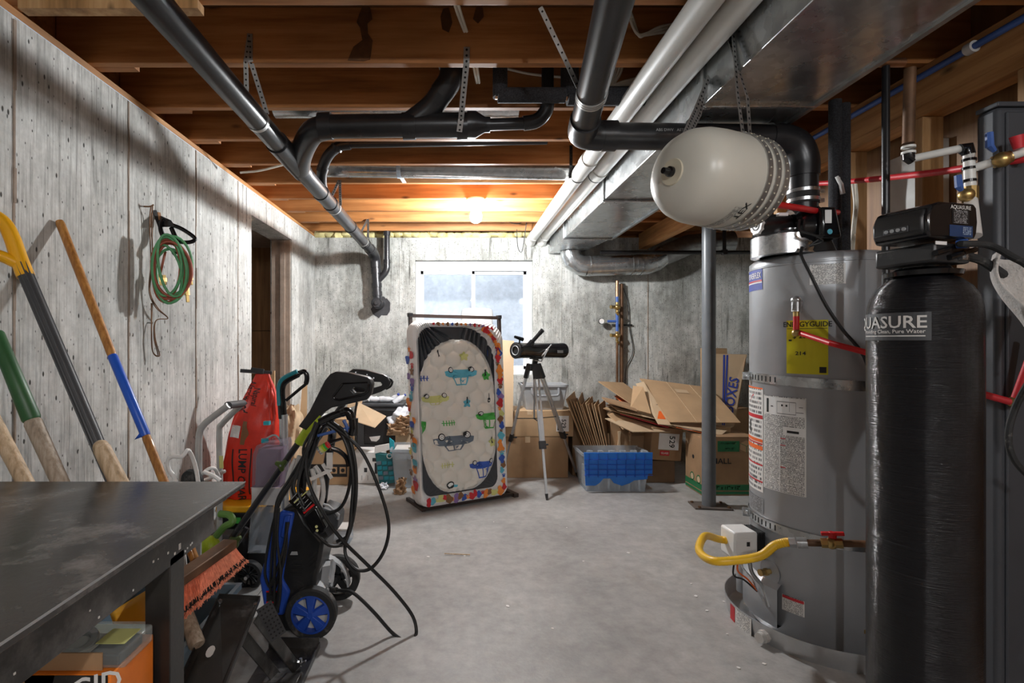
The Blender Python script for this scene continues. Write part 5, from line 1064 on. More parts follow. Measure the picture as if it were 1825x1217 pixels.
for py in (547, 597): MB().ball((X(1099), Yv-.02, Z(py)), (.035, .035, .03)).cyl((X(1099), Yv-.02, Z(py)), (X(1086), Yv-.05, Z(py)), .016, .02, 10).cyl((X(1099), Yv, Z(py+9)), (X(1099), Yv-.05, Z(py+13)), .014, n=10).build('valve', 'brass', vm)
tag(MB().tube(sm([at(1111, 512, 5.555), at(1119, 540, 5.555), at(1122, 585, 5.555), at(1128, 625, 5.555), at(1116, 655, 5.555), at(1114, 690, 5.555)], 6), .004, 7).box(X(1113), X(1130), 5.55, 5.569, Z(580), Z(577)).build('wire', 'black_cable'), 'thin dark wire running down the back wall beside the copper pipes', 'wire')

# ================================================================ WORKBENCH (left foreground)
wbn = thing('workbench', 'worn black metal workbench in the left foreground', 'workbench', (-1.06, .85, 0))
MB().box(-1.50, -.62, .12, 1.50, .885, .90).build('top', 'bench', wbn, bevel=.002)
MB().box(-.6205, -.6192, .12, 1.501, .8965, .9006).build('edge_trim', 'alu', wbn)
MB().box(-.70, -.66, .16, 1.393, .79, .8845).build('apron', 'paint_black', wbn, bevel=.002); MB().box(-1.46, -.70, 1.353, 1.393, .79, .8845).build('apron', 'paint_black', wbn, bevel=.002); MB().box(-1.46, -1.42, .16, 1.35, .79, .8845).build('apron', 'paint_black', wbn)
for x, y in ((-.718, 1.178), (-1.46, 1.178), (-.718, .20), (-1.46, .20)): MB().box(x, x+.058, y, y+.062, .001, .7895 if x < -1 else .81).build('leg', 'paint_black', wbn, bevel=.002)
r = random.Random(9); mb = MB()
for k in range(16): y = r.uniform(.55, 1.35); z = r.uniform(.80, .87); s = r.uniform(.0012, .003); mb.box(-.6605, -.659, y-s, y+s, z-s, z+s)
mb.box(-.6605, -.659, 1.215, 1.223, .815, .829)
o = mb.build('paint_chips', 'offwhite', wbn); o['kind'] = 'stuff'

# things on the floor under the bench
tbx = thing('power_tool_box', 'tall orange and black carton under the bench, partly cut off by the frame', 'box', (-.85, 1.1, 0))
MB().box(-1.10, -.690, 1.02, 1.165, .001, .645).build('body', 'orange', tbx, bevel=.003); MB().box(-.86, -.695, 1.0185, 1.0195, .30, .645).build('panel', 'paint_black', tbx)
MB().hexa([(-1.02,1.0185,.30),(-.90,1.0185,.30),(-.90,1.0195,.30),(-1.02,1.0195,.30),(-.92,1.0185,.645),(-.80,1.0185,.645),(-.80,1.0195,.645),(-.92,1.0195,.645)]).build('stripe', 'ply', tbx)
lettering('RIDGID', .062, 'paper', tbx, (-.765, 1.0170, .612), (1, 0, .25), (.0, 0, 1)); MB().hexa([(-.75,1.017,.50),(-.735,1.017,.50),(-.735,1.0183,.50),(-.75,1.0183,.50),(-.70,1.017,.62),(-.69,1.017,.62),(-.69,1.0183,.62),(-.70,1.0183,.62)]).build('stripe', 'orange', tbx)
tk = thing('tool_pack', 'clear blister pack with a grey ring and a yellow card, on the orange carton', 'package', (-.8, 1.08, .646))
MB().box(-.99, -.672, 1.035, 1.135, .647, .686).build('blister', 'blister', tk, bevel=.006); MB().box(-.98, -.69, 1.045, 1.125, .648, .670).build('inner_tray', 'dark_plastic', tk, bevel=.003); MB().box(-.99, -.715, 1.031, 1.034, .647, .682).build('front_card', 'ply', tk)
MB().lathe([(.022, 0), (.036, 0), (.038, .008), (.036, .014), (.024, .014), (.022, .008)], (-.80, 1.082, .669), (.1, -.3, 1), 30).build('ring', 'grey_plastic', tk); MB().box(-.87, -.755, 1.05, 1.12, .6703, .6715).build('insert', 'paper', tk)
MB().box(-.745, -.685, 1.055, 1.11, .6865, .6875).build('yellow_card', 'c_lemon', tk)
tk = thing('tool_pack', 'clear clamshell pack with an orange corner behind the other pack under the bench', 'package', (-.85, 1.19, .54))
MB().box(-1.0, -.745, 1.20, 1.34, .540, .582).build('blister', 'blister', tk, bevel=.010); MB().box(-.99, -.79, 1.205, 1.33, .542, .576).build('insert', 'offwhite', tk); MB().box(-.785, -.752, 1.21, 1.33, .543, .573).build('corner', 'orange', tk)
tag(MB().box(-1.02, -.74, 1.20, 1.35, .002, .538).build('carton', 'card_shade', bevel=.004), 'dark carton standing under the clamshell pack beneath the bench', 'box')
tag(MB().box(-.72, -.62, 1.30, 1.40, .002, .12).build('carton', 'bin_blue', bevel=.01), 'low blue grey bin edge on the floor under the bench corner', 'bin')

# tub of long tools
tb = thing('tool_tub', 'open blue grey plastic tub holding long tools beside the bench leg', 'tub', (-1.06, 1.75, 0))
tub(tb, (-1.06, 1.74), .002, .34, .42, .42, .50, .345, 'bin_blue', 'tub', .012)
def pole(name, label, cat, segs, grp=None):
    t = thing(name, label, cat, V(segs[0][1]), grp)
    for nm, a, b, r0, r1, mt in segs: MB().tube([V(a), V(a).lerp(V(b), .02), V(a).lerp(V(b), .98), V(b)], [r0*.85, r0, r1, r1*.9], 16).build(nm, mt, t)
    return t
a, b, c, d = at(106, 394, 1.97), at(200, 633, 1.89), at(260, 776, 1.84), at(352, 1010, 1.75)
t = pole('garden_tool', 'orange brown wooden tool handle with blue tape, leaning on the left wall', 'tool', [('upper_shaft', a, b, .0155, .0155, 'amber'), ('lower_shaft', c, d, .015, .015, 'amber'), ('blue_tape', b+(a-b)*.002, c, .0168, .0163, 'bluetape')])
MB().poly([c, c+V((-.035, -.01, -.012)), c+V((-.01, -.01, .02))]).build('tape_end', 'bluetape', t, solid=.001)
# snow shovel
a, b, c = at(38, 470, 1.665), at(205, 862, 1.63), at(268, 1012, 1.60)
sv = pole('snow_shovel', 'snow shovel with a yellow grip and ridged dark grey shaft leaning on the left wall', 'shovel', [('shaft', a, c, .0205, .019, 'dark_plastic')])
dv = (c-a).normalized(); uu, vv = frame(dv)
for k in range(10):
    o_ = (uu*math.cos(2*PI*k/10)+vv*math.sin(2*PI*k/10)); MB().tube([a+o_*.0198, c+o_*.0185], .0026, 5).build('ridge', 'dark_plastic', sv)
mb = MB().tube(sm([at(46, 492, 1.665), at(34, 460, 1.667), at(22, 425, 1.668), at(8, 398, 1.665), at(-14, 383, 1.655), at(-40, 392, 1.63)], 6), [.025-.0002*i for i in range(31)], 18)
mb.tube(sm([at(32, 470, 1.66), at(12, 460, 1.64), at(-30, 440, 1.60), at(-44, 400, 1.61)], 5), .018, 14); mb.build('grip', 'yellow', sv)
def bl(u, v): return at(196+100*u+30*v, 1092-62*u+88*v, 1.60-.10*v+.06*math.sin(PI*u)+.02)
MB().grid(bl, 12, 8).build('blade', 'yellow', sv, solid=.005)
a, m_, b = at(-8, 592, 1.66), at(57, 748, 1.64), at(165, 985, 1.60)
pole('garden_tool', 'weathered wooden tool handle with a dark green painted top, behind the bench', 'tool', [('painted_grip', a, m_, .022, .026, 'green_paint'), ('shaft', m_, b, .025, .022, 'weathered')])
pole('garden_tool', 'pale wooden tool handle at the left frame edge behind the bench', 'tool', [('shaft', at(-24, 728, 1.65), at(80, 925, 1.60), .023, .022, 'ash')])
t = pole('wood_stake', 'short thick wooden handle end rising just behind the bench edge', 'tool', [('shaft', at(180, 796, 1.575), at(240, 915, 1.56), .024, .026, 'ash')]); MB().ball(at(180, 796, 1.575), .022, 16, 10).build('rounded_end', 'ash', t)
pole('garden_tool', 'thick wooden handle slanting down into the blue grey tub by the bench leg', 'tool', [('shaft', at(312, 1040, 1.70), at(352, 1150, 1.58), .02, .024, 'weathered')])
br = thing('push_broom', 'push broom head with orange bristles and a black stripe resting on the tub', 'broom', tuple(at(380, 1010, 1.75)))
P0, P1 = at(312, 1040, 1.56), at(415, 968, 1.86); Q0, Q1 = at(312, 1098, 1.54), at(441, 985, 1.90)
MB().hexa([P0+V((-.03,0,-.012)), P0+V((.02,-.01,-.012)), P1+V((.02,-.01,-.012)), P1+V((-.03,0,-.012)), P0+V((-.03,0,.018)), P0+V((.02,-.01,.018)), P1+V((.02,-.01,.018)), P1+V((-.03,0,.018))]).build('block', 'rusty', br, bevel=.004)
def bq2(u, v, n=0): 
    p = P0.lerp(P1, u).lerp(Q0.lerp(Q1, u), v); return p+V((.05, -.09, -.02))*(math.sin(PI*min(v*.62, .62)))*.5+V((.012, -.02, 0))*n
r = random.Random(4)
for nm, v0, v1, mt, cnt in (('bristles', 0, .66, 'bristle', 240), ('black_bristles', .62, .80, 'ink', 120), ('bristles', .78, 1, 'bristle', 150)):
    mb = MB().grid(lambda a, b: bq2(a, v0+(v1-v0)*b), 20, 5)
    for k in range(cnt):
        u = r.random(); q = v0+(v1-v0)*r.random()*.5; e_ = q+(v1-v0)*r.uniform(.45, .7); mb.tube([bq2(u, q, .15), bq2(u+r.uniform(-.012, .012), (q+e_)/2, .45), bq2(u+r.uniform(-.02, .02), min(e_, 1.05), r.uniform(.2, .8))], .0009, 3)
    o = mb.build(nm, mt, br); o['kind'] = 'stuff'

# black steel stand in the foreground
st = thing('roller_stand', 'black folding steel stand with a tilted tray in front of the blue grey tub', 'stand', (-.72, 1.8, 0))
TL, TR_, BR, BL = at(392, 1064, 1.77), at(464, 1068, 1.79), at(398, 1235, 1.44), at(312, 1235, 1.46)
tn = (TR_-TL).cross(BL-TL).normalized(); tn = tn if tn.z > 0 else -tn
MB().prism([TL, TR_, BR, BL], -tn*.004).build('tray', 'paint_black', st)
for a, b in ((TL, TR_), (TL, BL), (TR_, BR)): MB().prism([a, b, b+tn*.018, a+tn*.018], (b-a).cross(tn).normalized()*.003).build('tray_lip', 'paint_black', st)
MB().prism([TL.lerp(BL, .62).lerp(TR_.lerp(BR, .62), .36)+tn*.001+(TR_-TL).normalized()*.012*math.cos(k*PI/6)+(BL-TL).normalized()*.02*math.sin(k*PI/6)+tn*.0035 for k in range(12)], tn*.001).build('slot', 'offwhite', st)
for p in (TL.lerp(BR, .06), TR_.lerp(BL, .07)): MB().cyl(p, p+tn*.008, .007, n=10).build('bolt', 'steel', st)
e0, e1 = at(458, 1098, 1.80), at(532, 1196, 2.05)
for off in (V((0, 0, 0)), V((-.055, -.05, -.01))): MB().bar(e0+off, e1+off, .045, .006, up=(.9, -.4, .2)).build('arm', 'paint_black', st, bevel=.002)
pf0, pf1 = at(470, 1078, 1.79), at(497, 1134, 1.83); pl = MB().bar(pf0, pf1, .055, .003, up=(.5, -1, .35)).build('perforated_plate', 'abs_dusty', st)
dd = (pf1-pf0); sd = dd.normalized().cross(V((.5, -1, .35)).normalized()).normalized(); nv = sd.cross(dd.normalized()); nv = nv if nv.y < 0 else -nv
mb = MB()
for i in range(8):
    for j in range(4): p = pf0+dd*(.08+i*.12)+sd*(-.019+.0125*j); mb.cyl(p+nv*.001, p+nv*.0022, .0035, n=6)
o = mb.build('plate_holes', 'hole', pl); o['kind'] = 'stuff'
MB().box(-.80, -.585, 1.78, 2.18, .001, .006).box(-.80, -.585, 2.176, 2.181, .006, .05).box(-.587, -.582, 1.78, 2.18, .006, .03).build('base', 'paint_black', st)
MB().box(-.73, -.60, 1.92, 1.98, .006, .03).build('base_channel', 'paint_black', st, bevel=.003)
w0 = at(536, 1186, 2.04); MB().cyl(w0, w0+V((0, 0, .03)), .006, n=8).bar(w0+V((-.02, 0, .02)), w0+V((.0, 0, .01)), .012, .004).bar(w0+V((.02, 0, .02)), w0+V((.0, 0, .01)), .012, .004).build('wing_nut', 'steel', st)

# ================================================================ LEFT WALL: hose on a hook
hk = thing('wall_hook', 'bent nail hook in the left wall carrying cords and the twin hose', 'hook', (-1.52, 2.55, 1.95))
MB().tube(sm([(-1.545, 2.52, 1.975), (-1.51, 2.52, 1.975), (-1.495, 2.525, 1.985)], 4), .004, 8).build('nail', 'rusty', hk)
for s in (0, .008): MB().tube(sm([(-1.505+s, 2.52, 1.98), (-1.515, 2.525+s*2, 1.9), (-1.512+s, 2.53, 1.7), (-1.515, 2.52+s, 1.56), (-1.505+s, 2.56, 1.48), (-1.49, 2.64, 1.43), (-1.51, 2.57, 1.415), (-1.505, 2.545+s, 1.33), (-1.50+s, 2.57, 1.24), (-1.515, 2.55, 1.26), (-1.515, 2.54, 1.36), (-1.513, 2.535+s, 1.5)], 6), .0028, 6).build('cord', 'rusty', hk)
MB().bar(at(275, 374, 2.60), at(291, 420, 2.62), .022, .004, up=(1, -.4, 0)).build('strap', 'rubber', hk); MB().bar(at(283, 378, 2.60), at(288, 402, 2.60), .014, .006, up=(1, -.4, 0)).build('buckle', 'copper', hk)
ck = MB().tube(sm([at(289, 392, 2.60), at(303, 399, 2.62), at(325, 408, 2.66), at(347, 424, 2.68), at(338, 431, 2.66), at(315, 430, 2.63), at(294, 424, 2.60), at(286, 408, 2.59)], 5, True), .0105, 10, closed=True).build('clip_handle', 'gloss_black', hk)
MB().hexa([at(287, 384, 2.60), at(305, 392, 2.60), at(313, 404, 2.60), at(289, 404, 2.60), at(287, 384, 2.63), at(305, 392, 2.63), at(313, 404, 2.63), at(289, 404, 2.63)]).tube([at(305, 405, 2.62), at(314, 425, 2.62), at(318, 446, 2.60), at(308, 452, 2.60)], .012, 8).build('clip_body', 'gloss_black', hk, bevel=.003)
hc = thing('hose_coil', 'coiled twin green and rust red gas hose hanging on the left wall', 'hose', (-1.45, 2.6, 1.45))
r = random.Random(8); hu = V((.8, .6, 0))
for k in range(11):
    c = V((-1.412+r.uniform(-.014, .02), 2.525+r.uniform(-.02, .02), 1.645+r.uniform(-.012, .012)+.004*k)); A_ = .072+r.uniform(-.018, .016); B_ = .150+r.uniform(-.02, .012); rot = r.uniform(-.14, .14); tl = r.uniform(-.18, .18)
    pts = []
    for i in range(28):
        a = 2*PI*i/28; x = A_*math.cos(a); z = B_*math.sin(a)*(1-.10*math.cos(a)); x, z = x*math.cos(rot)-z*math.sin(rot), x*math.sin(rot)+z*math.cos(rot)
        pts.append(c+hu*x+V((0, 0, z))+V((-.6, .8, 0))*(x*tl*.3))
    MB().tube(pts, .0068, 8, closed=True).build('loop', 'hose_red' if k % 5 in (1, 3) else 'hose_green', hc)
for p, q in ((at(284, 488, 2.56), at(286, 508, 2.56)), (at(292, 490, 2.55), at(294, 507, 2.55)), (at(331, 497, 2.62), at(335, 538, 2.62)), (at(337, 480, 2.64), at(341, 507, 2.64))):
    MB().cyl(p, q, .009, n=8).cyl(p.lerp(q, .3), p.lerp(q, .7), .0125, n=6).build('brass_fitting', 'brass', hc)
MB().tube(sm([at(322, 455, 2.62), at(329, 475, 2.63), at(333, 500, 2.62)], 4), .006, 8).build('loop', 'hose_green', hc); MB().tube(sm([at(295, 448, 2.57), at(290, 468, 2.56), at(285, 490, 2.56)], 4), .006, 8).build('loop', 'hose_red', hc)

# ================================================================ HAND TRUCK, TOTE, BAG
hd = thing('hand_truck', 'grey tubular hand truck with a rubber grip standing by the left wall', 'hand truck', (-1.26, 2.6, 0))
for ps_, y in (([(354, 1100), (354, 854), (355, 777), (363, 757), (380, 742), (407, 722)], 2.42), ([(398, 1020), (392, 854), (391, 769), (396, 755), (412, 738), (432, 719)], 2.72)):
    P = [at(a, b, y) for a, b in ps_]; P[0] = V((P[1].x-.005, y, .03)); MB().tube([P[0]]+sm(P[1:], 5), .0155, 12).build('rail', 'truck', hd)
MB().tube([at(406, 722, 2.43), at(433, 718, 2.71)], .0185, 14).build('grip', 'dark_plastic', hd); MB().bar(at(394, 812, 2.69), at(395, 834, 2.69), .02, .004, up=(0, 1, 0)).build('sticker', 'c_lemon', hd)
for z in (.25, .62): MB().tube([(-1.263, 2.42, z), (-1.235, 2.72, z)], .010, 10).build('crossbar', 'truck', hd)
MB().box(-1.26, -1.02, 2.40, 2.76, .012, .020).build('toe_plate', 'truck', hd)
for y in (2.44, 2.70): MB().cyl((-1.36, y-.02, .11), (-1.36, y+.02, .11), .105, n=22).build('wheel', 'rubber', hd)
bt = thing('bent_frame', 'bent white tube frame with a black wheel, half hidden behind the bench', 'frame', tuple(at(320, 850, 2.2)))
MB().tube(sm([at(330, 1010, 2.2), at(316, 870, 2.2), at(301, 836, 2.2), at(300, 819, 2.2), at(308, 813, 2.2), at(324, 813, 2.2), at(334, 802, 2.22), at(342, 812, 2.25), at(350, 838, 2.28), at(356, 880, 2.3)], 6), .009, 10).build('tube', 'white', bt)
MB().tube(sm([at(361, 844, 2.4), at(370, 836, 2.4), at(382, 834, 2.42), at(390, 848, 2.5)], 5), .008, 8).tube(sm([at(363, 840, 2.36), at(380, 847, 2.36), at(393, 856, 2.36)], 4), .010, 8).build('brace', 'white', bt); MB().lathe([(.0, -.015), (.055, -.015), (.06, 0), (.055, .015), (0, .015)], at(343, 858, 2.34), (.4, 1, .1), 22).build('wheel', 'rubber', bt)

to = thing('storage_tote', 'black plastic tote with a yellow lid under the red charcoal bag', 'tote', (-1.18, 3.2, 0))
MB().hexa([(-1.37,3.04,.002),(-.98,3.04,.002),(-.98,3.36,.002),(-1.37,3.36,.002),(-1.40,3.01,.305),(-.95,3.01,.305),(-.95,3.39,.305),(-1.40,3.39,.305)]).build('body', 'black_plastic', to, bevel=.01)
MB().box(-1.415, -.935, 2.995, 3.405, .305, .345).build('lid', 'yellow', to, bevel=.010); MB().box(-1.33, -1.27, 3.006, 3.010, .24, .275).build('sticker', 'c_green', to)
bg_ = thing('charcoal_bag', 'crumpled bright red bag of lump charcoal standing on the yellow lidded tote', 'bag', (-1.2, 3.2, .346))
rowsB = [(884, 402, 505, .085), (868, 401, 507, .10), (820, 405, 505, .11), (770, 413, 502, .105), (735, 424, 499, .085), (705, 437, 494, .055), (685, 447, 487, .03), (666, 456, 480, .008)]
def brow(t):
    t = max(0, min(.9999, t))*(len(rowsB)-1); i = int(t); f = t-i; return [a+(b-a)*f for a, b in zip(rowsB[i], rowsB[i+1])]
def bagp(a, t, off=0):          # a: angle round the bag, t: 0 bottom .. 1 top
    py, xl, xr, dp_ = brow(t); l, r_ = at(xl, py, 3.2), at(xr, py, 3.2); cx = (l.x+r_.x)/2; hw = (r_.x-l.x)/2
    ca, sa = math.cos(a), math.sin(a); e = .55
    x = cx+hw*math.copysign(abs(ca)**e, ca); y = 3.2+dp_*math.copysign(abs(sa)**e, sa)
    k = .010*math.sin(5*a+9*t)*math.sin(14*t+2*a)+.006*math.sin(11*a-17*t)
    y += k*(1 if t < .9 else .3)-off*(1 if sa < 0 else -1)
    return V((x, y, max(l.z, .348)))
MB().grid(lambda u, v: bagp(2*PI*u, v), 48, 30).build('bag_body', 'bag_red', bg_, smooth=70)
MB().poly([bagp(2*PI*k/24, 0) for k in range(24)]).build('bag_base', 'bag_red', bg_)
def bagw(px0, py0, ang=0):       # place flat artwork on the bag's front: x runs down, y runs right
    def f(x, y):
        ca, sa = math.cos(ang), math.sin(ang); dx, dy = (-x*sa+y*ca), (x*ca+y*sa)
        px, py = px0+dx*912/3.1, py0+dy*912/3.1
        ts = [i/60 for i in range(61)]; t = min(ts, key=lambda q: abs(brow(q)[0]-py))
        lo, hi = max(0, t-1/60), min(1, t+1/60)
        for _ in range(12):
            m2 = (lo+hi)/2
            if brow(m2)[0] > py: lo = m2
            else: hi = m2
        t = lo; _, xl, xr, _ = brow(t); q = max(-.98, min(.98, (px-(xl+xr)/2)/((xr-xl)/2))); ca2 = math.copysign(abs(q)**(1/.55), q)
        return bagp(-math.acos(max(-1, min(1, ca2))), t, .003)
    return f
lettering('LUMP CHARCOAL', .066, 'ink', bg_, (0,0,0), align='LEFT', wrap=bagw(444, 793, .03), sx=.86); lettering('Hardwood', .075, 'ink', bg_, (0,0,0), align='CENTER', wrap=bagw(447, 705, .18), sx=.55); lettering('Natural', .05, 'ink', bg_, (0,0,0), align='CENTER', wrap=bagw(461, 705, .18), sx=.7)
for px_ in (429, 459):
    f = bagw(px_, 793, .03); mb = MB(); mb.grid(lambda a, b: f(a*.27, -.004+.008*b), 16, 1); mb.build('print_line', 'ink', bg_, smooth=0)
f = bagw(432, 768, .15); mb = MB(); mb.grid(lambda a, b: f(-.05+.07*a, -.028+.052*b), 6, 4); mb.build('emblem', 'paper', bg_, smooth=0)
f = bagw(445, 766, .15); mb = MB(); mb.grid(lambda a, b: f(-.07+.14*a, -.008+(.024+.02*math.exp(-((a-.5)*5)**2))*b), 10, 3); mb.build('emblem', 'c_brown', bg_, smooth=0)
MB().bar(at(428, 660, 3.18), at(485, 664, 3.24), .022, .012, up=(0, -1, .4)).bar(at(447, 659, 3.19), at(470, 662, 3.2), .034, .016, up=(0, -1, .4)).build('folded_top', 'abs_dusty', bg_, bevel=.003)

# carpet cleaner
cc = thing('carpet_cleaner', 'upright carpet cleaner with clear tank, silver stem and teal and black loop handle', 'carpet cleaner', (-1.1, 2.85, 0))
def px_loft(rows, Y, dep, name, mt, par, bev=.012):       # rows of (py, xl, xr)
    mb = MB(); L = []
    for py, xl, xr in rows:
        a, b = at(xl, py, Y), at(xr, py, Y); a.z = b.z = max(a.z, .003); L.append([a, b, b+V((0, dep, 0)), a+V((0, dep, 0))])
    for q, s in zip(L, L[1:]): mb.ring(q, s)
    mb.poly(L[0][::-1]); mb.poly(L[-1]); return mb.build(name, mt, par, bevel=bev)
px_loft([(868, 447, 500), (810, 449, 505), (795, 455, 505), (788, 470, 503)], 2.78, .16, 'clear_tank', 'clear_tank', cc); px_loft([(866, 453, 497), (815, 455, 500), (800, 460, 500)], 2.80, .12, 'tank_core', 'tank_core', cc); 
px_loft([(900, 446, 492), (885, 447, 500), (869, 446, 501)], 2.77, .18, 'collar', 'offwhite', cc); px_loft([(985, 440, 488), (902, 446, 492)], 2.78, .16, 'dirty_tank', 'clear_bin', cc); px_loft([(1040, 440, 500), (986, 441, 490)], 2.78, .2, 'base', 'black_plastic', cc)
MB().box(*[q for q in (-1.04, -1.01, 2.75, 2.78, .86, .88)]).build('cap', 'cyan', cc); MB().cyl(at(472, 788, 2.84), at(472, 781, 2.84), .02, n=14).build('cap', 'cyan', cc)
MB().tube([at(508, 905, 2.92), at(505, 738, 2.92)], .024, 18).build('stem', 'alu', cc)
MB().tube(sm([at(504, 745, 2.92), at(502, 715, 2.92), at(502, 690, 2.92), at(510, 677, 2.92), at(534, 664, 2.92), at(543, 662, 2.92), at(547, 670, 2.92), at(545, 683, 2.92), at(535, 692, 2.92), at(510, 713, 2.92)], 6), [.024]*6+[.022]*18+[.014]*19+[.009]*12, 14).build('handle', 'gloss_black', cc)
MB().tube(sm([at(498, 722, 2.905), at(497, 690, 2.905), at(505, 674, 2.905), at(530, 661, 2.905)], 6), .013, 10).build('handle_inlay', 'teal', cc)
MB().tube(sm([at(470, 784, 2.9), at(490, 775, 2.9), at(503, 790, 2.9)], 5), .006, 8).build('carry_loop', 'grey_plastic', cc)
MB().ball(at(409, 975, 2.62), (.03, .04, .02), 10, 6).build('foot_pedal', 'cyan', cc)

# lawn mower with folded handle
def holed(name, outer, hls, Y, th, mt, par, bev=.003):
    c = bpy.data.curves.new('h', 'CURVE'); c.dimensions = '2D'; c.fill_mode = 'BOTH'; c.extrude = th/2; c.bevel_depth = bev; c.bevel_resolution = 1
    for L in [outer]+hls:
        s = c.splines.new('POLY'); s.points.add(len(L)-1); s.use_cyclic_u = True
        for p, (x, y) in zip(s.points, L): q = at(x, y, Y); p.co = (q.x, q.z, 0, 1)
    o = bpy.data.objects.new('h', c); COL.objects.link(o); dg = bpy.context.evaluated_depsgraph_get(); me = bpy.data.meshes.new_from_object(o.evaluated_get(dg))
    bpy.data.objects.remove(o); bpy.data.curves.remove(c)
    for v in me.vertices: v.co = V((v.co.x, Y+v.co.z, v.co.y))
    me.materials.clear(); me.materials.append(M[mt]); me.name = name; ob = bpy.data.objects.new(name, me); COL.objects.link(ob); me.shade_smooth(); me.set_sharp_from_angle(angle=.6); adopt(ob, par); return ob
lm = thing('lawn_mower', 'lawn mower with a folded black handle, green knobs and large black side grips', 'lawn mower', (-1.15, 2.7, 0))
h1 = holed('grip_panel', [(538, 757), (556, 732), (572, 700), (583, 678), (592, 667), (600, 663.5), (624, 665.5), (656, 672.5), (662, 677), (664, 684), (661, 700), (654, 709), (616, 718), (592, 723), (578, 732), (566, 745), (552, 764)], [[(625.5, 694), (632, 686), (651, 690.5), (654.5, 694), (653, 699), (646, 701), (633, 701.5)]], 2.64, .05, 'black_plastic', lm, .006)
MB().tube([at(611, 683, 2.605), at(594, 706, 2.605), at(597, 711, 2.605), at(605, 712, 2.605), at(648, 703, 2.605), at(656, 697, 2.605), at(657, 684, 2.605)], .006, 8).build('grip_rib', 'gloss_black', h1); MB().tube([at(611, 683, 2.608), at(655, 681, 2.608)], .004, 8).build('grip_rib', 'gloss_black', h1)
h2 = holed('grip_panel', [(618, 672), (624, 663), (631, 658.5), (652, 660), (684, 668), (691, 672), (695, 679), (692, 688), (680, 695), (660, 702), (636, 706), (622, 700)], [[(650, 682), (655, 677), (680, 678), (684, 683), (682, 688), (668, 692), (652, 690)]], 2.98, .045, 'black_plastic', lm, .006)
MB().tube(sm([at(685, 669, 2.98), at(698, 677, 2.98), at(697, 687, 2.98), at(688, 693, 2.98)], 5), .006, 8).build('cable', 'black_cable', h2)
for p in ((634, 663), (654, 667), (666, 673)): MB().cyl(at(p[0], p[1], 2.955), at(p[0], p[1], 2.945), .004, n=8).build('screw', 'steel', h2)
MB().tube([at(605, 690, 2.62), at(640, 700, 2.98)], .012, 10).build('cross_tube', 'black_plastic', lm)
MB().tube([at(386, 998, 2.56), at(418, 952, 2.57), at(545, 770, 2.63)], .0165, 14).build('handle_tube', 'abs', lm); MB().tube([at(405, 1006, 2.86), at(440, 955, 2.88), at(520, 850, 2.92), at(560, 790, 2.95), at(622, 705, 2.98)], .0165, 14).build('handle_tube', 'abs', lm)
MB().tube([at(440, 940, 2.6), at(412, 985, 2.58)], .013, 10).build('lower_link', 'abs', lm)
MB().tube([at(532, 790, 2.625), at(548, 766, 2.63)], .024, 14).build('clamp', 'lime', lm); MB().bar(at(545, 772, 2.60), at(572, 742, 2.60), .020, .006, up=(0, 1, 0)).build('clamp_lever', 'lime', lm)
for p, Y in (((500, 829), 2.575), ((418, 965), 2.53)):
    c = at(p[0], p[1], Y); MB().prism([c+V(((.034 if k % 4 < 2 else .018)*math.cos(k*PI/6+.4), 0, (.034 if k % 4 < 2 else .018)*math.sin(k*PI/6+.4))) for k in range(12)], (0, .025, 0)).build('knob', 'knob_green', lm, bevel=.006); MB().cyl(c, c-V((0, .004, 0)), .006, n=8).build('knob_pin', 'steel', lm)
def spoked(par, c, r0, w_, hub, n, name='wheel', spoke='black_plastic', sw=.008, axis=(0, 1, 0)):
    wh = MB().lathe([(r0*.80, -w_/2), (r0*.96, -w_/2), (r0, -w_/2+.008), (r0, w_/2-.008), (r0*.96, w_/2), (r0*.80, w_/2), (r0*.80, -w_/2)], c, axis, 40).build(name, 'rubber', par)
    mb = MB().lathe([(0, -w_*.42), (hub, -w_*.42), (hub, w_*.4), (0, w_*.4)], c, axis, 20).lathe([(r0*.72, -w_*.40), (r0*.82, -w_*.40), (r0*.82, w_*.3), (r0*.72, w_*.3), (r0*.72, -w_*.40)], c, axis, 36)
    for k in range(n):
        a = 2*PI*k/n+.3; d = V((math.cos(a), 0, math.sin(a))); mb.bar(V(c)+d*hub*.8, V(c)+d*r0*.76, sw, w_*.5, up=(0, 1, 0))
    mb.build('rim', spoke, wh); return wh
wh = spoked(lm, (-1.098, 2.70, .078), .077, .04, .012, 12, sw=.004); MB().cyl((-1.098, 2.66, .078), (-1.098, 2.69, .078), .009, n=12).build('axle_cap', 'alu', wh)
spoked(lm, (-1.098, 2.98, .078), .077, .04, .012, 12, sw=.004)
MB().box(-1.38, -1.14, 2.80, 2.95, .05, .24).build('deck', 'black_plastic', lm, bevel=.03); MB().ball(at(374, 975, 2.6), (.05, .05, .06), 14, 9).build('shroud', 'lime', lm); MB().tube(sm([at(385, 955, 2.58), at(400, 938, 2.58), at(414, 930, 2.58), at(410, 918, 2.60), at(392, 915, 2.62)], 5), .018, 10).build('catch', 'leaf', lm)

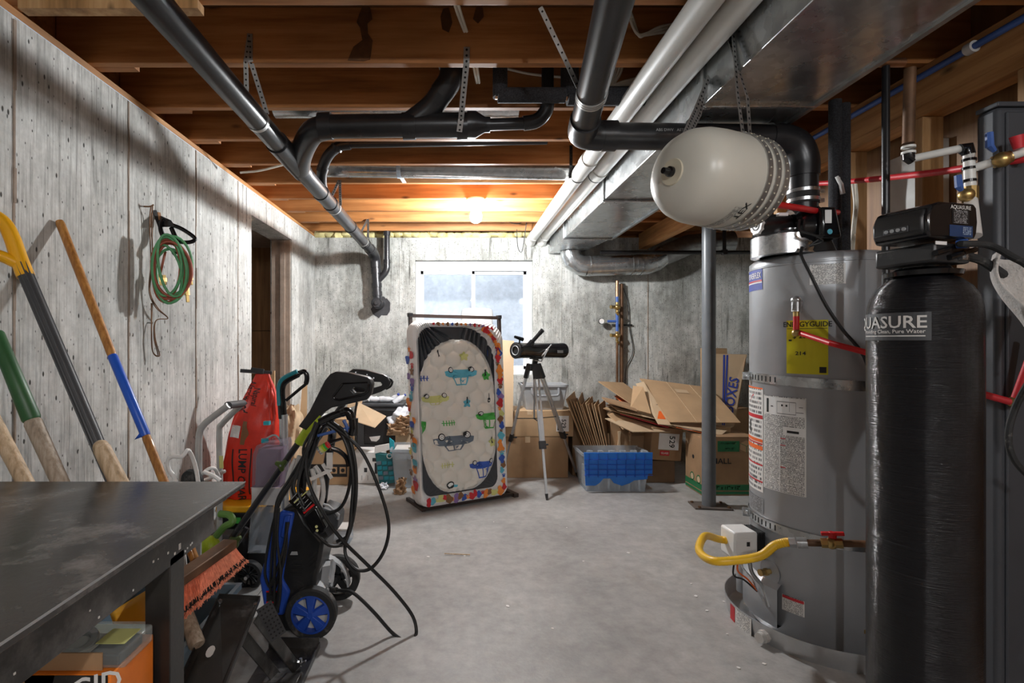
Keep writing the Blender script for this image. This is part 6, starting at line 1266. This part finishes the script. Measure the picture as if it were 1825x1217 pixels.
# ================================================================ PRESSURE WASHER
pw = thing('pressure_washer', 'blue and black wheeled pressure washer draped with black hose and cord', 'pressure washer', (-.72, 2.4, 0))
def pprism(L, y0, y1, name, mt, par, bev=.008): return MB().prism([V((at(a, b, 2.30).x, y0, max(.004, at(a, b, 2.30).z))) for a, b in L], (0, y1-y0, 0)).build(name, mt, par, bevel=bev)
bd = pprism([(505, 905), (530, 898), (546, 930), (577, 965), (571, 1000), (563, 1030), (560, 1080), (545, 1126), (487, 1126), (471, 1098), (467, 1030), (478, 985), (490, 930)], 2.30, 2.56, 'housing', 'black_plastic', pw, .016)
pprism([(474, 1094), (464, 1030), (476, 983), (489, 922), (504, 908), (526, 912), (516, 960), (505, 1030), (518, 1052), (507, 1094)], 2.286, 2.574, 'blue_shell', 'blue', pw, .010)
pprism([(510, 916), (521, 914), (512, 956), (503, 952)], 2.272, 2.288, 'blue_grip', 'blue', pw, .005)
for k in range(4): pprism([(520, 997+8*k), (540, 997+8*k), (538, 1000.5+8*k), (520, 1000.5+8*k)], 2.297, 2.30, 'vent_slot', 'hole', bd, 0)
for k in range(4): pprism([(552, 992+9*k), (564, 981+9*k), (564, 984+9*k), (552, 995+9*k)], 2.297, 2.30, 'vent_slot', 'hole', bd, 0)
pl = pprism([(477, 1050), (497, 1050), (500, 1088), (478, 1088)], 2.283, 2.286, 'warning_label', 'ink', pw, 0)
for y in (1049, 1068): pprism([(477, y), (496, y), (496, y+2.5), (477, y+2.5)], 2.2815, 2.283, 'red_line', 'red', pl, 0)
pprism([(520, 982), (530, 982), (531, 988), (517, 988)], 2.2975, 2.299, 'sticker', 'grey_plastic', bd, 0)
c = V((-.641, 2.262, .113)); wh = MB().lathe([(.085, -.025), (.105, -.025), (.112, -.018), (.112, .018), (.105, .025), (.085, .025), (.085, -.025)], c, (0, 1, 0), 48).build('wheel', 'rubber', pw)
hb = MB().lathe([(.076, -.024), (.088, -.022), (.088, .015), (.076, .015), (.076, -.024)], c, (0, 1, 0), 40).lathe([(0, -.030), (.016, -.030), (.022, -.022), (.022, 0), (0, 0)], c, (0, 1, 0), 20)
for k in range(5):
    a = 2*PI*k/5+PI/2; d = V((math.cos(a), 0, math.sin(a))); s_ = V((-math.sin(a), 0, math.cos(a)))
    hb.hexa([c+d*.010-s_*.013+V((0,-.012,0)), c+d*.080-s_*.030+V((0,-.010,0)), c+d*.080+s_*.030+V((0,-.010,0)), c+d*.010+s_*.013+V((0,-.012,0)), c+d*.010-s_*.008+V((0,-.031,0)), c+d*.080-s_*.020+V((0,-.019,0)), c+d*.080+s_*.020+V((0,-.019,0)), c+d*.010+s_*.008+V((0,-.031,0))])
hb.build('hub', 'blue', wh, bevel=.002); MB().lathe([(.0, .012), (.078, .012), (.078, .016), (0, .016)], c, (0, 1, 0), 30).build('wheel_back', 'offwhite', wh)
w2 = MB().lathe([(.085, -.022), (.105, -.022), (.112, -.015), (.112, .015), (.105, .022), (.085, .022), (.085, -.022)], (-.604, 2.60, .113), (0, 1, 0), 44).build('wheel', 'rubber', pw)
mb = MB().lathe([(.076, -.02), (.087, -.02), (.087, .015), (.076, .015), (.076, -.02)], (-.604, 2.60, .113), (0, 1, 0), 36).lathe([(0, -.02), (.02, -.02), (.02, .01), (0, .01)], (-.604, 2.60, .113), (0, 1, 0), 16)
for k in range(5): a = 2*PI*k/5+PI/2; d = V((math.cos(a), 0, math.sin(a))); mb.bar(V((-.604, 2.60, .113))+d*.012, V((-.604, 2.60, .113))+d*.08, .034, .018, up=(0, 1, 0))
mb.build('hub', 'black_plastic', w2)
MB().cyl((-.63, 2.27, .113), (-.61, 2.59, .113), .010, n=10).build('axle', 'dark_plastic', pw)
fd = MB(); prof = sm([at(566, 984, 2.56), at(585, 992, 2.56), at(606, 1003, 2.56), at(618, 1022, 2.56), at(622, 1042, 2.56)], 5)
for a, b in zip(prof, prof[1:]): fd.bar(a, b, .05, .008, up=(b-a).cross(V((0, 1, 0))))
fd.build('fender', 'grey_plastic', pw); fd = MB(); prof = sm([at(573, 985, 2.40), at(571, 1010, 2.38), at(562, 1035, 2.36), at(585, 1046, 2.36), at(592, 1020, 2.42), at(594, 1000, 2.46)], 5)
for a, b in zip(prof, prof[1:]): fd.bar(a, b, .012, .05, up=(0, 1, 0))
fd.build('yoke', 'grey_plastic', pw); MB().hexa([at(572, 1010, 2.40), at(594, 1006, 2.50), at(588, 1044, 2.46), at(563, 1040, 2.36), at(573, 1000, 2.44), at(595, 998, 2.54), at(590, 1036, 2.50), at(565, 1032, 2.40)]).build('yoke_web', 'grey_plastic', pw)
# handle arms, gun, holder
MB().tube(sm([at(536, 905, 2.34), at(540, 850, 2.34), at(556, 800, 2.34), at(569, 765, 2.34), at(578, 755, 2.36), at(589, 757, 2.40), at(592, 775, 2.50), at(583, 830, 2.52), at(575, 900, 2.52)], 6), .020, 14).build('handle_arm', 'gloss_black', pw)
MB().tube(sm([at(569, 752, 2.30), at(590, 742, 2.31), at(610, 735, 2.32), at(620, 733, 2.32), at(626, 745, 2.32), at(628, 762, 2.32), at(625, 775, 2.32)], 6), [.018]*12+[.020]*13+[.014]*12, 12).build('spray_gun', 'gloss_black', pw)
MB().tube(sm([at(612, 748, 2.32), at(618, 760, 2.32), at(617, 772, 2.32)], 4), .008, 8).build('trigger', 'blue_pex', pw); MB().tube([at(566, 776, 2.31), at(600, 767, 2.32), at(622, 762, 2.32)], .007, 8).build('gun_bar', 'blue_pex', pw); MB().tube([at(585, 789, 2.31), at(612, 780, 2.32)], .007, 8).build('gun_bar', 'gloss_black', pw)
a, b = at(569, 803, 2.28), at(586, 791, 2.28)
for k, mt in enumerate(('steel', 'c_lemon', 'lime', 'c_green', 'red')): MB().cyl(a.lerp(b, k*.2), a.lerp(b, k*.2+.2), .020-.001*k, n=14).build('nozzle_ring', mt, pw)
MB().tube(sm([at(590, 798, 2.30), at(604, 803, 2.31), at(617, 815, 2.32), at(622, 830, 2.32)], 5), .011, 10).build('lance', 'gloss_black', pw)
MB().box(*[q for q in (at(582, 806, 2.27).x, at(593, 806, 2.27).x, 2.268, 2.270, at(590, 834, 2.27).z, at(590, 806, 2.27).z)]).build('tag', 'offwhite', pw)
MB().bar(at(553, 854, 2.27), at(591, 836, 2.3), .016, .003, up=(0, 1, 0)).bar(at(575, 826, 2.29), at(591, 852, 2.3), .016, .003, up=(0, 1, 0)).build('tag_strap', 'offwhite', pw)
for L in ([(527, 818), (517, 840), (511, 870), (512, 905)], [(534, 812), (525, 840), (520, 872), (524, 900)], [(561, 830), (573, 850), (576, 880), (570, 905)], [(556, 835), (560, 855), (560, 885)]): MB().tube(sm([at(x, y, 2.36) for x, y in L], 5), .011, 10).build('clear_tube', 'offwhite', pw)
def qbox(P4, Y, dep, name, mt, par, bev=.003): return MB().prism([at(x, y, Y) for x, y in P4], (0, dep, 0)).build(name, mt, par, bevel=bev)
lb = qbox([(514, 893), (536, 869), (561, 897), (542, 919)], 2.235, .006, 'instruction_plate', 'gloss_black', pw, 0)
for k in range(5): MB().bar(at(518+5.5*k, 893+5*k-3, 2.233), at(533+5.5*k, 876+5*k-2, 2.233), .0032, .001, up=(0, 1, 0)).build('print', 'grey_plastic', lb)
MB().bar(at(524, 896, 2.2325), at(548, 874, 2.2325), .005, .001, up=(0, 1, 0)).build('print', 'c_lemon', lb); MB().bar(at(541, 914, 2.2325), at(560, 898, 2.2325), .009, .001, up=(0, 1, 0)).build('print', 'red', lb)
gf = qbox([(541, 921), (562, 903), (581, 940), (577, 950), (562, 954), (556, 948)], 2.23, .05, 'plug_box', 'gloss_black', pw, .006)
for p in ((564, 938), (565, 945)): MB().cyl(at(p[0], p[1], 2.232), at(p[0], p[1], 2.224), .006, n=10).build('plug_light', 'c_lemon', gf)
qbox([(574, 905), (595, 912), (603, 925), (601, 945), (580, 962), (562, 930)], 2.38, .14, 'lance_holder', 'dark_plastic', pw, .006); MB().tube([at(565, 895, 2.36), at(585, 900, 2.36), at(604, 917, 2.36), at(602, 925, 2.36)], .006, 8).build('holder_rim', 'grey_plastic', pw)
# power cord bundle
r = random.Random(17)
for k in range(9):
    j = lambda s=1: r.uniform(-s, s); y = 2.24+.014*k
    MB().tube(sm([at(566+j(4), 752+j(3), y+.05), at(547+j(6), 790+j(6), y), at(534+j(9), 830, y), at(527+j(9), 870, y-.01), at(540+j(6), 905+j(6), y-.02)] if k < 4 else [at(556+j(3), 785, y), at(520+j(6), 850, y-.02), at(498+j(6), 895, y-.04), at(486+j(8), 950, y-.05), at(482+j(10), 1010+j(20), y-.06), at(490+j(8), 1050+j(30), y-.05), at(505+j(4), 990, y-.05), at(512+j(4), 930, y-.04)], 6), .0062, 7).build('cord', 'black_cable', pw)
MB().tube(sm([at(497, 905, 2.20), at(494, 960, 2.20), at(500, 1020, 2.20), at(498, 1070, 2.20), at(487, 1112, 2.20), at(482, 1130, 2.24)], 6), .0055, 7).build('cord', 'black_cable', pw)
for L in ([(586, 1050, 2.36), (610, 1052, 2.32), (631, 1057, 2.29), (665, 1089, 2.27), (699, 1127, 2.28), (722, 1141, 2.26), (737, 1138, 2.27), (742, 1122, 2.30), (733, 1093, 2.32), (699, 1050, 2.31), (656, 1007, 2.28), (605, 956, 2.22), (571, 905, 2.20), (549, 854, 2.22), (547, 802, 2.26), (562, 758, 2.30)],
          [(600, 764, 2.30), (633, 790, 2.28), (656, 824, 2.28), (682, 888, 2.28), (693, 939, 2.28), (684, 982, 2.28), (661, 1012, 2.28), (635, 1014, 2.28), (616, 988, 2.30), (618, 956, 2.32), (631, 905, 2.32), (629, 832, 2.32), (618, 785, 2.32), (592, 755, 2.32)],
          [(575, 915, 2.34), (605, 906, 2.34), (621, 873, 2.32), (625, 822, 2.30), (610, 775, 2.30), (584, 752, 2.30)], [(600, 965, 2.30), (622, 950, 2.30), (634, 890, 2.28), (633, 825, 2.28), (619, 775, 2.29), (590, 750, 2.31)],
          [(560, 948, 2.20), (590, 972, 2.22), (618, 960, 2.26), (627, 900, 2.28), (628, 840, 2.29), (612, 780, 2.30), (580, 750, 2.32)]): MB().tube(sm([at(*p) for p in L], 7), .0078, 8).build('hose', 'black_cable', pw)
MB().tube([at(580, 1049, 2.37), at(600, 1051, 2.335)], .012, 10).build('hose_sleeve', 'rubber', pw); MB().tube(sm([at(636, 716, 2.60), at(633, 735, 2.60), at(632, 750, 2.60)], 4), .006, 8).cyl(at(632, 745, 2.6), at(632, 775, 2.6), .018, n=10).build('plug', 'black_plastic', lm)

# ================================================================ BACK LEFT CLUTTER
t, m = carton('cardboard_box', 'brown box with a black band and handling marks behind the pressure washer', (-1.20, 4.84), (.40, .34, .60), .0, 'card', 0, 'moving boxes')
MB().box(-.2005, .2005, -.171, -.1702, .075, .19, m).build('band', 'ink', t)
for x in (.08, .16): MB().box(x-.028, x+.028, -.1725, -.1712, .105, .165, m).build('mark', 'card', t); MB().cyl(m @ V((x, -.1732, .135)), m @ V((x, -.1726, .135)), .018, n=10).build('mark_symbol', 'ink', t)
MB().prism([at(625, 748, 4.68), at(640, 718, 4.95), at(688, 742, 4.72), at(668, 762, 4.52)], (0, .004, .006)).build('open_flap', 'card_light', t); MB().prism([at(618, 728, 4.98), at(645, 718, 4.98), at(648, 700, 5.0), at(622, 706, 5.0)], (0, .006, 0)).build('open_flap', 'card_light', t)
MB().lathe([(0, .602), (.11, .602), (.115, .615), (0, .617)], (-1.28, 4.83, 0), n=24).build('lid', 'paper', None); tag(bpy.data.objects['lid'] if False else COL.objects[-1], 'white round lid lying on the box with the black band', 'lid')
tag(MB().box(-1.52, -1.34, 4.05, 4.42, .002, .52).build('cardboard_box', 'card', bevel=.004), 'brown box against the left wall behind the carpet cleaner', 'box', 'moving boxes')
tag(MB().prism([at(516, 752, 5.0), at(546, 752, 5.0), at(547, 685, 5.1), at(517, 690, 5.1)], (0, .02, 0)).build('cardboard_sheet', 'card'), 'tall plain card panel leaning behind the teal handle', 'cardboard', 'flattened cardboard boxes')
tag(MB().prism([at(476, 908, 3.95), at(489, 908, 3.95), at(489, 660, 3.98), at(477, 662, 3.98)], (0, .02, 0)).build('cardboard_sheet', 'card'), 'narrow card edge standing behind the red bag top', 'cardboard', 'flattened cardboard boxes')
def sack(name, label, cat, rows, Y, dep, mt, sd, crump=.012):
    r = random.Random(sd); ph = [r.uniform(0, 6) for _ in range(4)]
    def f(u, v):
        t_ = min(v*(len(rows)-1), len(rows)-1.0001); i = int(t_); q = t_-i; py, xl, xr, d = [a+(b-a)*q for a, b in zip(rows[i], rows[i+1])]
        a = at(xl, py, Y); b = at(xr, py, Y); an = 2*PI*u; ca, sa = math.cos(an), math.sin(an)
        k = crump*(math.sin(4*an+9*v+ph[0])+math.sin(7*an-13*v+ph[1])*.7+math.sin(3*an+21*v+ph[2])*.5)
        return V(((a.x+b.x)/2+(b.x-a.x)/2*math.copysign(abs(ca)**.7, ca)+k*ca*.6, Y+dep*d*math.copysign(abs(sa)**.7, sa)+k*sa, max(a.z+.4*k*(0 if v < .02 else 1), .004)))
    o = MB().grid(f, 40, 26).build(name, mt, smooth=25); return tag(o, label, cat)
sack('paper_bag', 'dark brown printed paper sack standing behind the silver stem', 'bag', [(968, 474, 512, 1), (800, 474, 510, 1), (745, 480, 506, .8), (718, 486, 503, .3)], 3.3, .10, 'c_brown', 3)
sack('paper_bag', 'tan crumpled paper sack right of the silver stem', 'bag', [(938, 510, 540, 1), (800, 511, 541, 1), (745, 512, 535, .8), (722, 514, 527, .3)], 3.6, .12, 'card_light', 5)
# black cabinet bin
bb = thing('cabinet_bin', 'black plastic cabinet with an inset front, full of empty bottles, against the back wall', 'cabinet', (-.77, 5.3, .25))
MB().box(-1.0, -.545, 5.10, 5.44, .256, .66).build('body', 'dark_plastic', bb, bevel=.01); MB().box(-1.015, -.53, 5.085, 5.455, .66, .69).build('rim', 'dark_plastic', bb, bevel=.006)
MB().box(-.92, -.61, 5.094, 5.099, .29, .625).build('inset_panel', 'black_plastic', bb, bevel=.004); MB().box(-.60, -.585, 5.094, 5.0995, .27, .65).build('trim', 'black_plastic', bb)
MB().prism([(-.87, 5.092, .36), (-.76, 5.092, .372), (-.77, 5.092, .34), (-.80, 5.092, .315), (-.85, 5.092, .32)], (0, -.002, 0)).build('torn_label', 'offwhite', bb)
tag(MB().box(-1.02, -.50, 5.09, 5.46, .002, .254).build('cardboard_box', 'card_dark', bevel=.004), 'low brown box under the black cabinet', 'box', 'moving boxes')
wd = ['leftmost', 'second', 'third', 'fourth', 'fifth', 'sixth', 'seventh']
for i in range(7):
    c = V((-.96+.062*i, 5.2+.03*(i % 2), .722)); t = thing('plastic_bottle', 'empty %s plastic bottle in the row on the black cabinet, %s' % ('blue capped' if i in (5, 6) else 'clear', wd[i]), 'bottle', tuple(c-V((0,0,.03))), 'empty bottles on the black cabinet')
    ax = V((1, (-.5, .3, -.2, .6, .1, -.4, .5)[i], (.0, .2, 0, .1, .0, .9, .7)[i])); MB().lathe([(0, -.07), (.026, -.068), (.029, -.05), (.027, -.02), (.029, .0), (.028, .03), (.012, .058), (.012, .07), (0, .07)], c, ax, 14).build('bottle_body', 'bag_plastic', t)
    MB().lathe([(0, .07), (.0135, .07), (.0135, .085), (0, .085)], c, ax, 10).build('bottle_cap', 'ink_blue' if i in (5, 6) else 'white', t)
wx, m = carton('white_box', 'white printed cardboard box on the floor before the black cabinet', (-.82, 4.85), (.27, .26, .285), 0, 'paper', 0, None, tape=False)
for x, z, s, h_ in ((.06, .22, .018, .016), (.095, .22, .016, .016), (-.02, .125, .014, .02), (.075, .14, .012, .05), (.10, .14, .010, .05)): MB().box(x-s, x+s, -.1312, -.1304, z-h_, z+h_, m).build('print', 'print_small' if False else 'abs_dusty', wx)
for x in (-.10, -.055, .0, .05): MB().box(x-.0015, x+.0015, -.1312, -.1304, .03, .075, m).build('print', 'abs_dusty', wx)
tp_ = thing('teal_pack', 'teal plastic retail pack with a white flap leaning on the white box', 'package', tuple(at(690, 865, 4.62)))
qbox([(676, 864), (705, 860), (703, 812), (668, 806)], 4.62, .06, 'pack_body', 'teal_dark', tp_, .006); qbox([(667, 808), (694, 801), (693, 790), (668, 795)], 4.62, .02, 'pack_flap', 'paper', tp_, 0); qbox([(695, 812), (706, 845), (702, 786), (694, 780)], 4.66, .02, 'pack_wing', 'cyan', tp_, 0)
for k in range(3):
    for j in range(4): qbox([(671+10*k+1.2*j, 822+9*j), (679+10*k+1.2*j, 821+9*j), (679+10*k+1.2*j, 827+9*j), (671+10*k+1.2*j, 828+9*j)], 4.616, .003, 'pack_print', 'teal' if (k+j) % 3 else 'c_slate', tp_, 0)
MB().lathe([(.018, 0), (.026, 0)], at(694, 812, 4.615), (0, 1, 0), 18).build('pack_emblem', 'offwhite', tp_)
cb = thing('clear_bin', 'clear plastic bin with a rim standing beside the mattress edge', 'bin', (-.45, 4.68, 0)); tub(cb, (-.44, 4.70), .002, .22, .28, .26, .32, .33, 'clear_bin', 'bin', .014)
for k in range(4): MB().box(-.56, -.34, 4.58, 4.80, .30+.012*k, .306+.012*k).build('papers', 'offwhite', cb)
tag(MB().box(-.60, -.22, 5.0, 5.4, .002, .47).build('cardboard_box', 'card_light', bevel=.004), 'tan box under the white plastic bag behind the mattress', 'box', 'moving boxes')
sack('plastic_bag', 'crumpled white plastic bag on the tan box beside the mattress', 'bag', [(767, 694, 738, 1), (750, 692, 742, 1), (735, 699, 740, .9), (722, 710, 738, .3)], 5.15, .14, 'bag_plastic', 9, .02)
for i, (rows, lb, Y) in enumerate((([(775, 690, 726, .4), (764, 694, 727, 1), (755, 692, 724, .7)], 'brown kraft paper crumple hanging over the tan box front', 4.96), ([(757, 704, 734, .5), (746, 708, 735, 1), (741, 714, 732, .5)], 'upper brown paper crumple against the mattress edge', 4.95), ([(880, 703, 722, 1), (866, 706, 722, .8), (852, 712, 722, .4)], 'loose brown paper wad on the floor by the clear bin', 4.42))):
    sack('kraft_paper', lb, 'paper', rows, Y, .05, 'kraft', 20+i, .014)
sack('plastic_scrap', 'small white plastic scrap on the floor below the teal pack', 'scrap', [(873, 673, 689, 1), (866, 674, 692, 1), (860, 680, 688, .3)], 4.55, .03, 'bag_plastic', 33, .008)
jx = thing('clear_box', 'small clear plastic box on the floor behind the pressure washer', 'box', tuple(at(612, 955, 3.4))); z0 = .003
MB().box(-.80, -.69, 3.30, 3.42, z0, .09).build('box', 'clear_bin', jx, bevel=.006); MB().box(-.805, -.685, 3.295, 3.425, .09, .102).build('lid', 'offwhite', jx, bevel=.003)
# litter on the slab
r = random.Random(2); proto = None
for i, (px, py) in enumerate(((763, 992), (808, 988), (828, 990), (1232, 1040), (1260, 1088), (1296, 1130), (1290, 1072), (1240, 1062), (1316, 1190), (985, 1120), (1010, 940), (1040, 1000), (905, 1080), (1362, 1183), (748, 950), (880, 930), (1120, 985))):
    Y = H0*912/(py-608); c = at(px, py, Y)
    if proto is None:
        proto = MB().prism([(.008*math.cos(a*PI/3)*(1, .6, .9, 1, .5, .8)[a], .006*math.sin(a*PI/3), 0) for a in range(6)], (.001, 0, .002)).build('paper_scrap', 'paper'); o = proto
        tag(proto, 'tiny pale paper fleck lying on the concrete floor', 'scrap', 'paper flecks on the floor')
    else: o = proto.copy(); COL.objects.link(o)
    o.location = (c.x, Y, .001); o.rotation_euler = (0, 0, r.uniform(0, 6)); s = r.uniform(.6, 1.5); o.scale = (s, s, 1)
sl = tag(MB().tube([at(792, 987, 3.14)+V((0,0,.004)), at(838, 989, 3.13)+V((0,0,.004))], .003, 6).build('twig', 'card_edge'), 'thin splinter lying on the floor before the mattress', 'scrap')
